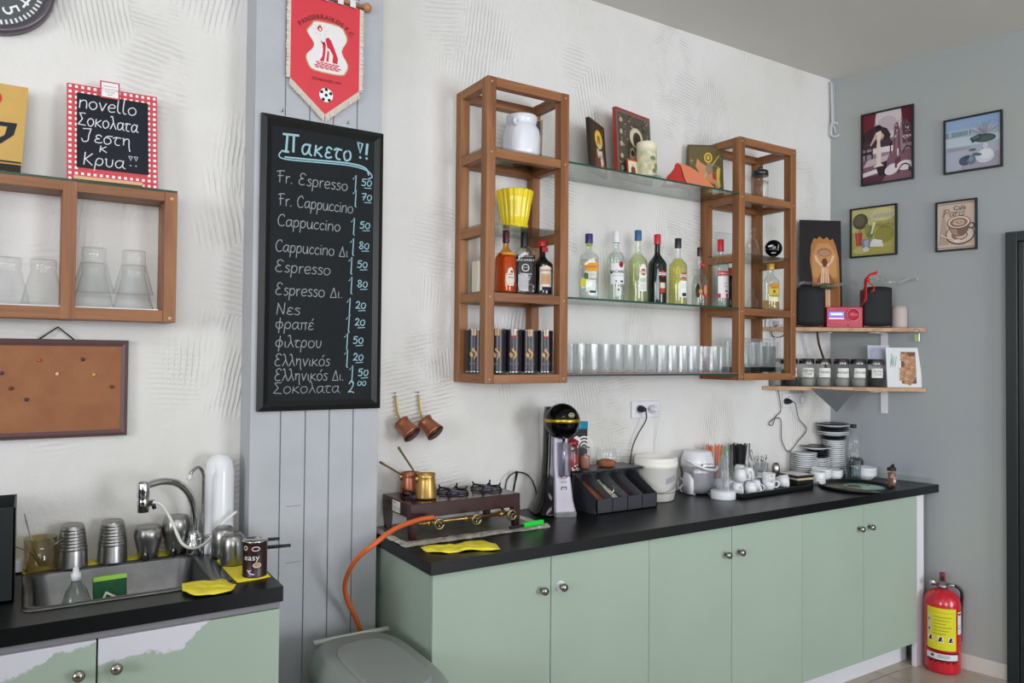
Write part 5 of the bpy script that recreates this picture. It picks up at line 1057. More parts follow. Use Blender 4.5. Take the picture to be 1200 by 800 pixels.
# large metallic icon
pl = [('#6f665a', rc(.0, .0, .215, .31)), ('#584f46', rc(.008, .01, .207, .30))]
rr = random.Random(11)
for i in range(150): 
    a, b_ = rr.uniform(.012, .2), rr.uniform(.014, .295); pl.append((rr.choice(['#857a69', '#4b433b', '#978b77', '#6b5f51']), ell(a, b_, rr.uniform(.003, .009), rr.uniform(.002, .006), 7)))
for i in range(5): pl.append(('#b5a88f', ell(.022, .045+i*.055, .009, .011)))
pl += [('#b5ab8c', ell(.115, .200, .042, .048, 26)), ('#cdc4a4', ell(.115, .200, .037, .043, 26)), ('#4a3a34', ell(.12, .192, .026, .036, 20)), ('#39292a', ell(.122, .186, .017, .026)), ('#8f846b', [(.07, .12), (.16, .12), (.18, .03), (.06, .03)]), ('#b3a684', [(.075, .145), (.10, .15), (.11, .11), (.09, .09), (.07, .11)]), ('#4a3632', ell(.088, .125, .011, .014)),
       ('#c9b98a', ell(.10, .07, .02, .03))]
board('religious_icon', 'large dark metal clad icon with red edge behind the candle', 'icon', (-1.74, -.150, zt_+.004), .255, .32, .02, .20, -.06, '#9b2f26', [(c, [(a*.255/.215, b_) for a, b_ in q]) for c, q in pl])
pl = [('#c0502c', rc(0, 0, .066, .078)), ('#d8cfae', rc(.006, .006, .060, .072)), ('#2e1f22', [(.02, .008), (.048, .008), (.046, .04), (.034, .055), (.022, .04)]), ('#8a3a2c', ell(.034, .03, .008, .012)), ('#c9a36c', ell(.033, .05, .006, .007))]
board('religious_icon', 'tiny icon with orange border in front of the large metal clad icon', 'icon', (-1.715, -.185, zt_+.004), .068, .08, .008, .05, -.1, '#7a3a22', pl)
cn = thing('candle', 'thick ivory pillar candle with mottled print on a glass saucer', 'candle', (-1.612, -.190, zt_+.002))
MB().lathe([(.06, 0), (.064, .006), (.0625, .008), (.0001, .005)], 28).build('saucer', M_GLASS2, cn)
mcn = spotty('mottled ivory wax', '#d9d3b0', '#a9a988', 26, .5); MB().lathe([(.045, .006), (.046, .008), (.046, .118)], 28, cap1=False).build('printed_body', mcn, cn)
MB().lathe([(.046, .1182), (.046, .158), (.043, .162), (.012, .168), (.0001, .170)], 28).tube([(0, 0, .165), (.002, 0, .18)], .0012, 6).build('wax_top', mat('ivory wax', '#e2dcc0', .45), cn)
inks([('#6f8466', ell(-.004, .085, .014, .010)), ('#8a8a72', ell(.018, .05, .014, .016)), ('#b9b08c', ell(-.02, .045, .01, .016)), ('#7a7460', ell(.004, .03, .012, .010)), ('#c9c2a2', ell(.02, .09, .008, .012))], 0, bend=.0463).build('candle_print', M_PRINT, cn)
# red wedge of cheese-like seat cushion / fabric slipper
hc = thing('red_hat', 'red and orange folded paper hat lying on the topmost glass shelf', 'hat', (-1.41, -.160, zt_), -.45)
def face(pts, y): return [(a_, y+b_*-.25, b_) for a_, b_ in pts]
MB().add(face([(v.x, v.y) for v in crom([(0, .100, 0), (.03, .096, 0), (.085, .072, 0), (.145, .03, 0), (.185, .0, 0)], 3)]+[(.062, .0), (.04, .03), (.014, .09)], -.02), [tuple(range(16))]).build('orange_face', mat('orange felt', '#cf7a55', .8), hc, solid=.002)
MB().add(face([(0, .104), (-.012, .092), (-.014, .070), (-.044, .042), (-.052, .012), (-.03, .02), (-.008, .028), (-.012, .0), (.06, .0), (.036, .032), (.010, .09)], -.017), [tuple(range(11))]).build('red_fold', mat('red felt', '#b3261f', .8), hc, solid=.002)
MB().add([(-.06, .02, 0), (.16, .03, 0), (.18, -.021, 0.001), (.0, -.045, .098), (.0, -.04, .098)], [(0, 1, 4), (1, 2, 3, 4), (0, 4, 3)]).build('back_fold', mat('orange felt', '#cf7a55'), hc, solid=.002)
MB().add([(-.055, -.04, .0), (-.022, -.045, .0), (-.018, -.045, .018), (-.05, -.04, .022)], [(0, 1, 2, 3)]).build('white_tag', M_WHITE, hc, solid=.001)
# horse rider icon
pl = [('#5c5236', rc(0, 0, .175, .255)), ('#665b3c', rc(.006, .006, .169, .249)), ('#d4b33a', ell(.10, .195, .021, .026, 24)), ('#6b5a34', ell(.10, .195, .014, .018)), ('#caa46a', ell(.10, .195, .008, .011)),
      ('#c98a62', [(.045, .19), (.06, .172), (.085, .155), (.10, .13), (.09, .10), (.06, .085), (.045, .10), (.05, .125), (.035, .15)]), ('#c98a62', [(.05, .10), (.03, .085), (.02, .105), (.012, .10), (.022, .075), (.05, .08)]), ('#c98a62', [(.09, .11), (.135, .12), (.155, .10), (.15, .045), (.14, .03), (.132, .06), (.105, .07), (.07, .08)]),
      ('#8a7f66', [(.095, .17), (.118, .165), (.122, .12), (.10, .11), (.085, .135)]), ('#b9b184', [(.085, .12), (.09, .12), (.078, .07), (.072, .075)]), ('#d8c05a', [(.118, .16), (.155, .21), (.157, .207), (.122, .156)]), ('#a8452c', [(.12, .12), (.14, .115), (.14, .08), (.12, .09)]),
      ('#d8c05a', [(.14, .13), (.15, .15), (.16, .14), (.155, .09), (.16, .05), (.15, .04), (.14, .07)]), ('#c9a93a', [(.03, .06), (.07, .05), (.09, .06), (.08, .075), (.045, .075)]), ('#d0c06a', [(.08, .02), (.14, .015), (.155, .03), (.12, .045), (.10, .03)])]+[('#c9b558', q) for q in strip([(.012, .19), (.018, .16)], .002)+strip([(.008, .175), (.026, .18)], .002)+strip([(.14, .20), (.165, .19)], .002)+strip([(.12, .155), (.15, .15)], .0015)]
pl = [(c, [(a*1.0, b_*1.0) for a, b_ in q]) for c, q in pl]
board('religious_icon', 'olive icon of a haloed rider on a horse, beside the right tower', 'icon', (-1.205, -.052, zt_+.002), .175, .26, .016, -.50, -.07, '#4a4028', pl)
tj = thing('storage_jar', 'clear lidded jar with dark script lettering, top of right tower', 'jar', (-.775, -.13, ZL['t']), -.5)
MB().lathe([(.036, 0), (.04, .005), (.04, .13), (.038, .14)], 24, cap1=False).build('glass', M_GLASS2, tj); MB().lathe([(.041, .135), (.041, .158), (.036, .165), (.0001, .166)], 24).lathe([(.012, .165), (.014, .18), (.0001, .184)], 14).build('lid', mat('dark pewter', '#4a4c4e', .3, .8), tj)
font('lettering', 'Coffee', .034, T_BLK, tj, .0, -.001, .095, bend=.0405, rot=.15)
dn = thing('cut_glass_decanter', 'cut glass decanter with ball stopper in the right tower', 'decanter', (-.80, -.10, ZL['s']))
MB().lathe([(.034, 0), (.037, .01), (.036, .05), (.028, .085), (.013, .11), (.012, .13), (.018, .135)], 14, sm=False).build('body', M_GLASS2, dn); MB().sphere((0, 0, .152), .017, 12, 8).build('stopper', M_GLASS2, dn)
rd = thing('round_emblem', 'round black disc sign on a small steel foot, third level right tower', 'sign', (-.695, -.15, ZL['s']), -.7)
MB().lathe([(.043, 0), (.043, .008), (.0001, .009)], 32, mtx=Matrix.Translation((0, .004, .062)) @ Matrix.Rotation(PI/2, 4, 'X')).build('disc', M_GB, rd); MB().lathe([(.03, 0), (.032, .01), (.014, .016), (.012, .022)], 20).build('foot', M_STEEL, rd)
inks([('#c8c8cc', ell(-.016, .074, .014, .005, rot=.3)), ('#c8c8cc', [(.018, .05), (.022, .05), (.026, .08), (.022, .082)]), ('#c8c8cc', rc(-.012, .036, .012, .040)), ('#8d8d92', ell(.002, .066, .01, .007))], -.006).build('disc_print', M_PRINT, rd)
wk = MB().box((0, -.035, 0), (.10, 0, .13)); tag(wk.build('ribbed_glass_block', M_GLASS2, loc=(-1.0, -.03, ZL['s'])), 'faint clear glass block at the back of the right tower, third level', 'block')
tag(MB().box((0, -.05, 0), (.055, 0, .13)).build('ivory_candle_box', spotty('pale cream', '#cfcdb8', '#d6d4c2', 5, .6), loc=(-2.43, -.06, ZL['m']), bevel=.003), 'pale cream box at the back left of the left tower', 'box')

# ================================================================== CORNER SHELVES
A0 = Vector((-.6, 0, 0)); AR = math.radians(-36.08)
def D(s, back, z):                                   # s along the front edge, back towards the corner
    return (A0.x+s*math.cos(AR)-back*math.sin(AR), A0.y+s*math.sin(AR)+back*math.cos(AR), z)
def corner_board(z, lb, s0=.0, s1=.855):
    P = [D(s0, 0, 0), D(s1, 0, 0)]
    e = .004
    poly = [(P[0][0]+.02, P[0][1]-.02), (P[1][0]-.005, P[1][1]-.0)]
    # trapezoid: 24 cm deep plank, ends cut to the walls
    q = [(-.600, -.004), (D(.862, 0, 0)[0]-.008, D(.862, 0, 0)[1]), (D(.862, 0, 0)[0]-.008-(.30*math.sin(WA)), D(.862, 0, 0)[1]+.30), (-.22, -.004)]
    t = MB().prism(q, z-.021, z).build('corner_shelf', wood('pale raw wood', '#b08a66', '#c3a27e', '#94704f', 0), bevel=.0015)
    return tag(t, lb, 'shelf')
ZU, ZO = 1.742, 1.424
corner_board(ZU, 'upper pale wooden shelf across the corner carrying the speakers and radio'); corner_board(ZO, 'lower pale wooden shelf across the corner carrying the labelled jars')
def bracket(P, rz, z, lb, dn=.13):
    t = thing('shelf_bracket', lb, 'bracket', (P[0], P[1], z), rz)
    MB().box((-.018, -.005, -dn), (.018, 0, 0)).build('wall_plate', M_WHITE, t, bevel=.0015)
    MB().box((-.018, -.16, -.006), (.018, -.005, 0)).build('shelf_arm', M_WHITE, t, bevel=.0015); return t
for z, w_ in ((ZU-.022, 'upper'), (ZO-.022, 'lower')):
    bracket((-.235, -.001), 0, z, 'white metal bracket on the plaster wall under the %s corner shelf' % w_, .095 if w_ == 'upper' else .03)
    bracket(alongR(.300, .001), RW, z, 'white metal bracket on the grey wall under the %s corner shelf' % w_, .22 if w_ == 'upper' else .125)
M_SPK = mat('black speaker cloth', '#131519', .75)
for s, lb in ((.270, 'black speaker with red base left of the red radio'), (.622, 'black speaker with red base right of the red radio')):
    t = thing('speaker', lb, 'speaker', D(s, .03, ZU), AR+(.0), 'pair of speakers on the corner shelf')
    MB().box((-.072, .01, .0), (.072, .068, .21)).build('cabinet', mat('dark red lacquer', '#6b1720', .25), t, bevel=.006)
    MB().grid(lambda u, v: (-.074+.148*u, .010-.016*math.sin(u*PI)-.002, .014+v*.203+.006*math.sin(u*PI)*(1 if v > .5 else -1)), 12, 6).build('speaker_grille', M_SPK, t, solid=.006)
ra = thing('radio', 'small red micro hifi with lit blue display between the two speakers', 'radio', D(.444, .02, ZU), AR)
mred = mat('red lacquer', '#b82d45', .3)
MB().box((-.094, .0, .0), (.094, .075, .112)).build('case', mred, ra, bevel=.004)
MB().lathe([(.0335, 0), (.0335, .007), (.031, .009), (.030, .006), (.0001, .006)], 32, mtx=Matrix.Translation((.042, 0, .07)) @ Matrix.Rotation(PI/2, 4, 'X')).build('volume_dial', [mred], ra)
MB().tube([(.042+.0335*math.cos(k*PI/16), -.006, .07+.0335*math.sin(k*PI/16)) for k in range(33)], .0014, 6).build('dial_ring', mat('pale pink ring', '#e6b9c4', .4), ra)
MB().box((-.084, -.002, .060), (-.006, 0, .084)).build('display', mat('lit blue display', '#3b62e0', .3, emit='#5a86ff', es=1.1), ra)
MB().box((-.084, -.002, .046), (-.006, 0, .053)).build('lit_strip', mat('lit lilac strip', '#c6a8ff', .3, emit='#d9b8ff', es=.9), ra)
font('lettering', 'DENON', .009, mat('pink lettering', '#e2a3b2', .5), ra, -.066, -.0008, .098)
inks([('#d9e6ff', rc(-.074, .068, -.014, .078))], -.0022).build('display_text', mat('bright display text', '#bcd2ff', .4, emit='#bcd2ff', es=1.0), ra)
inks([('#e2a3b2', rc(-.07+i*.018, .028, -.066+i*.018, .031)) for i in range(8)]+[('#4a1018', ell(.016, .012, .005, .003))], -.0002).build('button_print', M_PRINT, ra)
cc = thing('cream_canister', 'cream coloured round topped canister at the right end of the upper corner shelf', 'canister', D(.742, .055, ZU))
MB().lathe([(.040, 0), (.041, .01), (.040, .10), (.034, .118), (.0001, .122)], 26).build('canister', mat('cream plastic', '#b9aca6', .5), cc)
# wooden icon in the corner
pl = [('#211d1f', rc(0, 0, .215, .535)), ('#a87440', [(.045, .02), (.20, .02), (.205, .2), (.20, .35), (.185, .41), (.17, .445), (.155, .435), (.14, .452), (.12, .44), (.10, .455), (.085, .44), (.07, .445), (.055, .41), (.048, .33), (.06, .25), (.055, .15)]),
      ('#bb8a55', [(.06, .25), (.19, .25), (.185, .37), (.15, .42), (.09, .42), (.06, .36)]), ('#8f6a50', ell(.125, .375, .038, .022, 20)), ('#a98268', ell(.125, .372, .03, .015)), ('#8a5a36', [(.06, .02), (.20, .02), (.195, .20), (.15, .27), (.10, .27), (.065, .19)]),
      ('#5a3a2a', ell(.125, .325, .015, .022)), ('#d9b394', [(.108, .30), (.10, .22), (.098, .02), (.122, .02), (.124, .30)]), ('#d9b394', [(.142, .30), (.15, .22), (.152, .02), (.128, .02), (.127, .30)]),
      ('#d9b394', [(.11, .30), (.075, .335), (.07, .36), (.082, .36), (.098, .325), (.115, .315)]), ('#d9b394', [(.14, .30), (.17, .335), (.178, .36), (.166, .36), (.152, .325), (.135, .315)])]
pl += [('#7a5030', q) for q in strip([(.136, .3), (.138, .02)], .002)+strip([(.112, .28), (.11, .02)], .0015)]
ic = board('wooden_icon', 'tall dark wooden plaque of a figure with raised arms, standing in the corner', 'icon', D(.240, .090, ZU), .228, .60, .014, AR+.16, -.035, '#1e1b1d', [(c, [(a*.235/.215, b_*.60/.535) for a, b_ in q]) for c, q in pl])
# cellophane and ribbon
gf = thing('gift_wrap', 'crumpled clear cellophane tied with red ribbon lying over both speakers', 'wrapping', D(.0, .0, ZU)); gf.rotation_euler = (0, 0, AR)
rg_ = random.Random(4)
def cel(x0, x1, z0, amp, dy=.022):
    n = 26; mb = MB(); jit = [[(rg_.uniform(-1, 1), rg_.uniform(-1, 1)) for _ in range(5)] for _ in range(n+1)]
    vs = [(x0+(x1-x0)*i/n, .0+dy*j+jit[i][j][0]*.005, z0+jit[i][j][1]*amp+.006*math.sin(j*2)+.012*math.sin(i*.35)) for i in range(n+1) for j in range(5)]
    mb.add(vs, [(i*5+j, (i+1)*5+j, (i+1)*5+j+1, i*5+j+1) for i in range(n) for j in range(4)], False); return mb
M_CEL = glass('cellophane', '#f4f5f5', .12, 1.5, 2, .2)
cel(.19, .52, .232, .006).build('cellophane', M_CEL, gf); cel(.56, .82, .252, .008, .008).build('cellophane', M_CEL, gf)
mrib = mat('glossy red ribbon', '#c11826', .25)
def ribbon(pts, wd):
    P = crom(pts, 5); mb = MB(); vs = []
    for p in P: vs += [(p.x, p.y, p.z-wd/2), (p.x+.004, p.y+.004, p.z+wd/2)]
    mb.add(vs, [(2*i, 2*i+2, 2*i+3, 2*i+1) for i in range(len(P)-1)], True); return mb
ribbon([(.535, -.0, .24), (.545, -.03, .272), (.57, -.03, .285), (.60, -.01, .295)], .018).build('ribbon_loop', mrib, gf, solid=.001)
MB().tube([(.545, -.01, .255), (.56, -.02, .235), (.575, -.03, .215), (.572, -.035, .195), (.56, -.03, .19)], .008, 8, 4, flat=.4).build('ribbon_curl', mrib, gf)
MB().tube([(.545, .0, .262), (.542, -.005, .20), (.538, -.012, .15), (.515, -.012, .115)], [.014, .017, .016, .004], 10, 4, flat=.3).build('ribbon_tail', mrib, gf)
MB().sphere((.548, -.01, .255), .014, 12, 8).build('ribbon_knot', mrib, gf)
tag(MB().sphere((0, 0, 0), .05, 14, 8, 1.3, .5, .35).build('dried_herb_bunch', spotty('dried herbs', '#4a4a34', '#5f6044', 60, .95, 0, .9, 200), loc=D(.36, .05, ZU+.225)), 'small bunch of dried green herbs above the radio', 'herbs')
# key fob
kf = thing('key_ring', 'key ring with green fob hanging from the upper corner shelf', 'keys', D(.808, -.006, ZU-.01), AR)
MB().tube([(.014*math.cos(k*PI/8), -.003, -.012+.016*math.sin(k*PI/8)) for k in range(17)], .0016, 6).build('ring', M_STEELD, kf)
MB().box((-.016, -.005, -.062), (.004, -.001, -.026)).build('fob', mat('olive green fob', '#8a9440', .5), kf, bevel=.002); MB().box((.007, -.004, -.060), (.012, -.002, -.02)).build('key', M_STEELD, kf)
tag(MB().tube([D(.325, .10, ZU-.02), D(.34, .12, 1.66), D(.365, .14, 1.60), D(.39, .16, 1.54), D(.40, .16, 1.46)], .006, 8, 5).build('speaker_cable', mat('red black cable', '#4a1a20', .5)), 'dark red speaker cable hanging between the corner shelves', 'cable')
# labelled jars
words = ['ΜΑΥΡΟ|ΤΣΑΪ', 'ΜΕΝΤΑ', 'ΦΑΣΚΟΜ.', 'ΠΡΑΣΙΝΟ', 'ΑΓΡΙΟ|ΤΣΑΪ']
lbs = ['labelled glass spice jar nearest the right tower post', 'labelled glass spice jar, second from the tower post', 'labelled glass spice jar above the grey cloth point', 'labelled glass spice jar, second from the white cards', 'labelled glass spice jar with dark contents beside the white cards']
M_LID = mat('brushed jar lid', '#6f6f70', .25, 1)
def spice_jar(s, lb, wd, dark, back=.05):
    t = thing('spice_jar', lb, 'jar', D(s, back, ZO), AR, 'labelled glass jars on the lower corner shelf')
    MB().lathe([(.036, 0), (.040, .005), (.040, .118), (.035, .125)], 26, cap1=False).build('glass', M_GLASS2, t)
    MB().lathe([(.041, .122), (.041, .148), (.036, .150), (.0001, .150)], 28, cap0=False).build('lid', M_LID, t)
    MB().lathe([(.036, .003), (.037, .045 if not dark else .09), (.0001, .05 if not dark else .092)], 20).build('contents', mat('dark dried tea' if dark else 'pale dried herbs', '#2b2a28' if dark else '#8b8c86', .95), t)
    inks([('#e0e0dc', rc(-.032, .050, .032, .100))], 0, bend=.0405).build('paper_label', M_PRINT, t)
    ln = wd.split('|')
    for i, q in enumerate(ln): font('lettering', q, .0145, T_BLK, t, 0, -.0016, .084-.017*i if len(ln) > 1 else .076, bend=.0405)
for i, (s, d_) in enumerate(((.252, 0), (.340, 0), (.436, 0), (.524, 0), (.614, 1))): spice_jar(s, lbs[i], words[i], d_)
for i, s in enumerate((.078, .163)): spice_jar(s, ('labelled glass spice jar hidden behind the right tower post', 'labelled glass spice jar just left of the tower post edge')[i], 'ΧΑΜΟΜ.', i)
# grey cloth with hanging corner
M_GC = mat('dark grey cloth', '#54575a', .9)
gcl = MB().add([D(.155, .08, ZO+.0012), D(.245, -.003, ZO+.0012), D(.505, -.003, ZO+.0012), D(.60, .08, ZO+.0012), D(.39, .19, ZO+.0012), D(.392, -.008, ZO-.135)], [(0, 1, 2, 3, 4), (1, 5, 2)], False)
tag(gcl.build('grey_cloth', M_GC, solid=.0016), 'dark grey cloth under the jars with its corner hanging over the shelf edge', 'cloth')
# white cards
for k, (s0, s1, b_, rz, lb) in enumerate(((.60, .715, .093, .0, 'pale lilac card behind the brown flower card'), (.662, .842, .010, .02, 'white card with brown flowers and green lettering at the shelf end'))):
    t = thing('greeting_card', lb, 'card', D(s0, b_, ZO+.001), AR+rz, 'cards on the lower corner shelf'); t.rotation_euler = (-.10, 0, AR+rz); w_ = s1-s0
    MB().box((0, 0, 0), (w_, .003, .225-.012*k)).build('card', mat('white card', '#d2d6d8', .6), t)
    if k == 0: inks([('#b9bfd6', rc(.0, .12, .10, .22)), ('#c9cee0', ell(.05, .17, .03, .03))], -.0002).build('card_print', M_PRINT, t)
    else:
        fl = [('#6f5240', rc(.085, .02, .165, .19))]
        for cx, cz, r in ((.105, .16, .022), (.13, .125, .026), (.155, .15, .018), (.10, .085, .024), (.135, .065, .026), (.09, .05, .016), (.15, .10, .018), (.12, .035, .02)):
            for q in range(5): fl.append((('#b08868', '#a37a5c', '#bb9576')[q % 3], ell(cx+r*.55*math.cos(q*1.26), cz+r*.55*math.sin(q*1.26), r*.75, r*.55, 12, rot=q*1.26)))
        fl = [(c, [(min(a, .162)-.008, b2) for a, b2 in p]) for c, p in fl]
        fl += [('#7fae95', rc(.028, .12+.0*i, .032, .18)) for i in range(1)]+[('#7fae95', strip([(.02+i*.012, .11), (.03+i*.012, .165)], .003)[0]) for i in range(3)]
        inks(fl, -.0002).build('card_print', M_PRINT, t)
    if k: tag(MB().box((0, 0, 0), (.005, .05, .20)).build('card_stack', mat('white card', '#d2d6d8'), loc=D(.835, .035, ZO+.001), rot=(-.1, 0, AR+.35), bevel=.001), 'edge on stack of white cards at the right end of the lower corner shelf', 'card')

# ================================================================== RIGHT WALL
def wall_pic(name, lb, s0, s1, z0, z1, polys, fc='#18181a'):
    P = alongR(s0, .001); t = thing(name, lb, 'picture', (P[0], P[1], z0), RW); w_, h_ = s1-s0, z1-z0; fw = .009
    MB().box((0, -.018, 0), (w_, 0, fw)).box((0, -.018, h_-fw), (w_, 0, h_)).box((0, -.018, fw), (fw, 0, h_-fw)).box((w_-fw, -.018, fw), (w_, 0, h_-fw)).build('frame', mat('thin black frame', fc, .35), t)
    MB().box((fw, -.009, fw), (w_-fw, -.001, h_-fw)).build('backing_board', M_WHITE, t)
    sx, sz = w_-2*fw, h_-2*fw
    inks([(c, [(fw+min(max(a, 0), 1)*sx, fw+min(max(b_, 0), 1)*sz) for a, b_ in q]) for c, q in polys], -.0092).build('print', M_PRINT, t)
    return t, sx, sz, fw
r3 = random.Random(9)
# 1: singer at a grand piano, sepia red
pl = [('#8f7f86', rc(0, 0, 1, 1)), ('#c9bfc4', [(.25, 1), (.8, 1), (.75, .6), (.3, .6)]), ('#6b2530', [(0, 1), (.28, 1), (.22, .75), (0, .7)]), ('#5c1f2b', [(.78, 1), (1, 1), (1, .6), (.85, .66)]), ('#b7a9b0', ell(.5, .82, .2, .12)),
      ('#d9cfd3', rc(.2, .42, .7, .5)), ('#3a2830', [(.0, .72), (.12, .78), (.3, .83), (.5, .76), (.58, .66), (.55, .6), (.0, .6)]), ('#46313a', rc(0, .5, .62, .61)), ('#2f2128', rc(.05, .32, .08, .52)), ('#2f2128', rc(.18, .32, .21, .52)), ('#2f2128', rc(.56, .34, .585, .54)), ('#3a2830', rc(0, .42, .2, .46)),
      ('#6b4652', [(.65, .8), (.72, .82), (.76, .7), (.78, .35), (.62, .35)]), ('#8a6570', [(.68, .72), (.72, .72), (.73, .4), (.66, .4)]), ('#5a3a46', [(.8, .82), (.9, .85), (1, .7), (1, .5), (.82, .5)]), ('#c9b9c0', rc(.82, .58, .98, .61)), ('#7f5f69', rc(.88, .44, .91, .58)),
      ('#7a5965', [(0, .34), (1, .42), (1, .0), (0, .0)]), ('#bba9b1', [(.1, .34), (.55, .38), (.5, .30), (.3, .26), (.0, .24)]), ('#d6cad0', [(0, .16), (.3, .2), (.32, .14), (0, .10)]), ('#55303c', [(0, .1), (.5, .12), (.4, .0), (0, 0)]),
      ('#33242c', [(.25, .27), (.5, .29), (.5, .08), (.33, .1)]), ('#d8cdd2', ell(.6, .16, .15, .075, rot=.2)), ('#5f3c48', [(.66, .3), (.78, .32), (.76, .17), (.66, .17)]), ('#d8cdd2', ell(.86, .19, .16, .07)), ('#3c2a32', ring_(.84, .10, .1, .13, 12)[0])]
pl += [('#3c2a32', q) for q in ring_(.86, .08, .12, .14, 16, 0, PI)]+[('#3c2a32', q) for q in ring_(.92, .36, .08, .1, 14, 0, PI)]
pl += [('#d9c9be', [(.27, .72), (.38, .74), (.40, .66), (.36, .58), (.385, .40), (.37, .28), (.44, .23), (.22, .22), (.29, .28), (.28, .45), (.30, .58)]), ('#c79f8f', [(.27, .72), (.15, .55), (.17, .54), (.31, .66)]), ('#c79f8f', [(.38, .73), (.45, .66), (.40, .60)]), ('#2b1b20', ell(.335, .79, .055, .035)), ('#e8e0e4', rc(.71, .34, .735, .44))]
for i in range(40): pl.append((r3.choice(['#a8909a', '#5f4650', '#c4b4bb', '#7a5563']), ell(r3.uniform(.6, .98), r3.uniform(.55, .85), r3.uniform(.008, .025), r3.uniform(.006, .02), 6)))
wall_pic('framed_picture', 'framed dark red print of a singer at a grand piano, upper left on wall', .180, .456, 2.549, 2.955, pl)
# 2: beach with shell and stones
pl = [('#9aaab8', rc(0, 0, 1, 1)), ('#8ba4c4', rc(0, .78, 1, 1)), ('#9fb1c6', rc(0, .72, 1, .8)), ('#7b9295', [(0, .66), (.5, .68), (.52, .76), (0, .77)]), ('#b3c2cc', [(0, .66), (1, .62), (1, .45), (0, .48)]), ('#a6acbc', [(0, .36), (1, .5), (1, 0), (0, 0)]), ('#9d9aa9', [(.3, .12), (1, .3), (1, .0), (.3, 0)])]
for i in range(16): pl.append((r3.choice(['#84929c', '#b3c5cc', '#6f8a88']), rc(.03+i*.03, .68, .045+i*.03, .76)))
for i in range(34):
    a = r3.uniform(.5, 2.7); L_ = r3.uniform(.15, .34); pl.append((r3.choice(['#8e8397', '#a78f9c', '#7f7f8c']), strip([(.72, .62), (.72+L_*math.cos(a)*1.1, .62+L_*math.sin(a))], .006)[0]))
pl += [('#3c4c4e', ell(.72, .56, .20, .08, rot=-.05)), ('#4f6058', ell(.74, .55, .15, .05)), ('#33434a', [(.45, .60), (.64, .66), (.66, .56), (.5, .50)]), ('#55676c', [(.49, .60), (.62, .635), (.63, .585), (.52, .55)]), ('#c6c9d2', ell(.72, .22, .17, .13)), ('#d4d6dd', ell(.74, .26, .12, .10)), ('#b7bcc6', ell(.73, .41, .05, .05)), ('#d8dbe2', ell(.73, .415, .035, .035)), ('#9aa0ae', ell(.73, .415, .015, .016)),
       ('#4c586a', ell(.36, .18, .11, .09)), ('#667488', ell(.48, .18, .08, .09)), ('#41505f', ell(.40, .24, .07, .04)), ('#566a66', ell(.58, .27, .09, .03, rot=-.2)), ('#566a66', ell(.50, .37, .07, .025)), ('#8290a4', ell(.47, .2, .04, .05))]
t, sx, sz, fw = wall_pic('framed_picture', 'framed bluish print of beach stones and shell, upper right on the grey wall', .603, .869, 2.543, 2.828, pl)
BEACH = (t, sx, sz, fw)
# 3: herbs
pl = [('#a8a060', rc(0, 0, 1, 1)), ('#b9b377', [(0, .5), (1, .85), (1, 1), (0, 1)]), ('#c6c18e', ell(.7, .85, .3, .14)), ('#8f8a42', ell(.75, .42, .22, .18)), ('#a39b55', [(0, .2), (1, .15), (1, 0), (0, 0)]), ('#b7af72', ell(.2, .12, .18, .07)), ('#4f4a3c', ell(.2, .74, .18, .17, 26)), ('#625c4a', ell(.18, .76, .12, .12)), ('#5a5040', rc(.185, .45, .2, .62)),
      ('#a8413a', [(.1, .22), (.23, .22), (.25, .5), (.08, .5)]), ('#c0584c', [(.12, .23), (.16, .23), (.155, .49), (.11, .49)]), ('#75794a', ell(.42, .5, .10, .14)), ('#86894f', ell(.36, .58, .06, .1)), ('#d9d7b8', [(.44, .45), (.48, .45), (.55, .68), (.50, .70)]), ('#7d8190', [(.22, .34), (.45, .36), (.42, .14), (.26, .12)]), ('#a4a7b0', [(.28, .32), (.4, .33), (.38, .18), (.30, .17)]),
      ('#d6d6d0', [(.42, .18), (.74, .16), (.70, .3), (.5, .34), (.44, .28)]), ('#c9c9c0', ell(.33, .13, .08, .05)), ('#dcdcd6', ell(.6, .27, .1, .04))]
t, sx, sz, fw = wall_pic('framed_picture', 'framed green and yellow herb garden print, lower left on the grey wall', .119, .371, 2.147, 2.428, pl)
def pichand(txt, x0, z0, w_, cap, c, wd=.0022, y=-.0112):
    mb = MB(); hand(mb, txt, fw+x0*sx, fw+z0*sz, w_*sx, cap*sz, wd, y=y, slant=.25); mb.build('script', mat('script '+c, c, .6), t)
t3_ = (t, sx, sz, fw); t, sx, sz, fw = BEACH; pichand('Harmonie', .04, .40, .42, .07, '#a8808c', .0018, -.0112); t, sx, sz, fw = t3_
pichand('Culinaire', .40, .78, .56, .13, '#8a8fae'); pichand('Herbs', .56, .56, .4, .13, '#55502c')
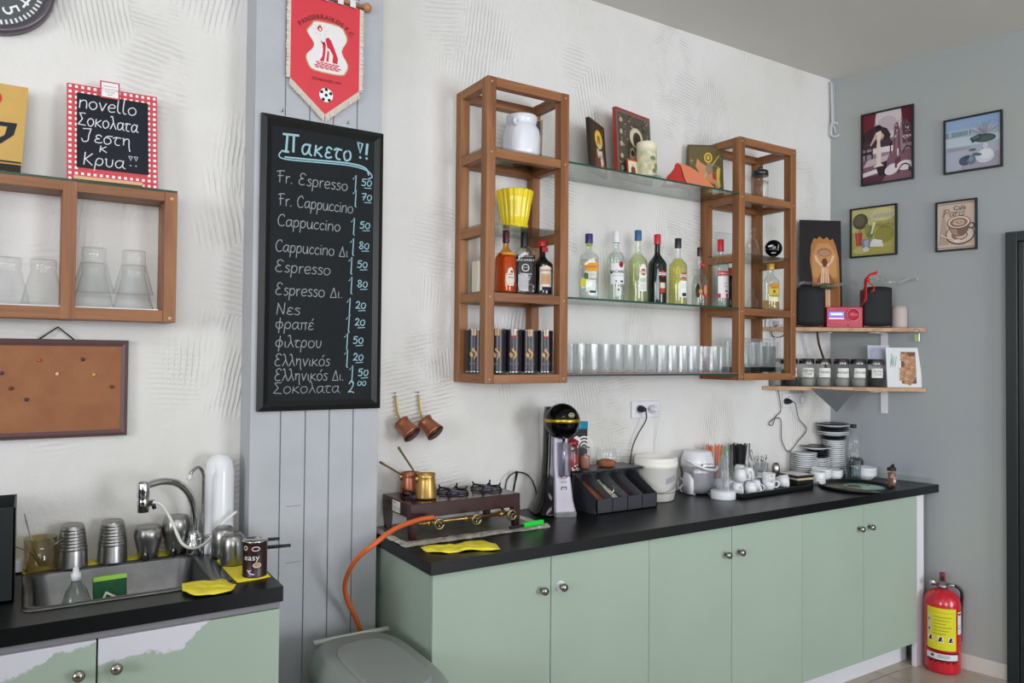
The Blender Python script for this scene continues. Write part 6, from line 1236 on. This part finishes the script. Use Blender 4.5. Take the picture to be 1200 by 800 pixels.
# 4: cafe cup
pl = [('#c9b6a8', rc(0, 0, 1, 1)), ('#bba697', [(.1, .05), (.2, .5), (.22, .9), (.12, .9), (.05, .3)]), ('#b09b8d', [(.02, .1), (.30, .1), (.17, .85)])]
for i in range(22):
    pl.append(('#2c2220', [(.0+i/22, .955), (.0+(i+.55)/22, .955), (.0+(i+.3)/22, .99)])); pl.append(('#2c2220', [(.0+i/22, .045), (.0+(i+.55)/22, .045), (.0+(i+.3)/22, .012)]))
pl += [('#6b5148', ell(.60, .30, .385, .215, 30)), ('#d0bfb2', ell(.60, .31, .355, .19, 30)), ('#8a7064', ell(.59, .29, .22, .11)), ('#c9b6a8', ell(.62, .285, .15, .07)), ('#6b5148', ell(.90, .47, .10, .07)), ('#c9b6a8', ell(.90, .47, .055, .038)),
       ('#7d6358', [(.27, .54), (.87, .52), (.82, .38), (.70, .27), (.50, .26), (.36, .36)]), ('#a58a7c', [(.33, .50), (.50, .46), (.56, .28), (.46, .3), (.37, .38)]), ('#6b5148', ell(.57, .56, .31, .145, 30)), ('#dccdc2', ell(.57, .565, .285, .125, 30)), ('#8f6f5e', ell(.57, .56, .235, .10, 26)), ('#c4a896', ell(.57, .56, .16, .065, 20)), ('#8f6f5e', ell(.58, .565, .08, .03)), ('#d9c5b6', ell(.585, .57, .04, .014)),
       ('#d9cabf', [(.06, .30), (.35, .20), (.5, .12), (.62, .14), (.6, .2), (.42, .2), (.1, .33)]), ('#6b5148', strip([(.06, .30), (.42, .19), (.6, .2)], .008)[0])]
t, sx, sz, fw = wall_pic('framed_picture', 'framed beige print of a coffee cup, lower right on the grey wall', .563, .756, 2.140, 2.402, pl)
font('lettering', 'Café', .032, mat('brown ink', '#33262a', .5), t, fw+.60*sx, -.0125, fw+.865*sz)
pichand('Paris', .16, .70, .58, .15, '#5a4640', .0028, -.0125)

# ---- fire extinguisher
fe = thing('fire_extinguisher', 'red fire extinguisher with yellow label standing on the floor by the grey wall', 'extinguisher', (.021, -.625, 0), -1.02)
R = .083
MB().lathe([(R-.012, 0), (R-.003, .005), (R, .02), (R, .335), (R*.93, .37), (R*.7, .395), (R*.35, .41), (.022, .412)], 36).build('cylinder', mat('fire red paint', '#c3182a', .22, 0, .5, .3), fe)
MB().lathe([(.024, .412), (.024, .43), (.016, .432), (.016, .455), (.0001, .456)], 18).build('valve', M_STEELD, fe)
MB().tube([(-.02, -.0, .425), (-.05, -.005, .44), (-.05, .0, .455)], .008, 8).tube([(.02, 0, .43), (.055, 0, .43)], .008, 8).build('gauge_pipe', M_STEELD, fe)
MB().lathe([(.014, 0), (.015, .01), (.0001, .011)], 16, mtx=Matrix.Translation((-.045, -.012, .44)) @ Matrix.Rotation(PI/2, 4, 'X')).build('pressure_gauge', M_CHROME, fe)
MB().box((-.012, -.016, .445), (.012, .035, .485)).build('lever', mat('dark red lever', '#8a1522', .35), fe, bevel=.004); MB().box((-.008, -.017, .452), (.008, -.015, .475)).build('lever_grip', M_BLACKP, fe)
MB().tube([(.055, 0, .43), (.085, .005, .40), (.083, .012, .30), (.079, .012, .15)], .008, 8, 5).build('hose', M_BLACKP, fe)
pl = [('#d6cf2c', rc(-.072, .155, .062, .305)), ('#b9b23a', rc(-.065, .288, .055, .291)), ('#c9c6a8', rc(-.068, .21, -.048, .275)), ('#2a2620', ell(-.060, .26, .003, .006)), ('#2a2620', ell(-.060, .225, .004, .005))]
pl += [('#8f8a34', rc(-.04, .272-.012*i, .04-(i % 3)*.012, .2745-.012*i)) for i in range(6)]
for x in (-.052, -.008, .035): pl += [('#e9e4d0', rc(x-.012, .183, x+.012, .204)), ('#2b2520', [(x-.010, .186), (x+.002, .186), (x+.008, .202), (x-.004, .202)]), ('#b0502c', [(x+.002, .186), (x+.010, .186), (x+.009, .195)])]
pl += [('#1d1a1a', [(-.078, .147), (.078, .133), (.078, .139), (-.078, .155)]), ('#d9d9dc', rc(-.072, .105, .068, .134)), ('#1d1a1a', rc(-.07, .098, .068, .104)), ('#3a3a40', rc(-.05, .116, -.035, .128))]+[('#77777f', rc(-.02, .114+i*.006, .03, .1165+i*.006)) for i in range(3)]+[('#1d1a1a', rc(-.06+i*.025, .09, -.045+i*.025, .095)) for i in range(5)]
pl += [('#d9d4d6', rc(.068, .215, .092, .295)), ('#8a2030', rc(.070, .283, .090, .290)), ('#77777f', rc(.072, .235, .088, .238)), ('#77777f', rc(.072, .245, .088, .247))]
pl = [(c, [(x*1.06-.006, (.122+(z-.155)*1.38) if z > .154 else z-.030) for x, z in q]) for c, q in pl]
def subdiv(pl, n=5):
    out = []
    for c, q in pl:
        if len(q) == 4:
            a, b_, c2, d_ = [Vector((p[0], p[1], 0)) for p in q]
            for k in range(n):
                t0, t1 = k/n, (k+1)/n; out.append((c, [(v.x, v.y) for v in (a.lerp(b_, t0), a.lerp(b_, t1), d_.lerp(c2, t1), d_.lerp(c2, t0))]))
        else: out.append((c, q))
    return out
def layered(pl, bend, par, name, n=8, step=.00012):
    mb = MB(); mb.ink = []
    for i, pq in enumerate(pl):
        for c, q in subdiv([pq], n):
            rr_ = bend+step*(i+1); mb.poly([(rr_*math.sin(x/bend), -rr_*math.cos(x/bend), z) for x, z in q]); mb.ink.append(S(c))
    return mb.build(name, M_PRINT, par)
layered(pl, R+.0004, fe, 'instruction_label')

# ---- grey bin
bn = thing('waste_bin', 'large grey plastic waste bin with hinged lid in front of the grey column', 'bin', (-3.012, -.555, 0))
M_BIN = spotty('mid grey plastic', '#8f9592', '#878d8a', 3, .42)
loft(MB(), [ringp(0, 0, 0, .125, .22, 32, 5), ringp(0, 0, .56, .150, .27, 32, 5)]).build('bin_body', M_BIN, bn, bevel=.003)
loft(MB(), [ringp(0, 0, .556, .158, .288, 44, 4.5), ringp(0, 0, .575, .163, .294, 44, 4.5), ringp(0, 0, .60, .160, .290, 44, 4.2), ringp(0, .004, .638, .140, .262, 44, 3.6), ringp(0, .004, .645, .130, .252, 44, 3.4)]).build('lid', M_BIN, bn)
loft(MB(), [ringp(0, -.02, .643, .102, .205, 40, 3.6), ringp(0, -.02, .652, .098, .200, 40, 3.6), ringp(0, -.02, .6524, .092, .194, 40, 3.6)]).build('lid_flap', M_BIN, bn)
MB().tube([(-.118, .262, .640), (.140, .262, .640)], .0085, 10).build('hinge_rod', mat('pale grey rod', '#b9bbb3', .4), bn)

# ================================================================== COLUMN: menu board, pennant
P0 = OY(308, 130, CY-.02); P1 = OY(449.5, 475, CY-.02)
bx0, bx1, bz0, bz1 = -3.285, -2.852, 1.380, 2.374
mbd = thing('menu_board', 'large black framed chalk menu board hanging on the grey column', 'menu board', (bx0, CY-.001, bz0)); W_, H_ = bx1-bx0, bz1-bz0; fw = .034
M_FR = mat('black board frame', '#0d1012', .4)
def mitre(w_, h_, fw, y0, y1):
    mb = MB(); o_ = [(0, 0), (w_, 0), (w_, h_), (0, h_)]; i_ = [(fw, fw), (w_-fw, fw), (w_-fw, h_-fw), (fw, h_-fw)]
    for k in range(4):
        a, b_, c_, d_ = o_[k], o_[(k+1) % 4], i_[(k+1) % 4], i_[k]; m1 = ((a[0]+d_[0])/2, (a[1]+d_[1])/2); m2 = ((b_[0]+c_[0])/2, (b_[1]+c_[1])/2)
        mb.add([(a[0], 0, a[1]), (b_[0], 0, b_[1]), (b_[0], y0*.6, b_[1]), (a[0], y0*.6, a[1]), (m2[0], y0, m2[1]), (m1[0], y0, m1[1]), (c_[0], y1, c_[1]), (d_[0], y1, d_[1]), (c_[0], 0, c_[1]), (d_[0], 0, d_[1])], [(0, 1, 2, 3), (3, 2, 4, 5), (5, 4, 6, 7), (7, 6, 8, 9)])
    return mb
mitre(W_, H_, fw, -.022, -.010).build('frame', M_FR, mbd)
MB().box((fw-.004, -.009, fw-.004), (W_-fw+.004, -.001, H_-fw+.004)).build('chalk_panel', spotty('slate black panel', '#14191d', '#191e22', 6, .75, spec=.25), mbd)
yb = CY-.001-.0095
def bw_(px, py): p = OY(px, py, yb); return p.x-bx0, p.z-bz0
rows = [((325.6, 213), 408.8, 'Fr. Εspresso', '50', 424, 214), ((326.8, 240), 414.7, 'Fr. Cappuccino', '70', 424, 231), ((325.6, 264), 400, 'Cappuccino', '50', 422, 264), ((323, 294), 408.8, 'Cappuccino Δι', '80', 421, 288), ((323, 318), 388.6, 'Εspresso', '50', 419, 310), ((323, 345), 402.8, 'Εspresso Δι.', '80', 419, 333),
        ((324.4, 368), 353, 'Nες', '20', 417, 358), ((323, 385), 368.4, 'φραπέ', '20', 416, 378), ((323, 406.5), 377.9, 'φιλτρου', '50', 414, 399), ((322, 428.5), 387.4, 'Ελληνικός', '20', 414, 419), ((322, 446), 404, 'Ελληνικός Δι.', '50', 420, 437)]
ch = MB(); cp = MB(); cy_ = -.0096
for (px, py), xe, tx, pr, ppx, ppy in rows:
    x0, z0 = bw_(px, py); x1, _ = bw_(xe, py+8); hand(ch, tx, x0, z0, x1-x0, .039, .0026, y=cy_)
    xa, za = bw_(ppx, ppy); hand(cp, pr, xa, za-.010, .040, .026, .0034, y=cy_)
    line(cp, [(xa+.010, za-.018), (xa+.036, za-.016)], .0026, cy_)
    xo, zo = bw_(ppx-8, ppy+2); line(cp, [(xo-.007, zo+.018), (xo+.004, zo+.034), (xo+.001, zo-.026), (xo+.005, zo-.028)], .0036, cy_)
x0, z0 = bw_(321, 461); x1, _ = bw_(399, 461); hand(ch, 'Σοκολατα', x0, z0, x1-x0, .038, .0022, y=cy_)
xa, za = bw_(408, 460); hand(cp, '2', xa, za, .026, .042, .0036, y=cy_); hand(cp, '00', xa+.034, za+.024, .034, .02, .003, y=cy_)
ch.build('chalk_text', M_CHALK, mbd)['kind'] = 'stuff'; cp.build('chalk_prices', M_CHALKB, mbd)['kind'] = 'stuff'
tt = MB(); x0, z0 = bw_(333, 177); x1, z1_ = bw_(413, 188)
for c_, x_, w_, wd in (('Π', .000, .058, .0075), ('α', .066, .040, .0062), ('κ', .114, .034, .0062), ('ε', .155, .030, .0062), ('τ', .190, .034, .0062), ('ο', .226, .036, .0062)):
    k_ = (x1-x0)/.262; hand(tt, c_, x0+x_*k_, z0, w_*k_, .060, wd, y=cy_)
xa, za = bw_(419, 183)
line(tt, [(xa, za+.048), (xa+.018, za+.048), (xa+.009, za+.012), (xa+.001, za+.046)], .007, cy_); line(tt, [(xa+.036, za+.048), (xa+.033, za+.012)], .009, cy_); line(tt, [(xa+.009, za-.004), (xa+.011, za-.002)], .008, cy_); line(tt, [(xa+.033, za-.004), (xa+.035, za-.002)], .008, cy_)
line(tt, [bw_(331, 176), bw_(327, 182), bw_(335, 186.5), bw_(370, 190), bw_(410, 194), bw_(430, 200), bw_(436, 207), bw_(431, 210)], .0042, cy_, 6); line(tt, [bw_(334, 184), bw_(370, 187.5), bw_(410, 191.5), bw_(428, 197), bw_(432, 205)], .0055, cy_, 6)
tt.build('chalk_title', M_CHALKB, mbd)['kind'] = 'stuff'
for x in (.14, .30):
    tag(MB().tube([(0, 0, 0), (0, -.012, 0), (0, -.014, .008)], .002, 6).build('wall_hook', M_STEEL, loc=(bx0+x-(.07 if x < .2 else 0), CY, bz1+.018)), 'small metal hook above the menu board, %s one' % ('left' if x < .2 else 'right'), 'hook')
# pennant
ppx, ppz = -3.193, 2.405
pn = thing('pennant', 'red football club pennant with cream fringe on a wooden rod', 'pennant', (ppx, CY-.012, ppz)); PW, PT, PV = .245, .40, .105
MB().prism([(0, PV), (PW*.5, 0), (PW, PV), (PW, PT), (0, PT)], -.002, 0, axis=1).build('red_cloth', mat('red satin', '#cf3540', .55), pn)
fr_ = MB(); rf = random.Random(2)
def fringe(a, b_, nrm, n):
    for i in range(n):
        t = (i+.5)/n; x, z = a[0]+(b_[0]-a[0])*t, a[1]+(b_[1]-a[1])*t; l = .024 if abs(nrm[1]) > .2 else .014
        e = (x+nrm[0]*l+rf.uniform(-.001, .001), z+nrm[1]*l+rf.uniform(-.002, .002)); wv = .0028 if abs(nrm[1]) > .2 else .0045; y = rf.uniform(-.0005, .0035)
        d = (b_[0]-a[0], b_[1]-a[1]); dl = math.hypot(*d); d = (d[0]/dl*wv*.5, d[1]/dl*wv*.5)
        fr_.add([(x-d[0], -.002, z-d[1]), (x+d[0], -.002, z+d[1]), (e[0]+d[0], -.001-y, e[1]+d[1]), (e[0]-d[0], -.001-y, e[1]-d[1])], [(0, 1, 2, 3)])
fringe((0, PV), (PW*.5, 0), (-.15, -1), 46); fringe((PW*.5, 0), (PW, PV), (.15, -1), 46); fringe((0, PV), (0, PT), (-1, -.1), 60); fringe((PW, PV), (PW, PT), (1, -.1), 60)
fo = fr_.build('fringe', mat('cream fringe', '#d6cabd', .9), pn, solid=.0012); fo['kind'] = 'stuff'
cx_, cz_ = PW*.5+.006, .222
sh = [(-.055, .08), (-.04, .096), (.04, .096), (.062, .075), (.068, .05), (.050, .01), (.072, -.03), (.066, -.058), (.045, -.072), (-.045, -.072), (-.068, -.05), (-.072, -.025), (-.052, .0), (-.048, .02), (-.068, .048), (-.07, .06)]
pl = [('#b99a6a', [(cx_+a*1.05, cz_+.012+(b_-.012)*1.05) for a, b_ in [(v.x, v.y) for v in crom([(p[0], p[1], 0) for p in sh+[sh[0]]], 3)]]), ('#e0dcdc', [(cx_+v.x, cz_+v.y) for v in crom([(p[0], p[1], 0) for p in sh+[sh[0]]], 3)])]
RD = '#c92f3e'
pl += [(RD, [(cx_+a, cz_+b_) for a, b_ in q]) for q in ([(-.008, .042), (.002, .05), (.012, .042), (.026, .012), (.038, -.018), (.036, -.038), (.018, -.036), (.02, -.01), (.006, .012), (.0, .01)], [(-.026, .035), (-.018, .022), (-.016, .0), (-.018, -.02), (-.028, -.038), (-.012, -.038), (-.008, -.01), (-.006, .02), (-.01, .034), (-.02, .024)], [(.0, .005), (.006, .0), (.004, -.036), (-.004, -.036)])]
pl += [(RD, ell(cx_-.028, cz_+.074, .009, .010)), ('#e0dcdc', ell(cx_-.027, cz_+.072, .004, .005)), (RD, [(cx_-.040, cz_+.07), (cx_-.032, cz_+.084), (cx_-.022, cz_+.088), (cx_-.03, cz_+.08)])]
pl += [(RD, ell(cx_-.028+.022*math.cos(t*.8), cz_+.070+.018*math.sin(t*.8), .0014, .0014, 6)) for t in range(8)]
for i in range(4):
    for k in range(6-(i % 2)): pl.append((RD, rc(cx_-.04-.003*i+k*(.086+.006*i)/6+(.006 if i % 2 else 0), cz_-.045-.006*i, cx_-.04-.003*i+(k+.8)*(.086+.006*i)/6+(.006 if i % 2 else 0), cz_-.041-.006*i)))
pl += [('#e6e6e6', ell(PW*.5+.003, .068, .0245, .0245, 26))]+[('#1f1f22', ell(PW*.5+.003+a, .068+b_, .0065, .0065, 5)) for a, b_ in ((0, 0), (-.016, .009), (.016, .008), (-.01, -.016), (.011, -.016), (0, .0195))]
inks(pl, -.0022).build('crest_print', M_PRINT, pn)
font('lettering', 'PANSERRAIKOS F.C.', .0225, mat('dark red brown thread', '#4a1a22', .6), pn, PW*.5+.002, -.0052, .338, arc=.125, space=1.12)
font('lettering', 'ESTABLISHED 1964', .0125, mat('dark red brown thread', '#4a1a22'), pn, PW*.5+.004, -.0052, .118)
MB().tube([(-.02, -.006, PT+.012), (PW+.022, -.006, PT+.012)], .0065, 10).sphere((PW+.026, -.006, PT+.012), .016, 16, 10).sphere((-.024, -.006, PT+.012), .016, 16, 10).build('wooden_rod', mat('light brown wood rod', '#b08055', .5), pn)
for x in (.05, .105, .16, .205): MB().prism([(x, PT-.004), (x+.020, PT-.004), (x+.020, PT+.021), (x, PT+.021)], -.014, -.012, axis=1).build('cloth_loop', M_WHITE, pn)
MB().tube([(PW+.0, -.008, PT+.018), (PW*.5, -.004, PT+.09), (0, -.008, PT+.018)], .0014, 6).build('hanging_cord', M_WHITE, pn)

# ================================================================== LEFT WALL: box shelf and what is on it
LX = -3.533; LZ0, LZ1, LY = 1.668, 2.077, -.125
ls = thing('wall_box_shelf', 'brown wooden box shelf on the wall above the sink, with upturned glasses', 'shelf', (LX, 0, LZ0)); HH = LZ1-LZ0; LW = 1.0
for z0, z1 in ((0, .036), (HH-.030, HH)):
    MB().box((-LW, LY, z0), (-.038, LY+.03, z1)).build('front_rail', M_WX, ls, bevel=.002)
    MB().box((-LW, LY+.031, z0+.001), (-.04, -.004, z1-.004)).build('deep_board', M_WX, ls)
for x in (-.038, -.313, -.62, -.96):
    MB().box((x, LY-.0015, -.0005), (x+.037, LY+.03, HH+.0002)).build('upright', M_WZ, ls, bevel=.002)
    MB().box((x-.002, LY+.031, .0), (x+.034, -.004, HH-.004)).build('side_board', M_WZ, ls)
MB().box((-LW, LY+.002, HH+.0003), (-.002, -.004, HH+.007)).build('top_pane', M_SHELFG, ls)
MB().box((-LW, LY+.001, HH+.0003), (-.002, LY+.0018, HH+.006)).build('dark_edge', M_GEDGE, ls)
MB().box((-LW+.04, LY+.012, .0365), (-.05, -.006, .040)).build('shelf_liner', M_WHITE, ls)
for z in (.012, HH-.02): MB().lathe([(.006, 0), (.0055, .0015), (.0001, .0016)], 12, mtx=Matrix.Translation((-.018, LY, z)) @ Matrix.Rotation(PI/2, 4, 'X')).build('screw', mat('pale screw head', '#c5a27c'), ls)
zl = LZ0+.0405; cg = None
def vglass(x, y, z, lb, grp):
    global cg
    if cg is None:
        cg = MB().lathe([(.0585, 0), (.057, .001), (.034, .098), (.0315, .104), (.0335, .109), (.0335, .134), (.031, .136), (.0001, .135)], 30).build('conical_glass', M_GLASS2, loc=(x, y, z)); tag(cg, lb, 'glass', grp)
    else: copy(cg, (x, y, z), label=lb, group=grp)
gx = [OY(109, 362, -.07).x, OY(156, 364, -.07).x, OY(50, 360, -.07).x, OY(8, 360, -.07).x]
for x, w1 in ((gx[0], 'left stack, right compartment'), (gx[1], 'right stack, right compartment')):
    for k in range(2): vglass(x, -.068, zl+k*.046, 'conical glass upside down, %s one of the %s' % (('lower', 'upper')[k], w1), 'upturned conical glasses in the box shelf')
vglass(gx[2], -.068, zl, 'single conical glass upside down beside the shelf divider', 'upturned conical glasses in the box shelf')
vglass(gx[3], -.068, zl, 'single conical glass upside down at the left frame edge', 'upturned conical glasses in the box shelf')
vglass(gx[3]-.10, -.068, zl, 'conical glass upside down outside the left frame edge', 'upturned conical glasses in the box shelf')
# small chalkboard with red gingham edge
q0 = OY(78, 210, -.085); q1 = OY(185, 210, -.085)
zt0 = LZ1+.0075; hb = .305; wb_ = q1.x-q0.x
sbd = thing('small_menu_board', 'small chalkboard with red gingham border leaning on the box shelf', 'menu board', (q0.x, -.088, zt0)); sbd.rotation_euler = (-.10, -.012, 0)
MB().box((0, 0, 0), (wb_, .008, hb)).build('board', mat('red gingham base', '#c2404a', .6), sbd)
pl = []; nx = 15; nz = int(nx*hb/wb_); cw, chh = wb_/nx, hb/nz
for i in range(nx):
    for j in range(nz):
        if i < 2 or i > nx-3 or j < 2 or j > nz-3:
            pl.append(('#ece6e6', rc((i+.27)*cw, (j+.27)*chh, (i+.75)*cw, (j+.75)*chh), 0))
pl.append(('#1b1f27', rc(.026, .044, wb_-.026, hb-.026), 1))
inks(pl, 0, .0002).build('gingham_border', M_PRINT, sbd)
tx = MB(); y_ = -.034
for tx_, x, z, w_, cap in (('novello', .033, .232, .16, .041), ('Σοκολατα', .031, .178, .165, .040), ('Ζεστη', .042, .128, .135, .041), ('κ', .088, .101, .022, .030), ('Κρυα', .045, .056, .115, .040)):
    hand(tx, tx_.replace('Κ', 'K').replace('Ζ', 'Z'), x, z, w_, cap, .0028, y=-.0006)
for x in (.167, .182):
    line(tx, [(x, .098), (x+.010, .098), (x+.005, .084), (x+.0005, .097)], .0022, -.0006); line(tx, [(x+.004, .068), (x+.006, .069)], .0028, -.0006)
tx.build('chalk_text', M_CHALKW, sbd)['kind'] = 'stuff'
MB().box((.018, -.014, .004), (wb_-.045, -.0005, .014)).build('chalk_ledge', mat('pale beech ledge', '#cda77c', .5), sbd)
MB().box((.088, -.006, hb-.032), (.142, -.002, hb+.022)).build('tag', mat('tag red', '#b8404c', .6), sbd)
tg = inks([('#e6e4e6', rc(.092, hb-.028, .138, hb+.018))], -.0061); tg.build('tag_face', M_PRINT, sbd)
font('lettering', 'Coca-Cola', .0105, T_RED, sbd, .115, -.0066, hb-.004); 
for z, s_ in ((hb+.006, 'REFRESHING ICE'), (hb-.013, 'REGISTERED'), (hb-.021, 'DRINK')): font('lettering', s_, .0048, T_BLK, sbd, .115, -.0066, z)
# coffee sign
g1 = OY(30, 115, -.06); g2 = OY(22, 203, -.06)
cg2 = thing('coffee_sign', 'gold metal sign with black coffee cup leaning at the left end of the box shelf', 'sign', (-4.25, -.10, zt0)); cg2.rotation_euler = (-.14, 0, 0)
ws = g2.x+.006+4.25
MB().prism([(0, 0), (ws, 0), (ws+.013, .268), (0, .268)], 0, .012, axis=1).build('panel', spotty('gold paint', '#c9a45a', '#b8944a', 3, .4), cg2)
inks([('#2c2723', [(0, .003), (ws-.001, .003), (ws, .036), (0, .036)]), ('#a98a55', rc(0, .026, ws, .031)), ('#c23a3a', ell(ws-.085, .222, .035, .028)), ('#2a2a30', [(ws-.20, .150), (ws-.012, .152), (ws-.02, .115), (ws-.05, .085), (ws-.10, .070), (ws-.16, .075), (ws-.2, .11)]), ('#c9a45a', [(ws-.19, .138), (ws-.036, .138), (ws-.042, .112), (ws-.07, .09), (ws-.15, .09), (ws-.19, .11)])], -.0003).build('cup_print', M_PRINT, cg2)
# cork board
ck = thing('cork_board', 'brown cork notice board with dark frame hanging on the wall above the sink', 'board', (-4.42, -.012, 1.310)); CWd = -3.655+4.42; CH = .30
t_ = mitre(CWd, CH, .020, -.014, -.008); t_.build('frame', mat('purplish brown frame', '#5f4648', .5), ck)
cm = spotty('cork', '#8f5c3f', '#9c6a48', 7, .9, 0, .5, 160); MB().box((.018, -.007, .018), (CWd-.018, -.001, CH-.018)).build('cork_panel', cm, ck)
for px, py, c_ in ((97, 421, '#3a2a4a'), (2, 437, '#3a2a4a'), (31, 468, '#3a2a4a'), (46, 422, '#c04a3a'), (67, 438, '#d8c49a'), (110, 439, '#c9a44a'), (131, 453, '#5a2f22'), (13, 455, '#5a3a30')):
    p = OY(px, py, -.02); MB().sphere((0, 0, 0), .0055, 8, 6, 1, .6, 1).build('push_pin', mat('pin '+c_, c_, .4), ck, (p.x+4.42, -.010, p.z-1.31))
hk = OY(68, 383, -.012); a_ = OY(43, 399, -.016); b2 = OY(87, 398, -.016)
tag(MB().tube([(a_.x, -.014, a_.z), (hk.x, -.014, hk.z), (b2.x, -.014, b2.z)], .0028, 6).build('hanging_string', M_BLACKP), 'black string holding the cork board on its nail', 'string')
# clock
cl = thing('wall_clock', 'large dark round wall clock with white ticks at the upper left', 'clock', (-4.035, -.002, 2.668)); CR_ = .162
MX = Matrix.Rotation(PI/2, 4, 'X')
MB().lathe([(CR_, 0), (CR_, .03), (CR_-.006, .036), (CR_-.022, .030), (CR_-.024, .02)], 56, mtx=MX, cap0=True, cap1=False).build('rim', mat('greyish purple rim', '#5c555e', .3, .4), cl)
MB().poly([(p[0], -.018, p[1]) for p in ell(0, 0, CR_-.022, CR_-.022, 48)]).build('dial', mat('dark grey dial', '#474c4d', .5), cl)
pl = []
for k in range(60):
    a = k*PI/30; c_, s_ = math.cos(a), math.sin(a); r0, r1, hw = CR_-.042, CR_-.029, .0028
    pl.append(('#dcdcdc', [(r0*c_-hw*s_, r0*s_+hw*c_), (r0*c_+hw*s_, r0*s_-hw*c_), (r1*c_+hw*s_, r1*s_-hw*c_), (r1*c_-hw*s_, r1*s_+hw*c_)], 0))
inks(pl, -.0182, .0001).build('minute_ticks', M_PRINT, cl)
for n in range(1, 13):
    a = PI/2-n*PI/6; font('numeral', str(n), .062, T_WHT, cl, (CR_-.066)*math.cos(a), -.0195, (CR_-.066)*math.sin(a), rot=(-(n-3)*PI/6 if 3 < n < 6 else 0))
MB().box((-.004, -.024, -.02), (.004, -.022, .07)).build('hour_hand', T_WHT, cl); MB().box((-.10, -.027, -.003), (.02, -.025, .003)).build('minute_hand', T_WHT, cl)
# cable in the room corner near the ceiling
tag(MB().tube([(-.014, -.016, 3.19), (-.012, -.018, 3.02), (-.010, -.02, 2.955), (.008, -.035, 2.945), (.022, -.05, 2.91), (.012, -.045, 2.875), (-.010, -.03, 2.865), (-.022, -.02, 2.88), (-.016, -.02, 2.95)], .0062, 8, 6).tube([(.002, -.018, 3.19), (.0, -.02, 2.93), (.006, -.03, 2.89)], .005, 6).build('ceiling_cable', mat('pale grey cable', '#c3c5ca', .4)), 'pale grey cable looped in the room corner below the ceiling', 'cable')
